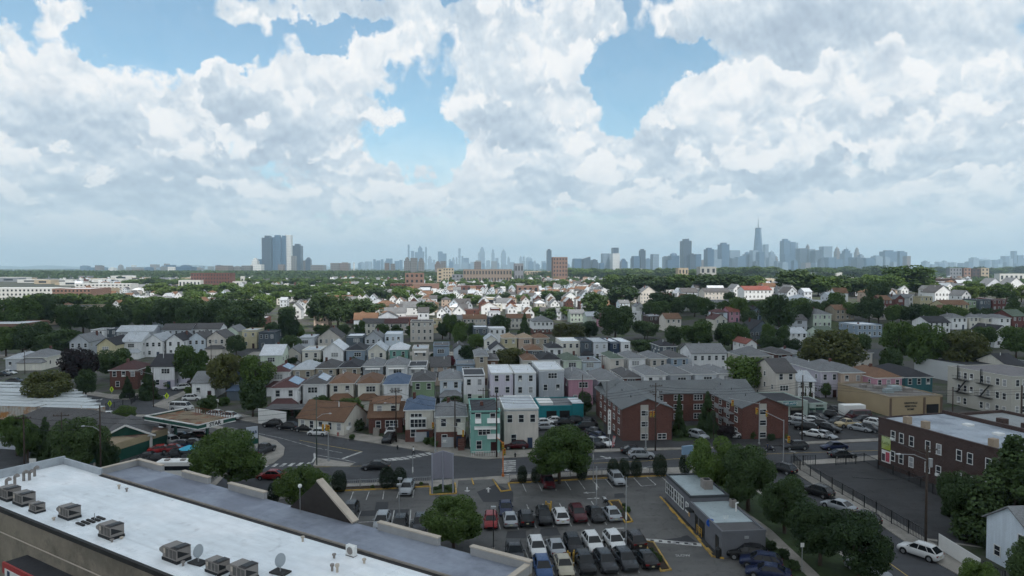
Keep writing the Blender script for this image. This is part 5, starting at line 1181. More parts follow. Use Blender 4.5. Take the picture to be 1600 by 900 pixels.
# ---- extra carpentry for the four landmark houses of the front row
def find(lbl):
    return [o for o in COL.objects if o.get('label') == lbl][0]
def garage_door(o, x, w, y=-.03, z=0, h=2.0): MB().box(x, x+w, y-.04, y, z, z+h).obj('garage_door', mat('white garage door', (.42,.44,.46), .5, .06, .5), o)
for o in list(COL.objects):
    l = o.get('label') or ''
    if 'avenue front row' not in l: continue
    if l.startswith('cream house with blue'):
        garage_door(o, -.9, 2.3); window(o, -.2, 3.1, 2.9, 1.5, -.5); MB().box(-1.8, 1.4, -.5, -.021, 2.7, 4.9).obj('bay', M_TRIM, o)
        MB().box(1.7, 2.6, -.6, -.021, 2.5, 2.7).obj('porch', M_CONC, o)
    if l.startswith('cream house with grey'):
        garage_door(o, -1.8, 2.3); MB().box(1.2, 2.6, -.8, -.03, 2.6, 4.7).obj('porch', wallm('cream'), o)
        for k in range(6): MB().box(1.3, 2.5, -1.1-.28*(6-k), -1.1-.28*(5-k), 0, .2+.35*k).obj('step', wallm('brick'), o)
    if l.startswith('mint'):
        for x0, x1, z in ((-1.9,-.8,5.6), (.3,2.6,5.6), (.3,2.6,2.7)):
            MB().poly([(x0,-.02,z+.9),(x1,-.02,z+.9),(x1,-.9,z+.15),(x0,-.9,z+.15),(x0,-.02,z+.0),(x1,-.02,z+.0)], [(3,2,1,0),(0,4,3),(1,2,5)]).obj('awning', M_WHITE, o)
        f_ = MB(); 
        for i in range(17): f_.box(-2.6+i*.3, -2.54+i*.3, -2.2, -2.14, .0, 1.0)
        f_.box(-2.6,2.5,-2.2,-2.14,.95,1.02); f_.obj('railing', M_WHITE, o); MB().box(-1.9,-.3,-2.0,-.03,.0,.5).obj('stoop', M_CONC, o)
    if l.startswith('brick house with brown'):
        w = 5.8
        MB().box(-2.6, 2.6, 1.8, 7, 3.401, 6.0).obj('dormer_wall', wallm('cream'), o)
        r_, g_ = roof_mb('S', 5.3, 5.6, 6.0, .9, .3); MB().poly([(v[0], v[1]+1.6, v[2]) for v in r_.v], r_.f).obj('dormer_roof', roofm('brown'), o)
        window(o, -1.4, 4.3, .9, 1.1, 1.8); window(o, 1.4, 4.3, .9, 1.1, 1.8); window(o, 1.2, 1.4, 2.4, 1.3, 0)
        for k in range(6): MB().box(-2.4, -1.2, -.5-.3*(6-k), -.5-.3*(5-k), 0, .2+.25*k).obj('step', M_CONC, o)
# ---------------------------------------------------------------- mid-distance landmark blocks
def far_block(x0, x1, yt, yb, label, wm, rm, d=14, nx=8, nz=3, name='apartment_building', cat='building', rz=GRID, group=None, ww=.45, hh=.5, dist=None, top=None):
    p = atT((x0), yb)
    if dist: dd = ray(x0, 418); p = Vector((dd[0]*dist, dist, tz(dd[0]*dist, dist)))
    w = (x1 - x0) / FPX * p.y; r_ = ray(x0, yt); H = CAMZ + r_[2] / r_[1] * p.y - p.z
    o = simple_block(name, label, cat, p, rz, w, d, H, wm, rm, .5, group)
    wx, wz = w / nx, H / nz
    if nx * nz <= 100:
        me = MB().box(-wx*ww*.5, wx*ww*.5, -.06, .0, 0, wz*hh).mesh('window', M_PANE)
        for i in range(nx):
            for k in range(nz): inst('window', me, o, ((i+.5)*wx, 0, (k+.28)*wz))
    return o
BW = mat('white panel wall', (.55,.55,.53), .8, .06, .05); BR = wallm('orange brick'); BB = wallm('brick'); BT = mat('tan panel wall', (.40,.33,.24), .8, .08, .05); BG = mat('grey panel wall', (.20,.21,.23), .8, .08, .05)
WR = roofm('white', True)
far_block(-30,80,451,470,'long white four-storey block at the far left edge', BW, WR, 30, 18, 3)
far_block(82,139,452,474,'orange brick four-storey block right of the long white block', BR, WR, 40, 10, 4)
far_block(139,158,452,468,'tan four-storey block between brick and white blocks far left', BT, WR, 40, 3, 4)
far_block(118,200,444,456,'white upper block behind the orange brick block', BW, WR, 25, 14, 3)
far_block(150,176,466,478,'small slate and white flats above the dark tree belt', BG, WR, 20, 4, 2)
far_block(176,188,463,476,'small white flats right of the slate flats', BW, WR, 20, 3, 2)
far_block(217,258,445,453,'low slate block with flat roof beyond the left trees', BG, WR, 20, 8, 1)
far_block(-40,80,486,508,'wide warehouse with black roof and tan wall at far left', BT, roofm('black', True), 60, 4, 1, 'warehouse', 'warehouse')
far_block(-40,30,508,535,'orange brick warehouse corner at the left picture edge', BR, WR, 22, 6, 2, 'warehouse', 'warehouse')
far_block(298,357,427,444,'red brick hospital-like slab with pale roof beyond left trees', BB, roofm('silver', True), 30, 14, 4, dist=1150)
far_block(279,312,438,450,'low white flat block below the red brick slab', BW, WR, 20, 6, 1)
far_block(362,380,440,449,'small white hall with tower block beside the red brick slab', BW, WR, 18, 3, 1)
far_block(376,381,432,448,'slim white tower of the small hall', BW, WR, 8, 1, 1)
far_block(633,662,427,452,'stepped orange brick school building, upper block', BR, WR, 20, 4, 3)
far_block(610,642,444,458,'stepped orange brick school building, left low block', BB, WR, 20, 5, 2)
far_block(645,686,444,458,'stepped orange brick school building, right plain block', BR, WR, 20, 1, 1)
far_block(683,692,420,441,'slim tan stair tower beyond the brick school', BT, WR, 10, 1, 4)
far_block(692,709,419,438,'tan six-storey block right of the stair tower', BT, WR, 18, 4, 4)
far_block(706,736,429,441,'low grey and tan office block beyond the school', BG, WR, 16, 5, 2)
far_block(714,758,447,458,'low brown brick block among the sunlit houses', BB, WR, 20, 6, 1)
far_block(724,800,421,429,'long tan school block under the skyline centre', mat('dull tan brick far', (.24,.19,.155)), WR, 20, 16, 2, dist=1500)
far_block(804,818,412,423,'dark slate block beside the tan school block', BG, roofm('black', True), 20, 3, 2, dist=1500)
far_block(808,842,447,459,'brown brick hall among the sunlit houses, centre', BR, WR, 20, 4, 1)
far_block(745,786,466,477,'long cream flat-roofed hall below the sunlit houses', mat('cream render far', (.52,.46,.36)), WR, 24, 1, 1, 'hall')
far_block(864,887,402,421,'orange brick tower block with stepped top near skyline', BR, WR, 25, 5, 6, dist=1700)
far_block(968,1005,420,431,'white and slate block left of the dark trees', BW, WR, 20, 10, 3)
far_block(1094,1120,417,424,'pale domed church body at the treeline', mat('pale stone', (.36,.36,.34)), WR, 20, 3, 2, dist=1300)
far_block(1273,1318,426,437,'long bright white shed beyond the big dark tree', BW, WR, 20, 1, 1, 'shed', 'shed')
far_block(1180,1216,436,446,'low cream and brown block left of the big dark tree', mat('cream render far', (0,0,0)), WR, 15, 5, 1)
far_block(1462,1505,436,447,'low brown brick block on the right rise', wallm('brown brick'), WR, 15, 9, 1)
far_block(1484,1504,419,436,'grey block with rooftop water tank on the right rise', BG, WR, 14, 4, 3)
far_block(1506,1518,419,436,'orange brick bay of the flats on the right rise', BR, WR, 14, 2, 3)
far_block(1519,1532,420,436,'dark brick middle bay of the flats on the right rise', wallm('brown brick'), WR, 14, 2, 3)
far_block(1533,1546,419,436,'tan brick bay of the flats on the right rise', BT, WR, 14, 2, 3)
far_block(1562,1610,428,440,'long building with salmon red roof at the right edge', BW, mat('salmon roof', (.45,.20,.13), .8), 16, 6, 1)
far_block(1060,1076,419,425,'tan block peeping over the central treeline', BT, WR, 16, 3, 2, dist=1300)
far_block(820,860,424,434,'long low tan school wing over the sunlit houses', BT, WR, 18, 10, 2)
# ---------------------------------------------------------------- the sunlit quarter: one object per house
rs = random.Random(11)
def small_house_mesh(k):
    w, d, H, kind, wc, rc = k; q = MB(); q.box(-w/2, w/2, 0, d, -2, H, 0)
    rh = {'G': w*.5, 'H': w*.28, 'S': d*.25, 'F': 0}[kind]; r, g = roof_mb(kind, w, d, H, rh, .3)
    q.poly(g.v, g.f, 0); q.poly(r.v, r.f, 1)
    for z in (1.0, 3.9):
        for x in (-w*.25, w*.25): q.box(x-.45, x+.45, -.04, 0, z, z+1.4, 2)
    if kind == 'G': q.box(-.4, .4, -.05, -.001, H+.5, H+1.6, 2)
    for y in (d*.25, d*.7):
        for z in (1.0, 3.9): q.box(w/2, w/2+.04, y-.4, y+.4, z, z+1.2, 2); q.box(-w/2-.04, -w/2, y-.4, y+.4, z, z+1.2, 2)
    return q.mesh('small_house', [wallm(wc), roofm(rc, kind == 'F'), M_PANE])
KINDS = []
for i in range(34):
    kind = rs.choice('GGGHFSG'); KINDS.append((round(rs.uniform(5.6, 8), 1), rs.choice([9, 11, 13]), rs.choice([5.2, 6, 6.6]), kind, rs.choice(['white','white','white','white','cream','silver','pale blue','silver','beige','peach','brick','grey']), rs.choice(['grey','silver','dark','white','silver','brown','white'])))
SHM = [small_house_mesh(k) for k in KINDS]
BLOCK = []                                   # keep-out rectangles for larger blocks (x, y, r)
for o in COL.objects:
    if o.parent is None and o.get('category') in ('building', 'apartment building', 'warehouse', 'hall', 'house') and o.location.y > 250: BLOCK.append((o.location.x, o.location.y))
cg, sg = math.cos(GRID), math.sin(GRID)
EXTRA = []
cnt = 0
for j, yy in enumerate([392, 424, 460, 492, 530, 565, 605, 645, 690, 735, 785, 840, 900, 965, 1040, 1120, 1210, 1310, 1430, 1560, 1700, 1860, 2050, 2280, 2550]):
    step = 9.2 + yy * .004; i = -int(.62 * yy / step); k = 0
    while True:
        xx = i * step; i += 1
        if xx > .72 * yy: break
        px_ = 800 + xx / yy * FPX
        dens = .92 if 520 < px_ < 980 else (.50 if px_ < 520 else (.48 if px_ < 1300 else .6))
        if yy < 520 and (px_ < 540 or px_ > 830): dens *= .5
        if yy > 1300: dens *= .62
        if rs.random() > dens: continue
        X = xx * cg - 0 * sg; Y = yy + xx * sg + rs.uniform(-3, 3)
        if Y < 372 or any(abs(X - a) < 16 and -14 < Y - b_ < 26 for a, b_ in BLOCK): continue
        q = rs.randrange(len(SHM)); K = KINDS[q]
        if cnt > 285:
            EXTRA.append((q, X, Y, GRID + (0 if rs.random() < .75 else math.pi/2))); continue
        k += 1; cnt += 1
        o = inst('small_house', SHM[q], None, (X, Y, tz(X, Y)), GRID + (0 if rs.random() < .75 else math.pi/2))
        tag(o, 'small %s house with %s %s roof, %s in far street line %s' % (K[4], K[5], ROOFN[K[3]], ordn(k), ordn(j+1)), 'house', 'small houses of the far quarter')
fm = MB(); fmats = []
for q, X, Y, a in EXTRA:
    me = SHM[q]; ca, sa_ = math.cos(a), math.sin(a); z = tz(X, Y); base = len(fm.v)
    fm.v += [(X + v.co.x*ca - v.co.y*sa_, Y + v.co.x*sa_ + v.co.y*ca, z + v.co.z) for v in me.vertices]
    idx = []
    for m_ in me.materials:
        if m_ not in fmats: fmats.append(m_)
        idx.append(fmats.index(m_))
    for p_ in me.polygons: fm.f.append(tuple(base + i for i in p_.vertices)); fm.mi.append(idx[p_.material_index])
tag(fm.obj('distant_housing', fmats), 'sea of tiny pale houses farthest away below the skyline', None, None, 'stuff')
for i in range(26):
    x = -20 + 330 * (i + .5) / 26 + rs.uniform(-8, 8); y = rs.uniform(433, 446); w = rs.uniform(18, 46)
    far_block(x, x + w, y - rs.uniform(3, 6), y, 'low %s industrial shed, %s from left beyond the white blocks' % (('pale','slate','tan')[i % 3], ordn(i+1)), (BW, BG, BT)[i % 3], WR, 30, 1, 1, 'warehouse', 'warehouse', group='industrial sheds on the left')
# ---------------------------------------------------------------- skyline
def towermat(name, c, c2, wz=3.6, wx=3.0, amp=.35):
    if name in _M: return _M[name]
    m = bpy.data.materials.new(name); m.use_nodes = True; _M[name] = m; t = m.node_tree; t.nodes.clear(); b = NB(t)
    tc = b.n('ShaderNodeTexCoord').outputs['Object']; s = b.n('ShaderNodeSeparateXYZ'); b.put(s.inputs[0], tc)
    fz = b.m('FRACT', b.m('DIVIDE', s.outputs[2], wz * 3)); fx = b.m('FRACT', b.m('DIVIDE', b.m('ADD', s.outputs[0], s.outputs[1]), wx * 3))
    k = b.m('MULTIPLY', b.mr(fz, .3, .36, 0, 1), b.mr(fx, .3, .36, 0, 1))
    c_ = b.mix(b.m('MULTIPLY', k, amp * 2), (*c, 1), (*c2, 1))
    bs = b.n('ShaderNodeBsdfPrincipled'); b.put(bs.inputs['Base Color'], c_); bs.inputs['Roughness'].default_value = .35; bs.inputs['Specular IOR Level'].default_value = .5
    o = b.n('ShaderNodeOutputMaterial'); t.links.new(bs.outputs[0], o.inputs[0]); return m
TM = {'g': towermat('blue glass curtain wall', (.07,.13,.21), (.035,.065,.11)), 'd': towermat('dark glass curtain wall', (.05,.075,.11), (.03,.04,.06)), 'l': towermat('pale concrete and glass', (.20,.27,.34), (.09,.13,.18)), 'w': towermat('white concrete and glass', (.62,.62,.60), (.30,.33,.35)), 'b': towermat('brown brick tower wall', (.17,.135,.12), (.08,.07,.07)), 'k': towermat('grey brick tower wall', (.16,.155,.15), (.07,.07,.075))}
TN = {'g': 'blue glass', 'd': 'dark glass', 'l': 'pale grey', 'w': 'white', 'b': 'brown brick', 'k': 'grey brick'}
def tower(x0, x1, yt, dist, m, top='flat', label='', group='skyline towers', rot=None, name='skyscraper'):
    dd = ray((x0+x1)/2, 418); X = dd[0] / dd[1] * dist; w = (x1 - x0) / FPX * dist; r_ = ray((x0+x1)/2, yt); H = CAMZ + r_[2] / r_[1] * dist
    o = thing(name, label, 'skyscraper', (X, dist, 0), GRID if rot is None else rot, group)
    a = w / 2 * .94; d = min(a * 1.6, 45)
    q = MB()
    if top == 'flat': q.box(-a, a, 0, 2*d, -5, H)
    elif top == 'step': q.box(-a, a, 0, 2*d, -5, H*.80); q.box(-a*.7, a*.7, d*.3, d*1.7, H*.80+.01, H*.93); q.box(-a*.4, a*.4, d*.6, d*1.4, H*.93+.02, H)
    elif top == 'crown': q.box(-a, a, 0, 2*d, -5, H*.94); q.box(-a*.55, a*.55, d*.4, d*1.6, H*.94+.01, H)
    elif top == 'taper': q.poly([(-a,0,-5),(a,0,-5),(a,2*d,-5),(-a,2*d,-5),(-a*.72,d*.28,H),(a*.72,d*.28,H),(a*.72,d*1.72,H),(-a*.72,d*1.72,H)], [(0,3,2,1),(4,5,6,7),(0,1,5,4),(1,2,6,5),(2,3,7,6),(3,0,4,7)])
    elif top == 'pyr': q.box(-a, a, 0, 2*d, -5, H*.8); q.box(-a*.7, a*.7, d*.3, d*1.7, H*.8+.01, H*.9); q.poly([(-a*.6,d*.4,H*.9+.02),(a*.6,d*.4,H*.9+.02),(a*.6,d*1.6,H*.9+.02),(-a*.6,d*1.6,H*.9+.02),(0,d,H)], [(0,1,4),(1,2,4),(2,3,4),(3,0,4),(3,2,1,0)])
    elif top == 'dome': q.box(-a, a, 0, 2*d, -5, H*.86); q.tube((0,d,H*.86+.01),(0,d,H*.95),a*.95,12,0,a*.8); q.tube((0,d,H*.95),(0,d,H),a*.8,12,0,a*.3)
    elif top == 'slope': q.poly([(-a,0,-5),(a,0,-5),(a,2*d,-5),(-a,2*d,-5),(-a,0,H*.86),(a,0,H),(a,2*d,H),(-a,2*d,H*.86)], [(0,3,2,1),(4,5,6,7),(0,1,5,4),(1,2,6,5),(2,3,7,6),(3,0,4,7)])
    elif top == 'wtc':
        B, T = a, a * .72; Hr = H
        bv = [(-B,d-B,50),(B,d-B,50),(B,d+B,50),(-B,d+B,50)]; tv = [(0,d-T,Hr),(T,d,Hr),(0,d+T,Hr),(-T,d,Hr)]
        q.box(-B, B, d-B, d+B, -5, 49.9)
        q.poly(bv + tv, [(0,1,4),(1,5,4),(1,2,5),(2,6,5),(2,3,6),(3,7,6),(3,0,7),(0,4,7),(4,5,6,7)])
    q.obj('tower_body', TM[m], o)
    if top == 'wtc':
        MB().tube((0,d,H),(0,d,H+8),a*.75,12).obj('parapet_ring', TM['d'], o); MB().tube((0,d,H+8),(0,d,H+125),5,6,0,1.2).obj('spire', TM['d'], o)
    if top in ('step', 'pyr') and H > 250: MB().tube((0,d,H-2),(0,d,H*1.09),w*.04,5,0,w*.01).obj('spire', TM[m], o)
    return o
T1 = [(409,424,368,4300,'d','crown'),(425,439,367,4350,'g','crown'),(441,447,368,4400,'g','flat'),(446,455,367,4420,'w','flat'),(457,470,381,4200,'d','crown'),(477,485,402,4200,'d','dome'),(393,402,403,4200,'w','step'),(403,409,405,4300,'g','flat'),(434,443,413,4000,'b','flat'),(470,477,407,4300,'k','flat'),
 (485,506,414,3800,'k','flat'),(516,530,411,3600,'k','flat'),(530,545,410,3600,'b','crown'),(362,376,417,3600,'k','flat'),(377,392,415,3700,'k','flat'),(395,408,413,3700,'w','flat'),(336,356,415,3500,'b','flat'),(455,462,400,4100,'k','flat'),(552,554,410,5500,'w','flat')]
for i, t in enumerate(sorted(T1, key=lambda t: t[0])): tower(*t, label='%s tower, %s from left in the near tower cluster on the left' % (TN[t[4]], ordn(i+1)), group='left tower cluster')
T2 = [(583,587,405,9500,'g','flat'),(588,594,407,9500,'g','flat'),(595,599,405,9000,'g','flat'),(603,613,404,8500,'g','flat'),(618,623,408,9500,'g','flat'),(624,629,406,9500,'g','flat'),(637,640,382,12000,'g','flat'),(642,647,392,12000,'g','flat'),(648,654,394,11500,'g','flat'),(653,660,385,11500,'g','crown'),(660,663,393,11500,'g','flat'),(664.5,667,386,12000,'g','flat'),(668,675,400,11500,'l','step'),(676,680,406,11500,'l','flat'),(684,692,393,10500,'g','flat'),(691,698,396,10600,'g','flat'),
 (701,705,405,11000,'l','flat'),(706,711,402,11000,'l','step'),(712,715,402,11000,'l','flat'),(716,720,388,12000,'l','flat'),(721,724,400,11500,'g','flat'),(724,733,403,10000,'g','flat'),(735,741,409,10500,'l','flat'),(743,752,407,9000,'b','flat'),(747,750,395,11500,'l','flat'),(749,758,386,10500,'l','step'),(760,766,407,10500,'l','flat'),(768,773,389,11500,'l','step'),(768,777,408,9000,'k','flat'),(774,779,403,11000,'l','flat'),(783,791,389,11000,'l','pyr'),(793,797,400,11500,'l','pyr'),(798,804,411,10000,'l','flat'),(812,816,399,11500,'l','pyr'),(817,820,401,11500,'l','flat'),(822,832,401,11000,'l','dome'),(834,838,407,11000,'l','step'),(847,853,408,10500,'l','flat'),(855,862,389,5200,'d','crown'),(560,564,411,9500,'g','flat'),(570,575,410,9500,'l','flat')]
for i, t in enumerate(sorted(T2, key=lambda t: t[0])): tower(*t, label='hazy %s tower, %s from left in the distant central skyline' % (TN[t[4]], ordn(i+1)), group='distant central skyline')
T2b = [(631,641,402,3000,'k','step'),(641,652,403,3000,'k','flat'),(653,663,403,3000,'k','step'),(679,689,408,2900,'b','step'),(688,697,408,2900,'k','flat'),(741,752,409,3300,'b','flat'),(601,608,411,3000,'b','flat'),(610,617,412,3000,'k','flat')]
for i, t in enumerate(sorted(T2b, key=lambda t: t[0])): tower(*t, label='%s apartment slab, %s from left before the distant central skyline' % (TN[t[4]], ordn(i+1)), group='apartment slabs before the skyline', name='apartment_tower')
T3 = [(897,909,404,4700,'g','flat'),(911,923,401,4700,'d','slope'),(925,935,405,4700,'d','step'),(937,944,411,4500,'g','flat'),(942,953,396,4900,'l','flat'),(957,969,396,4800,'w','flat'),(958,967,387,4850,'d','flat'),(971,980,404,4700,'g','step'),(990,1000,400,4700,'g','flat'),(1001,1009,389,4700,'d','crown'),(1020,1030,397,4700,'l','flat'),(1043,1050,406,4600,'g','flat'),(1049,1062,395,4700,'g','dome'),(1068,1081,373,4800,'d','crown'),(1078,1087,396,4600,'d','crown'),(1087,1096,397,4700,'g','flat'),(1105,1116,387,4800,'g','crown'),(1116,1122,390,7000,'l','flat'),(1127,1140,379,5600,'g','crown'),(1115,1128,405,5500,'l','flat'),(1140,1157,391,6800,'l','flat'),
 (1157,1166,400,6800,'g','flat'),(1165,1177,393,7000,'g','dome'),(1176,1185,391,6900,'l','flat'),(1180,1194,357,7400,'g','wtc'),(1186,1195,394,6500,'g','flat'),(1195,1201,382,7600,'l','flat'),(1204,1212,391,7800,'l','pyr'),(1212,1216,400,7800,'b','step'),(1224,1235,373,7000,'g','crown'),(1235,1243,378,7200,'g','flat'),(1226,1238,397,6600,'g','flat'),(1242,1247,379,7600,'l','flat'),(1249,1262,388,7000,'d','flat'),(1261,1266,382,7600,'b','step'),(1264,1274,389,7000,'l','flat'),(1273,1284,391,6900,'d','flat'),(1286,1301,385,7000,'l','flat'),(1294,1307,402,6600,'g','flat'),(1307,1313,385,7500,'b','pyr'),(1305,1318,405,6600,'g','flat'),(1319,1332,389,7000,'g','step'),(1322,1325,386,7400,'l','pyr'),(1332,1340,402,6600,'g','flat'),(1338,1343,387,7500,'b','step'),(1344,1352,397,6900,'l','step'),(1352,1368,403,6500,'g','flat'),(1368,1380,399,6800,'l','crown'),(1381,1403,391,6900,'g','crown'),(1405,1418,392,6900,'g','crown'),(1214,1224,408,6800,'l','flat')]
for i, t in enumerate(sorted(T3, key=lambda t: t[0])): tower(*t, label='%s tower%s, %s from left in the main right-hand skyline' % (TN[t[4]], ' with tall spire' if t[5] == 'wtc' else '', ordn(i+1)), group='main right-hand skyline')
T4 = [(1445,1453,407,10000,'g','dome'),(1466,1474,409,10500,'l','flat'),(1475,1482,407,10500,'l','step'),(1484,1490,410,10500,'l','flat'),(1514,1521,409,9500,'g','flat'),(1520,1530,402,9500,'l','crown'),(1532,1551,404,9500,'l','dome'),(1554,1562,406,10000,'g','flat'),(1562,1570,405,10000,'g','step'),(1570,1578,400,10000,'g','flat'),(1577,1583,404,10000,'l','flat'),(1584,1589,392,10000,'g','flat'),(1590,1600,399,10000,'g','flat'),(1600,1612,404,10000,'g','flat')]
for i, t in enumerate(T4): tower(*t, label='hazy %s tower, %s from left in the far right skyline' % (TN[t[4]], ordn(i+1)), group='far right skyline')
T5 = [(148,155,414,9500,'g','flat'),(205,210,414,8000,'w','flat'),(122,139,422,3300,'l','flat'),(150,166,422,3300,'l','flat'),(169,181,422,3200,'w','flat'),(182,196,423,3200,'b','flat'),(197,206,422,3300,'b','flat'),(206,218,421,3300,'b','flat'),(262,274,417,3600,'w','flat'),(274,298,416,3600,'g','crown'),(250,258,415,6500,'g','step'),(256,262,412,7000,'b','flat'),(225,245,418,7000,'l','flat'),(100,110,420,8000,'g','flat')]
for i, t in enumerate(sorted(T5, key=lambda t: t[0])): tower(*t, label='%s block, %s from left along the left horizon' % (TN[t[4]], ordn(i+1)), group='blocks along the left horizon', name='apartment_tower')
rk = random.Random(5)
for (a_, b_, y0, y1, d0, d1, n, ms, ph, gr) in ((900,1425,400,411,6000,7600,44,'ggldlb','low behind the main skyline','main right-hand skyline'),(560,900,406,413,8500,11000,30,'ggll','low behind the central skyline','distant central skyline'),(120,400,413,418,4500,8000,22,'lbkgw','low along the left horizon','blocks along the left horizon'),(1440,1610,408,413,9000,10500,12,'gl','low behind the far right skyline','far right skyline')):
    for i in range(n):
        x = a_ + (b_ - a_) * (i + .5) / n + rk.uniform(-4, 4); w = rk.uniform(4, 12); m_ = rk.choice(ms)
        tower(x - w/2, x + w/2, rk.uniform(y0, y1), rk.uniform(d0, d1), m_, rk.choice(['flat','flat','crown','step']), label='%s block, %s from left of those %s' % (TN[m_], ordn(i+1), ph), group=gr, name='apartment_tower')
# distant ridge
hb = MB(); n = 60
for i in range(n):
    x0, x1 = -16000 + i * 300, -16000 + (i+1) * 300
    h0, h1 = [60 + 50 * math.sin(i2 * .37) * math.sin(i2 * .11) + 20 * math.sin(i2 * 1.3) for i2 in (i, i+1)]
    hb.face([(x0,20000,-5),(x1,20000,-5),(x1,20800,h1),(x0,20800,h0)]); hb.face([(x1,24000,-5),(x0,24000,-5),(x0,20800,h0),(x1,20800,h1)])
structure(hb.obj('hills', mat('wooded hills', (.04,.06,.035), .95, .2, .001)))
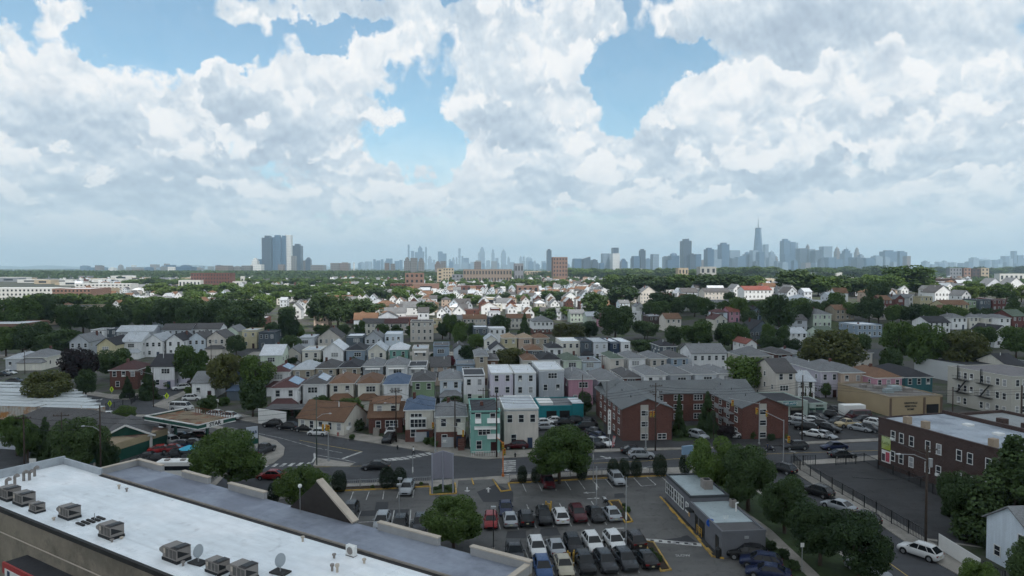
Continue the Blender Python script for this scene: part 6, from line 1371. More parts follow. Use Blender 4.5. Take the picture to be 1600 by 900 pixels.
# ---------------------------------------------------------------- trees placed one by one
NT = [
 (96,150,668,738,'green','round','green tree before the dark hipped workshop roof'),(150,186,690,745,'dark','round','low dark tree at the end of the forecourt store'), # x0,x1,ytop,yground,kind,shape,label
 (300,417,668,770,'green','round','broad round green tree beside the filling station, left of the junction'),
 (432,515,728,796,'bright','round','loose bright green tree behind the dark triangular gable'),
 (660,758,775,858,'green','round','spreading green tree inside the parking lot'),
 (820,928,664,757,'green','round','large dome-shaped tree on the avenue by the bushes'),
 (1075,1152,680,782,'green','round','dense green tree just above the grey building'),
 (1128,1210,688,800,'dark','round','dark tall tree right of the grey building roof'),
 (1190,1262,740,835,'dark','round','dark tree over the lawn left of the side street'),
 (1232,1330,780,885,'dark','round','dark wide tree on the lawn near the footpath'),
 (1292,1392,796,912,'dark','round','dark tree nearest the side street at picture bottom'),
 (1478,1690,682,848,'dark','cone','large dark spruce with drooping boughs before the brick building'),
 (1572,1655,838,940,'dark','round','dark bushy tree in front of the pale blue house'),
 (1500,1560,874,950,'green','round','small tree cut by the bottom edge near the white fence'),
 (1460,1540,735,830,'dark','round','dark tree overlapping the brick building long wall'),
 (80,166,646,744,'dark','round','dark tree beside the green gabled station office'),
 (0,54,646,712,'green','round','small street tree at the far left by the trailers'),
 (50,92,652,716,'dark','cone','slim dark conifer before the large dark roof'),
 (24,62,660,722,'green','round','small green tree between street tree and slim conifer'),
 (38,112,578,645,'olive','round','olive tree behind the parked trailers'),
 (96,152,540,604,'purple','round','dark purple-leaved tree left of the brown hip roof'),
 (152,208,543,592,'dark','round','dark tree right of the purple-leaved tree'),
 (118,150,576,622,'dark','round','dark street tree at the left crossing'),
 (212,252,572,624,'dark','cone','dark fir by the pedestrian crossing sign'),
 (186,212,588,622,'dark','cone','small fir beside the cream gable at the crossing'),
 (272,325,536,606,'green','round','green tree at the top of the left side street'),
 (327,382,548,622,'olive','round','tall olive tree beside the low white house'),
 (370,428,552,620,'green','round','wide green tree above the slate house'),
 (372,418,590,652,'dark','round','dark tree beside the slate house wall'),
 (118,138,636,664,'green','round','small green tree against rusty trailer end'),
 (60,84,634,656,'green','round','small pine crown over the trailer roofs'),
 (180,212,632,662,'green','round','low green trees below the crossing sign'),
 (486,520,617,648,'green','round','small green tree behind the tan ranch roof'),
 (530,570,619,650,'green','round','small green tree right of the tan ranch roof'),
 (498,540,640,664,'dark','round','dark shrub-like tree in front of the second row'),
 (690,725,618,640,'dark','round','small dark tree left of the mint house'),
 (310,340,620,650,'dark','round','round dark tree beside the lawn of the low white house'),
 (770,822,541,584,'olive','round','rounded olive tree between third row houses'),
 (716,748,538,572,'dark','round','dark tree beside the tall tan house'),
 (671,684,550,572,'dark','round','small dark tree behind the awning house'),
 (696,712,555,575,'red','round','crimson flowering tree behind the peach house'),
 (462,485,552,572,'dark','round','small dark tree among the third row roofs'),
 (438,474,522,560,'dark','round','dark tree left of the double gabled house'),
 (353,385,522,556,'dark','round','dark tree below the yellow flat-roofed house'),
 (638,665,512,532,'dark','round','small round dark tree before the tall beige house'),
 (984,1042,530,556,'dark','round','wide round dark tree behind the beige houses'),
 (1130,1210,553,618,'green','round','large green tree behind the right apartment wing'),
 (1062,1118,498,548,'green','round','large green tree above the columned white house'),
 (1116,1172,502,550,'green','round','large green tree left of the slate double gable'),
 (1246,1342,512,592,'olive','round','very wide olive tree above the lilac house'),
 (1320,1360,520,560,'dark','round','dark tree behind the very wide olive tree'),
 (1182,1222,520,556,'dark','round','dark tree below the slate double gable'),
 (1222,1252,528,556,'dark','round','low dark tree behind the pitched white roof'),
 (1190,1245,458,523,'dark','round','big dark spreading tree on the rise, left half'),
 (1238,1270,472,512,'dark','round','dark tree right of the big spreading tree'),
 (1213,1275,419,462,'dark','round','big dark tree standing at the skyline foot'),
 (1376,1432,498,578,'green','round','tall green tree at the left of the central right clump'),
 (1418,1478,502,586,'green','round','middle tall green tree of the central right clump'),
 (1466,1540,512,590,'olive','round','right tall olive tree of the central right clump'),
 (1372,1410,540,600,'dark','round','dark tree at the foot of the central right clump'),
 (1520,1556,508,545,'green','round','green tree right of the central right clump'),
 (1562,1612,508,560,'green','round','green tree by the right edge below the gabled houses'),
 (1412,1460,474,506,'dark','round','dark rounded tree between yellow houses and the clump'),
 (1566,1600,455,492,'dark','cone','dark pyramid conifer before the red flat house'),
 (1376,1462,413,462,'green','round','broad tree mass on the right rise touching the skyline'),
 (1352,1392,438,478,'dark','round','dark tree left of the broad tree mass'),
 (1340,1376,462,505,'dark','round','grey-green tree above the blue flat house'),
 (1366,1380,460,505,'dark','round','narrow dark tree right of the grey-green tree'),
 (1416,1446,438,462,'bright','round','bright green tree in front of the broad tree mass'),
 (1500,1536,438,458,'green','round','green tree below the flats on the right rise'),
 (1506,1530,572,590,'olive','round','tree crown spilling over the grey flats roof'),
 (1540,1582,575,592,'green','round','vine covered tree over the grey flats roof right'),
 (1280,1300,596,622,'green','round','green tree left of the memorial home'),
 (1262,1270,600,640,'dark','cone','slim dark cypress beside the cream annexe'),
 (1255,1262,604,640,'dark','cone','slim dark cypress, left one of the pair'),
 (1048,1074,616,682,'dark','cone','dark conifer in the apartment court, left'),
 (1084,1126,612,676,'dark','cone','tall dark spruce in the apartment court, right'),
 (1120,1150,664,690,'purple','round','bare-looking grey shrub beside the right wing balconies'),
 (903,925,610,650,'dark','round','dark tree between pink house and apartment wing'),
 (905,950,455,500,'dark','round','dark tree at the left of the central dark clump'),
 (930,992,474,535,'dark','round','tall dark tree in the middle of the central dark clump'),
 (945,1000,445,480,'dark','round','dark tree behind the central dark clump'),
 (985,1030,500,530,'dark','round','dark tree at the right of the central dark clump'),
 (862,918,503,536,'olive','round','rounded olive-dark tree left of the central dark clump'),
 (908,935,500,532,'dark','round','dark tree touching the rounded olive-dark tree'),
 (806,833,490,530,'dark','cone','dark conifer left of the white and brick house'),
 (765,800,490,528,'dark','round','dark tree left of the dark conifer'),
 (838,870,486,504,'dark','round','dark low tree behind the white and brick house'),
 (690,716,488,530,'green','round','tall green tree behind the fifth row houses'),
 (706,732,500,545,'green','round','green tree filling the gap of the fifth row'),
 (730,760,520,548,'green','round','low green tree beside the slate flat house'),
 (650,685,470,495,'dark','round','dark tree left of the pitched cream houses'),
 (478,520,456,512,'dark','round','dark tree at left of the middle dark clump'),
 (505,552,460,512,'dark','round','dark tree in the middle of the middle dark clump'),
 (540,590,464,508,'dark','round','dark tree at right of the middle dark clump'),
 (435,468,480,540,'dark','round','tall dark tree left of the middle dark clump'),
 (392,432,458,495,'green','round','green tree behind the flat yellow house'),
 (1010,1060,455,490,'dark','round','dark rounded tree right of the beige gabled flats'),
 (1056,1104,458,488,'dark','round','dark rounded tree right neighbour of the beige gabled flats'),
 (1130,1152,455,478,'dark','round','small round dark tree before the beige pitched row'),
 (1158,1184,484,510,'dark','round','dark tree between pink and blue gabled houses'),
 (1290,1320,455,490,'green','round','green tree on the rise between hip-roofed houses'),
]
for t in NT:
    x0, x1, yt, yb, k, s, l = t
    tree(x0, x1, yt, yb, k, l, s, group='street and garden trees')
# belts of trees: (x from, x to, top, ground, mean width, jitter, kinds, n, phrase)
rt = random.Random(23)
BELT = [(10,395,471,518,50,20,['dark','dark','green'],17,'the near dark belt on the left'),(0,120,508,560,52,12,['dark','green'],6,'the far-left wood edge'),(190,400,464,500,48,7,['green','dark','dark'],9,'the second left belt'),
 (45,250,460,486,36,5,['green','bright','dark'],12,'the belt before the white blocks'),(235,650,444,464,38,6,['bright','green','bright'],22,'the sunlit tree belt left of centre'),(190,600,435,447,30,3,['green','bright'],22,'the rear sunlit belt'),(300,640,452,474,34,6,['green','bright','dark'],11,'the front sunlit belt'),
 (600,860,438,452,24,4,['green','bright'],10,'the trees about the brick school'),(600,900,456,476,28,5,['green','dark','bright'],10,'the trees among the sunlit roofs'),(600,880,424,434,20,2,['green','dark'],22,'the skyline-foot trees, centre'),
 (880,1140,420,436,32,4,['green','bright','green'],18,'the skyline-foot trees, right of centre'),(950,1180,430,458,50,6,['dark','dark','green'],12,'the dark treeline right of centre'),(1120,1220,417,436,34,4,['green','bright'],8,'the treeline left of the big dark tree'),
 (1270,1380,417,436,34,5,['green','dark'],9,'the treeline left of the broad mass'),(1270,1390,430,462,40,5,['dark','green'],8,'the shaded trees left of the broad mass'),(1455,1610,417,430,24,3,['green','dark'],11,'the treeline behind the right flats'),
 (820,1000,476,500,30,6,['green','dark'],6,'the garden trees by the silver roofs'),(1000,1340,466,498,30,8,['dark','green'],14,'the hillside garden trees'),(1380,1600,478,508,26,6,['green','dark'],10,'the garden trees on the right rise'),
 (420,760,503,530,26,6,['dark','green'],11,'the garden trees behind the fifth row'),(420,1000,556,580,17,4,['green','dark'],12,'the yard trees behind the third row'),(800,1000,436,450,22,3,['green','bright'],8,'the small trees right of the sunlit roofs'),(1450,1600,444,470,24,5,['green','bright'],8,'the small trees of the upper right gardens'),(1040,1240,505,545,26,6,['dark','green'],6,'the trees behind the columned house'),(440,640,476,500,30,6,['dark','green'],6,'the shaded trees right of the left rows')]
for x0, x1, yt, yb, w, j, ks, n, ph in BELT:
    for i in range(n):
        x = x0 + (x1 - x0) * (i + .5) / n + rt.uniform(-.3, .3) * (x1 - x0) / n; ww = w * rt.uniform(.75, 1.3); yy = yb + rt.uniform(-j, j) * .5
        tree(x - ww/2, x + ww/2, yt + rt.uniform(-j, j) * .7, yy, rt.choice(ks), '%s tree, %s from left in %s' % ('leafy', ordn(i+1), ph), 'round', group='trees of the belts')
# distant woods: nobody could count them
def wood(name, x0, x1, d0, d1, n, h, kind, label, leafs=26):
    rg = np.random.default_rng(len(name) + n); X = []
    px_ = rg.uniform(x0, x1, n); D = np.exp(rg.uniform(np.log(d0), np.log(d1), n)); mb_v = []; 
    for p_, d in zip(px_, D):
        c = np.array([(p_ - 800) / FPX * d, d, h * .5]); r = rg.uniform(4, 7.5) * (1 + d / 9000); m = leafs
        dr = rg.normal(size=(m, 3)); dr /= np.linalg.norm(dr, axis=1)[:, None]; dr[:, 2] = np.abs(dr[:, 2]) * .9 - .25
        q = c + dr * np.array([r, r, h * .5]) * rg.uniform(.75, 1.05, (m, 1)); nrm = dr + rg.normal(0, .4, (m, 3)); nrm /= np.linalg.norm(nrm, axis=1)[:, None]
        u = np.cross(nrm, rg.normal(size=(m, 3))); u /= np.linalg.norm(u, axis=1)[:, None]; v = np.cross(nrm, u); s = r * rg.uniform(.35, .6, (m, 1))
        mb_v.append(np.stack([q-u*s, q+v*s*.8, q+u*s, q-v*s*.8], 1).reshape(-1, 3))
    A_ = np.concatenate(mb_v); k = len(A_) // 4
    me = bpy.data.meshes.new(name); me.vertices.add(4*k); me.vertices.foreach_set('co', A_.ravel()); me.loops.add(4*k); me.loops.foreach_set('vertex_index', np.arange(4*k)); me.polygons.add(k)
    me.polygons.foreach_set('loop_start', np.arange(k)*4); me.polygons.foreach_set('loop_total', np.full(k, 4)); me.materials.append(LEAF[kind]); me.update(calc_edges=True)
    return tag(inst(name, me), label, None, None, 'stuff')
wood('far_wood', -60, 1660, 1900, 3400, 2300, 13, 'green', 'far-off wooded district reading as one green band below the skyline')
wood('distant_wood', -60, 640, 2000, 3000, 1300, 26, 'dark', 'dark wooded band on the left below the tower cluster', 30)
wood('horizon_wood', -60, 1660, 3600, 9000, 1500, 16, 'dark', 'hazy wooded band along the horizon', 16)
wood('far_garden_trees', 380, 1660, 900, 2600, 520, 11, 'bright', 'scattered garden trees among the farthest roofs', 60)
# ---------------------------------------------------------------- clipped oval bushes and planting
BU = [(605,762,24,31),(625,762,21,30),(530,768,23,31),(427,786,18,30),(816,754,15,25),(837,753,14,22),(909,749,17,26),(958,747,18,29),(975,746,18,28),(994,744,18,25),(1031,743,22,31),(1070,741,17,30)]
M_BUSH = leafmat('dark clipped evergreen leaves', (.008,.018,.009), (.020,.036,.016), .1)
LEAF['bush'] = M_BUSH
for i, (x, yb, w, h) in enumerate(BU):
    p = at(x, yb, .2); s = p.y / FPX
    o = thing('clipped_bush', 'dark egg-shaped clipped bush, %s from left behind the yellow kerb' % ordn(i+1), 'bush', p, i * 1.3, 'clipped bushes along the avenue kerb')
    inst('foliage', crown('bush', 1, i % 3, 'egg'), o, (0, 0, h*s*.52), 0, (w*s*.56, w*s*.56, h*s*.55)); MB().tube((0,0,-.1),(0,0,h*s*.4),.08,6).obj('stem', M_BARK, o)
SH = [(967,803,10,'green'),(980,800,13,'bright'),(975,792,8,'dark'),(1018,862,9,'dark'),(1024,868,8,'green'),(1029,877,14,'dark'),(681,766,8,'dark'),(690,764,11,'dark'),(699,765,9,'bright'),(704,768,9,'bright'),(582,763,7,'green'),(658,758,7,'green'),
 (1205,858,18,'dark'),(1225,872,20,'dark'),(1240,890,20,'dark'),(1175,685,16,'dark'),(1205,688,14,'dark'),(1225,684,12,'green'),(1530,815,30,'green'),(1500,812,26,'green'),(1480,805,20,'dark'),(560,672,22,'dark'),(540,668,18,'dark'),(500,676,12,'dark'),(680,697,20,'dark'),(667,694,14,'dark'),(470,652,26,'dark'),(445,655,22,'dark'),(420,658,16,'dark'),(1060,684,16,'dark'),(1075,682,14,'dark'),(1095,682,14,'green'),(630,674,12,'dark'),(550,686,10,'green'),(262,606,14,'green'),(295,616,16,'green'),(330,630,18,'green'),(350,634,18,'green'),(205,618,14,'dark'),(225,612,14,'dark')]
for i, (x, yb, w, k) in enumerate(sorted(SH)):
    p = at(x, yb, .15); s = p.y / FPX; r = w * s * .5
    o = thing('garden_shrub', 'low %s shrub, %s from left of all the garden shrubs' % ({'dark':'dark','green':'green','bright':'bright'}[k], ordn(i+1)), 'shrub', p, i, 'garden shrubs')
    inst('foliage', crown(k, 0, i % 3, 'round'), o, (0, 0, r*.7), 0, (r, r, r*1.0)); MB().tube((0,0,-.1),(0,0,r*.7),.05,5).obj('stem', M_BARK, o)
# ---------------------------------------------------------------- cars
def cars(rows, phrase, group, z=.15, small=False):
    for i, (x, y, ty, c, hd, *ex) in enumerate(sorted(rows, key=lambda r: r[0])):
        nm = {'suv': 'SUV', 'sedan': 'sedan', 'hatch': 'hatchback', 'van': 'van', 'pickup': 'pickup'}[ty]
        car(x, y, ty, c, hd, '%s %s, %s from left in %s' % (c, nm, ordn(i+1), phrase), z, group, small=small)
G = 5.4
cars([(636,769,'suv','silver',270),(856,759,'suv','maroon',275),(963,754,'suv','silver',278),(436,772,'sedan','white',250)], 'the top stalls under the bushes', 'cars in the parking lot')
cars([(547,805,'suv','dark grey',272),(597,822,'suv','silver',272),(625,828,'suv','black',272),(657,826,'suv','dark grey',273),(767,820,'hatch','red',271),(790,800,'sedan','navy',273),(797,817,'sedan','silver',94),(822,816,'suv','black',94),(850,814,'suv','black',275),(875,813,'suv','white',96),(903,810,'suv','maroon',277),(930,809,'sedan','black',278),(955,808,'sedan','silver',99)], 'the middle parking rows', 'cars in the parking lot')
cars([(804,872,'pickup','dark grey',274),(839,864,'suv','white',276),(868,861,'sedan','silver',97),(896,859,'suv','black',276),(926,856,'suv','white',278),(960,854,'suv','white',279),(990,850,'suv','brown',101)], 'the row behind the front parking row', 'cars in the parking lot')
cars([(848,896,'suv','blue',275),(881,890,'sedan','beige',275),(914,888,'suv','black',277),(946,886,'suv','dark grey',279),(977,883,'suv','dark grey',280),(1008,879,'sedan','black',101),(1168,873,'suv','black',160),(1189,886,'suv','navy',160),(1200,901,'sedan','navy',160)], 'the front parking row', 'cars in the parking lot')
cars([(587,733,'sedan','black',181),(424,748,'sedan','red',178),(1002,716,'suv','silver',0),(990,708,'sedan','black',4),(1242,702,'suv','dark grey',183),(1303,702,'sedan','navy',184),(1316,715,'sedan','black',2),(806,701,'suv','maroon',182),(497,680,'hatch','white',172),(478,674,'suv','black',170),(450,671,'suv','black',168),(427,667,'suv','black',168)], 'the traffic and kerbside cars of the avenue', 'cars on the avenue', .02)
cars([(1223,738,'suv','black',122),(1278,774,'suv','black',122),(1310,796,'sedan','silver',122),(1347,817,'suv','black',122),(1437,869,'suv','white',124),(1356,896,'sedan','silver',302)], 'the side street on the right', 'cars on the side street', .02)
cars([(612,677,'sedan','white',262),(608,690,'suv','black',262)], 'the driveway of the brick house', 'cars in the driveway')
cars([(1270,682,'sedan','white',140),(1289,684,'sedan','silver',305),(1296,674,'suv','black',310),(1278,667,'suv','black',140),(1260,672,'suv','black',150),(1266,660,'sedan','white',150),(1246,664,'sedan','silver',150),(1246,656,'sedan','white',150),(1278,655,'sedan','dark grey',305),(1310,661,'sedan','dark grey',200),(1344,673,'sedan','silver',310),(1360,674,'suv','dark grey',305),(1368,666,'suv','white',305),(1293,652,'suv','black',150),(1341,655,'van','maroon',190),(1301,643,'sedan','dark grey',150),(1325,667,'pickup','tan',190),(1348,661,'suv','black',190)], 'the body shop lot', 'cars in the body shop lot')
cars([(850,664,'sedan','white',10),(869,661,'sedan','white',5),(851,671,'sedan','silver',10),(880,664,'sedan','black',180),(895,662,'suv','black',180),(920,665,'suv','black',300),(930,679,'sedan','dark grey',303),(936,686,'sedan','navy',303),(943,695,'sedan','white',303),(928,697,'suv','dark grey',303),(912,671,'suv','black',180)], 'the teal garage yard', 'cars in the teal garage yard')
cars([(1091,685,'suv','silver',300),(1141,684,'sedan','white',185)], 'the apartment court drive', 'cars by the apartment court')
cars([(249,681,'suv','white',330),(269,694,'suv','white',325),(289,678,'van','silver',350),(253,707,'sedan','bright red',20),(272,706,'sedan','red',15),(227,720,'sedan','dark grey',195),(243,722,'sedan','black',195),(275,717,'pickup','black',200),(292,720,'sedan','dark grey',195),(284,686,'sedan','black',5),(301,687,'sedan','black',5),(316,686,'suv','maroon',5),(217,671,'suv','white',190),(243,669,'suv','black',190),(324,696,'sedan','silver',20),(303,697,'sedan','black',10),(286,699,'sedan','navy',10),(206,668,'sedan','silver',190),(412,708,'pickup','dark grey',75),(230,661,'suv','silver',185)], 'the filling station forecourt', 'cars at the filling station')
cars([(284,641,'van','white',352),(340,652,'suv','white',350),(361,655,'suv','white',350),(300,626,'suv','white',10),(283,609,'suv','white',215),(297,605,'sedan','black',215),(281,596,'sedan','silver',215),(286,588,'suv','silver',215),(292,581,'van','white',215),(306,597,'sedan','dark grey',215),(318,584,'sedan','black',215),(154,658,'van','white',200),(166,664,'van','white',200),(13,585,'sedan','white',5),(24,598,'sedan','dark grey',5),(3,588,'sedan','black',5)], 'the left side street and yard', 'cars on the left side street', .05)
# coach behind the front parapet, box trailer
o = thing('minibus', 'white minibus with roof vents behind the supermarket roof', 'bus', at(288, 747, .15), R(2))
MB().box(-4,4,-1.2,1.2,.5,2.9).obj('body', M_WHITE, o); MB().box(-3.7,3.7,-1.22,-1.201,1.6,2.3).obj('windows', M_GLASS, o); q = MB(); [q.box(x,x+.7,-.35,.35,2.901,3.1) for x in (-3,-.5,2)]; q.obj('roof_vents', M_UNIT, o)
for x in (-2.6, 2.6):
    for y in (-1.1, 1.1): MB().tube((x,y-.12,.48),(x,y+.12,.48),.48,14).obj('wheel', M_RUBBER, o)
o = thing('box_trailer', 'white box trailer parked against the tan wall', 'trailer', at(1331, 651, .15), R(5)); MB().box(-2.6,2.6,-1.1,1.1,.6,2.8).obj('body', M_WHITE, o); [MB().tube((x,y-.1,.35),(x,y+.1,.35),.35,12).obj('wheel', M_RUBBER, o) for x in (-.5,.5) for y in (-1.05,1.05)]; MB().box(2.6,3.6,-.1,.1,.5,.62).obj('drawbar', M_BLACK, o)
o = thing('parasol', 'turquoise blue parasol among the forecourt cars', 'parasol', at(296, 718, .15)); MB().tube((0,0,0),(0,0,2.5),.04,6).obj('pole', M_METAL, o); MB().tube((0,0,2.0),(0,0,2.6),1.7,12,0,.05).obj('canopy', mat('turquoise canvas', (.05,.36,.52), .7, .05), o)
def moto(px, py, label, col, z, head, rider=False):
    o = thing('motorcycle', label, 'motorcycle', at(px, py, z), R(head), 'motorcycles')
    for x in (-.7, .7):
        w = MB().tube((x,-.06,.31),(x,.06,.31),.31,14).obj('wheel', M_RUBBER, o); MB().tube((x,-.065,.31),(x,.065,.31),.2,10).obj('rim', M_RIM, w)
    MB().box(-.35,.35,-.14,.14,.3,.6).tube((.35,0,.6),(.72,0,.32),.05,6).tube((-.3,0,.5),(-.7,0,.32),.06,6).obj('frame', M_BLACK, o); MB().ball((.15,0,.78),.22,0,10,6,.7).obj('tank', paint(col), o, smooth=True); MB().box(-.75,-.05,-.13,.13,.72,.82).obj('seat', M_BLACK, o)
    MB().tube((.38,-.36,1.02),(.38,.36,1.02),.025,6).tube((.38,0,.7),(.38,0,1.02),.04,6).obj('handlebar', M_METAL, o); MB().ball((.55,0,.85),.12,0,8,6).obj('headlight', M_HEAD, o)
    return o
moto(946, 788, 'white and black motorcycle parked beside the upper planted island', 'white', .15, 105)
moto(1203, 706, 'dark blue motorcycle waiting at the avenue stop line', 'navy', .02, 5)
person(646, 712, 'person crossing the avenue in a white shirt and black trousers', 'white', 'black', face=70)
person(1199, 706, 'person in dark clothes standing astride the motorcycle', 'navy', 'black', z=.02, face=200, stride=.05)
# ---------------------------------------------------------------- poles, lights, signals
pole(776, 714, 11.5, 'tall dark utility pole in front of the mint house', arms=1, box=True)
pole(1024, 703, 12.5, 'utility pole with transformers before the left apartment wing', arms=2, box=True, lamp=(1.6, 8.8, 1))
pole(1253, 697, 13.5, 'plain dark utility pole beside the body shop lot', arms=0)
pole(619, 690, 10.5, 'wooden utility pole beside the driveway of the brick house', arms=1, lamp=(1.8, 7.6, -1))
pole(711, 700, 9.5, 'wooden utility pole before the second cream house', arms=1)
pole(495, 726, 12.0, 'slim green steel pole on the traffic island', m=mat('green steel', (.05,.075,.06), .5, .1), r=.1, arms=0, lamp=(2.0, 8.8, 1))
pole(158, 758, 12.5, 'tall dark pole with lamp left of the forecourt store', arms=0, lamp=(2.2, 9.3, -1))
pole(240, 635, 9.5, 'dark pole with long lamp arm at the left crossing', arms=0, r=.12, lamp=(5.0, 8.6, -1))
pole(39, 757, 11.0, 'wooden pole with crossarm at the far left road', arms=1)
pole(98, 752, 11.0, 'thin wooden pole with long crossarm behind the white roof corner', arms=1, r=.09)
pole(1446, 858, 12.6, 'tall wooden utility pole with wire coils beside the white SUV', arms=1, r=.17, box=True, lamp=(3.4, 11.6, -1))
pole(1488, 668, 8.6, 'wooden pole beside the memorial home entrance', arms=0)
pole(1595, 690, 11, 'dark pole at the right edge beside the grey flats', arms=0, r=.2)
pole(1295, 760, 7.0, 'short wooden pole behind the fence of the empty lot', arms=0, r=.12, z=.15) if False else None
pole(910, 655, 10, 'wooden pole in front of the pink house', arms=0, r=.12)
pole(948, 692, 12, 'slim dark pole carrying wires beside the left apartment wing', arms=0, r=.09)
pole(576, 600, 8, 'thin dark pole among the third row houses', arms=0, r=.09)
pole(1115, 690, 9, 'thin pole in front of the apartment court', arms=0, r=.07)
for i, (x, y, h) in enumerate(((129,600,8),(39,585,8.5),(941,596,8),(755,655,7),(203,560,7),(330,560,7),(608,520,8),(876,545,8),(1255,640,6),(1180,560,9),(1012,545,8),(1310,540,9))):
    pole(x, y, h, 'far utility pole, %s from left among the back-street poles' % ordn(1 + sorted([q[0] for q in ((129,),(39,),(941,),(755,),(203,),(330,),(608,),(876,),(1255,),(1180,),(1012,),(1310,))]).index(x)), arms=1, r=.11)
def lot_lamp(px, py, h, label, m=M_METAL, head='ball'):
    p = at(px, py, .15); o = thing('lot_lamp', label, 'lamp post', p, 0, 'lamp posts of the parking lot'); MB().tube((0,0,0),(0,0,h),.06,8).obj('post', m, o); MB().tube((0,0,0),(0,0,.5),.16,8).obj('base', M_CONC, o)
    if head == 'ball': MB().ball((0,0,h+.15),.25,0,12,8).obj('globe', M_WHITE, o, smooth=True)
    elif head == 'box': MB().box(-.3,.3,-.2,.2,h,h+.25).obj('lamp_head', M_METAL, o)
    else: MB().box(-.06,.06,-.22,.22,h*.48,h*.48+.8).obj('banner', M_WHITE, o)
    return o
lot_lamp(771, 862, 5.2, 'thin dark post standing right of the spreading lot tree', M_BLACK, 'box'); lot_lamp(624, 826, 5.6, 'lamp post with red and white bands behind the front roof', M_METAL, 'box'); lot_lamp(625, 772, 2.2, 'short lamp post in front of the oval bush pair', M_METAL, 'box')
lot_lamp(932, 798, 6.2, 'grey lamp post beside the parked motorcycle', M_METAL, 'banner'); lot_lamp(978, 872, 9.5, 'grey lamp post with yellow round sign in front row', M_METAL, 'banner'); lot_lamp(645, 762, 5.0, 'slim post with white sign on the avenue pavement', M_METAL, 'banner'); lot_lamp(927, 752, 7.2, 'slim post with white banner behind the oval bushes', M_METAL, 'banner')
p = at(469, 802, 7.3); o = thing('roof_lamp', 'white globe lamp on thin post before the dark gable', 'lamp post', p); MB().tube((0,0,0),(0,0,2.9),.035,6).obj('post', M_METAL, o); MB().ball((0,0,3.0),.22,0,12,8).obj('globe', M_WHITE, o, smooth=True)
for i, (x, y, z) in enumerate(((856,803,.15),(859,804,.15),(861,800,.15),(853,800,.15),(887,881,.15),(890,884,.15),(896,884,.15),(897,880,.15))):
    tag(MB().tube((0,0,0),(0,0,1.5),.10,8).ball((0,0,1.5),.10,0,8,4,.5).obj('bollard', M_YEL, None, at(x, y, z)), 'yellow steel bollard, %s of those guarding the lot lamp bases from the left' % ordn(i+1), 'bollard', 'yellow bollards in the lot')
traffic_signal(786, 744, 5.6, (-1.0,.6,6.2), 'orange traffic signal pole at the kerb by the zebra crossing', [(0,-.2,5.0,0),(.2,-.15,4.0,20)], m=M_ORANGE)
traffic_signal(513, 720, 6.6, (-1.0,0,6.6), 'traffic signal on the traffic island with yellow heads', [(-.9,0,5.9,90),(-.3,0,5.9,90),(.1,-.2,5.8,0)])
traffic_signal(680, 706, 6.5, (5.6,-6.5,5.6), 'traffic signal with long mast arm behind the pylon sign', [(5.6,-6.4,5.0,80),(-.4,0,4.9,0)])
traffic_signal(1009, 702, 7.2, (1.6,0,7.4), 'traffic signal pole before the left apartment wing', [(.9,-.1,6.6,0),(1.5,-.1,6.6,0)])
traffic_signal(1186, 694, 8.0, (-6.5,-1.5,9.2), 'traffic signal with long arm right of the apartment court', [(-5.6,-1.4,8.2,0),(1.4,-.1,5.9,20)])
traffic_signal(1224, 724, 7.6, (-4.0,2.5,9.2), 'grey traffic signal with curved arm at the side street corner', [(-3.8,2.4,8.6,0),(.9,0,4.2,0)])
def road_sign(px, py, h, label, m, w=.75, diamond=True):
    o = thing('road_sign', label, 'road sign', at(px, py, .15), 0, 'road signs'); MB().tube((0,0,0),(0,0,h),.04,6).obj('post', M_METAL, o); s = w * .7
    q = MB(); q.poly([(0,-.06,h-s*1.4),(s,-.06,h),(0,-.06,h+s*1.4),(-s,-.06,h),(0,-.03,h-s*1.4),(s,-.03,h),(0,-.03,h+s*1.4),(-s,-.03,h)], [(0,1,2,3),(7,6,5,4),(0,4,5,1),(1,5,6,2),(2,6,7,3),(3,7,4,0)]) if diamond else q.box(-w/2,w/2,-.06,-.03,h-w*.6,h+w*.6)
    q.obj('sign_face', m, o)
    if diamond: MB().box(-.10,.10,-.075,-.061,h-.35,h+.35).obj('symbol', M_BLACK, o)
    return o
M_FY = mat('fluorescent yellow sign', (.52,.68,.03), .5, .05)
road_sign(175, 628, 3.2, 'bright yellow pedestrian sign by the green shrubs at the left crossing', M_FY, .8); road_sign(261, 640, 3.3, 'bright yellow pedestrian sign beside the station canopy', M_FY, .8); road_sign(172, 648, 2.6, 'bright yellow sign low in the shrubs behind the trailers', M_FY, .75)
road_sign(52, 752, 3.0, 'white square sign on the far left road behind the roof', M_WHITE, 1.1, False); road_sign(544, 688, 2.4, 'white rectangular sign beside the ranch house hedge', M_WHITE, .6, False); road_sign(1253, 893, 3.0, 'small white sign beside the footpath on the lawn', M_WHITE, .4, False); road_sign(340, 642, 2.4, 'white sign on the lawn behind the left side street', M_WHITE, .6, False)
o = thing('blade_sign', 'tall white vertical lettered sign beside the left apartment wing', 'sign', at(952, 703, .15), 0, None); MB().tube((0,0,0),(0,0,7.4),.06,8).obj('post', M_METAL, o); q = MB().box(-.28,.28,-.12,.0,3.0,7.4).obj('sign_panel', M_WHITE, o)
for k, ch in enumerate('TIRES'): text(q, ch, .6, 0, -.13, 6.9 - k*.72, M_BLACK, bold=True)
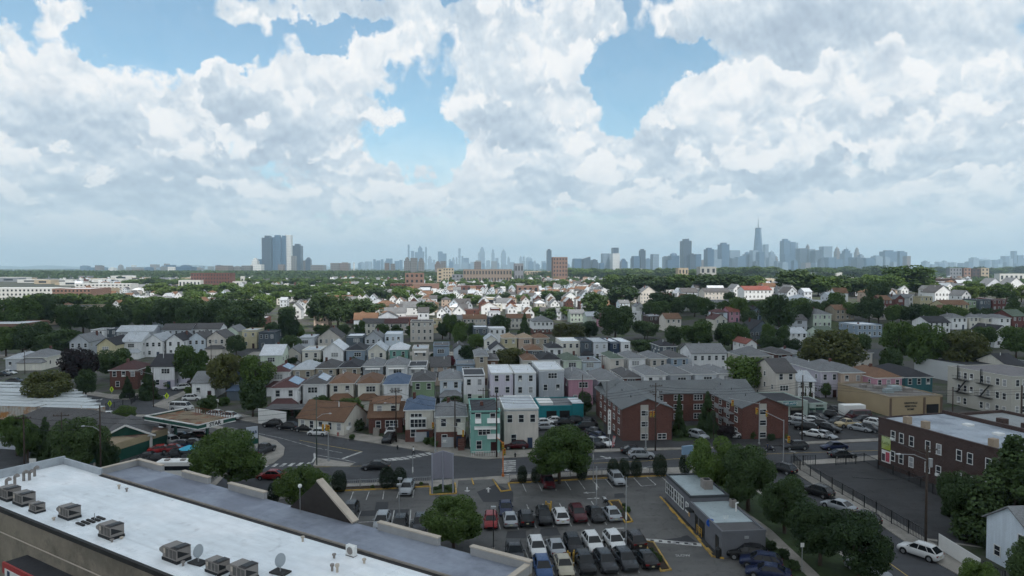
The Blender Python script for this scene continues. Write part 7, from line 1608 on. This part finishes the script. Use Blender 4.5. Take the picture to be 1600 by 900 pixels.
o = thing('feather_flag', 'red and white feather flag on the pavement by the garage yard', 'flag', at(955, 703, .15), 0, None); MB().tube((0,0,0),(.3,0,2.6),.03,6).obj('pole', M_METAL, o); MB().poly([(.05,-.02,.5),(.5,-.02,.7),(.85,-.02,2.5),(.4,-.02,2.7),(.05,.02,.5),(.5,.02,.7),(.85,.02,2.5),(.4,.02,2.7)], [(0,1,2,3),(7,6,5,4),(0,4,5,1),(1,5,6,2),(2,6,7,3),(3,7,4,0)]).obj('cloth', mat('flag cloth', (.45,.05,.05), .7, .1, 2, col2=(.5,.5,.5)), o)
o = thing('bank_sign', 'blue and white panel sign on grey post behind the grey building', 'sign', at(1074, 742, .15), R(20)); MB().box(-.3,.3,-.2,.2,0,3.4).obj('post', mat('grey sign post', (0,0,0)), o); MB().box(-1.0,1.0,-.2,.2,3.4,4.8).obj('sign_panel', mat('blue grey panel', (.20,.30,.42), .5, .08), o)
for x, y, l in ((621,702,'black fire hydrant by the driveway of the brick house'),(805,714,'black fire hydrant right of the mint house'),(528,681,'red fire hydrant near the white hatchback')):
    o = thing('fire_hydrant', l, 'hydrant', at(x, y, .13)); MB().tube((0,0,0),(0,0,.6),.14,10).ball((0,0,.62),.15,0,10,6).obj('barrel', M_BLACK if 'black' in l else mat('red band', (0,0,0)), o); MB().tube((-.22,0,.42),(.22,0,.42),.07,8).obj('outlet', M_BLACK, o)
for k, w_ in enumerate('SLOW'):
    pass
sl = text(None, 'SLOW', .62, 0, 0, 0, M_WLINE, name='road_lettering', up=False, ext=.002); pp_ = at(1067, 868, .162); sl.location = pp_; sl.scale = (1, 1.4, 1); structure(sl)
# fences
fence([(1240,724),(1250,735),(1300,764),(1369,804),(1447,850)], 1.7, 'long black iron fence along the right side street pavement', step=3)
fence([(1236,728),(1274,727)], 1.7, 'short black fence panel at the near corner of the empty lot'); fence([(1306,727),(1337,725)], 1.7, 'short black fence panel on the avenue side of the empty lot')
fence([(1337,724),(1350,722),(1372,733),(1420,752),(1478,782),(1540,812)], 1.5, 'black fence between the empty lot and the brick building', step=3)
fence([(395,790),(535,762),(672,756)], 1.1, 'low grey fence left of the lot entrance on the avenue', m=M_METAL, step=2.5); fence([(796,752),(915,744),(1040,739)], 1.1, 'low grey fence right of the lot entrance on the avenue', m=M_METAL, step=2.5)
fence([(165,640),(205,632),(215,625),(190,622)], 1.4, 'dark fence around the corner garden at the left crossing', step=2.5)
tag(MB().bar(at(1467,845,1.0), at(1532,886,1.0), .08, 1.8).obj('board_fence', M_WHITE), 'white board fence running to the pale blue house', 'fence'); fence([(1466,852),(1532,893),(1570,912)], 1.3, 'black railing in front of the white board fence', step=3)
o = thing('yard_wall', 'white rendered garden wall with garage beside the kerbside SUVs', 'wall', at(404, 661, .13)); a_ = at(404,661,.13); b_ = at(452,668,.13) - a_
MB().bar(Vector((0,0,1.6)), b_*.9 + Vector((0,0,1.6)), .2, 3.2).obj('wall', M_WHITE, o); MB().box(1.5,4.4,-.3,.2,0,2.5).obj('garage_door', mat('white garage door', (0,0,0)), o); MB().box(1,9.5,0.3,6,2.8,3.0).obj('roof', roofm('dark', True), o)
# wires
def top(px, py, h, z=.15): p = at(px, py, z); return Vector((p.x, p.y, h))
hs = [(711,700,9.0),(776,714,11.0),(1024,703,12.0),(1253,697,12.5),(1595,690,10.5)]
for k in range(3): wire([top(*q) + Vector((.0,-.3+.3*k,-k*.55)) for q in hs], 'overhead wire along the avenue, %s from top' % ordn(k+1), sag=.9)
for k in range(2): wire([top(495,726,11-k), top(619,690,10-k), top(711,700,9-k)], 'overhead wire crossing the junction, %s strand' % ('upper','lower')[k], sag=.7)
for k in range(3): wire([top(39,757,10.8-k*.8), top(158,758,11.5-k*.8), top(495,726,10.5-k*.8)], 'overhead wire over the left road, %s strand from top' % ordn(k+1), sag=.9)
wire([top(1446,858,11.5), top(1253,697,12)], 'wire from the coil pole to the body shop pole', sag=1.0); wire([top(1446,858,9.0), top(1330,835,7.5)], 'thick black cable leaving the coil pole to the left', r=.05, sag=.3)
# ---------------------------------------------------------------- the cloud that shades the foreground (high up behind the camera)
def shade_cloud():
    off = Vector((SUNV.x, SUNV.y)) / SUNV.z; z0 = 950.0
    rg = np.random.default_rng(3); mbc = MB()
    # lobes are set where their shadows fall on the ground, then moved up towards the sun
    S = []
    for x in range(-620, 700, 95):
        yend = 440 + 30 * math.sin(x * .011 + 1) + 25 * math.sin(x * .031)
        if x > 200: yend = 395
        if -150 < x < 90: yend = 345 + 20 * math.sin(x * .05)
        y = -260
        while y < yend: S.append((x + rg.uniform(-25, 25), y, 75)); y += 85
        S.append((x, yend - 20, 60)); S.append((x + 45, yend - 35 + rg.uniform(-20, 20), 50))
    for x, y, r in S:
        mbc.ball((x + off.x * z0, y + off.y * z0, z0 + rg.uniform(-10, 30)), r * rg.uniform(.95, 1.15), 0, 12, 6, .45)
    m = bpy.data.materials.new('cloud droplets'); m.use_nodes = True; t = m.node_tree; t.nodes.clear(); b = NB(t)
    d = b.n('ShaderNodeBsdfDiffuse'); d.inputs[0].default_value = (.92,.92,.93,1); tr = b.n('ShaderNodeBsdfTranslucent'); tr.inputs[0].default_value = (.95,.96,.98,1); mx = b.n('ShaderNodeMixShader'); mx.inputs[0].default_value = .6
    t.links.new(d.outputs[0], mx.inputs[1]); t.links.new(tr.outputs[0], mx.inputs[2]); o = b.n('ShaderNodeOutputMaterial'); t.links.new(mx.outputs[0], o.inputs[0])
    structure(mbc.obj('cloud', m, smooth=True))
shade_cloud()
# ---------------------------------------------------------------- haze
HZ = MB().box(-16000, 16000, -400, 26000, -40, 720)
hm = bpy.data.materials.new('summer haze'); hm.use_nodes = True; t = hm.node_tree; t.nodes.clear()
pv = t.nodes.new('ShaderNodeVolumePrincipled'); pv.inputs['Color'].default_value = (.64,.85,1.0,1); pv.inputs['Density'].default_value = 7e-5; pv.inputs['Anisotropy'].default_value = 0.2
oo = t.nodes.new('ShaderNodeOutputMaterial'); t.links.new(pv.outputs[0], oo.inputs['Volume'])
hz_ = HZ.obj('haze', hm); hz_['kind'] = 'stuff'; hz_['label'] = 'thin summer haze over the whole town'
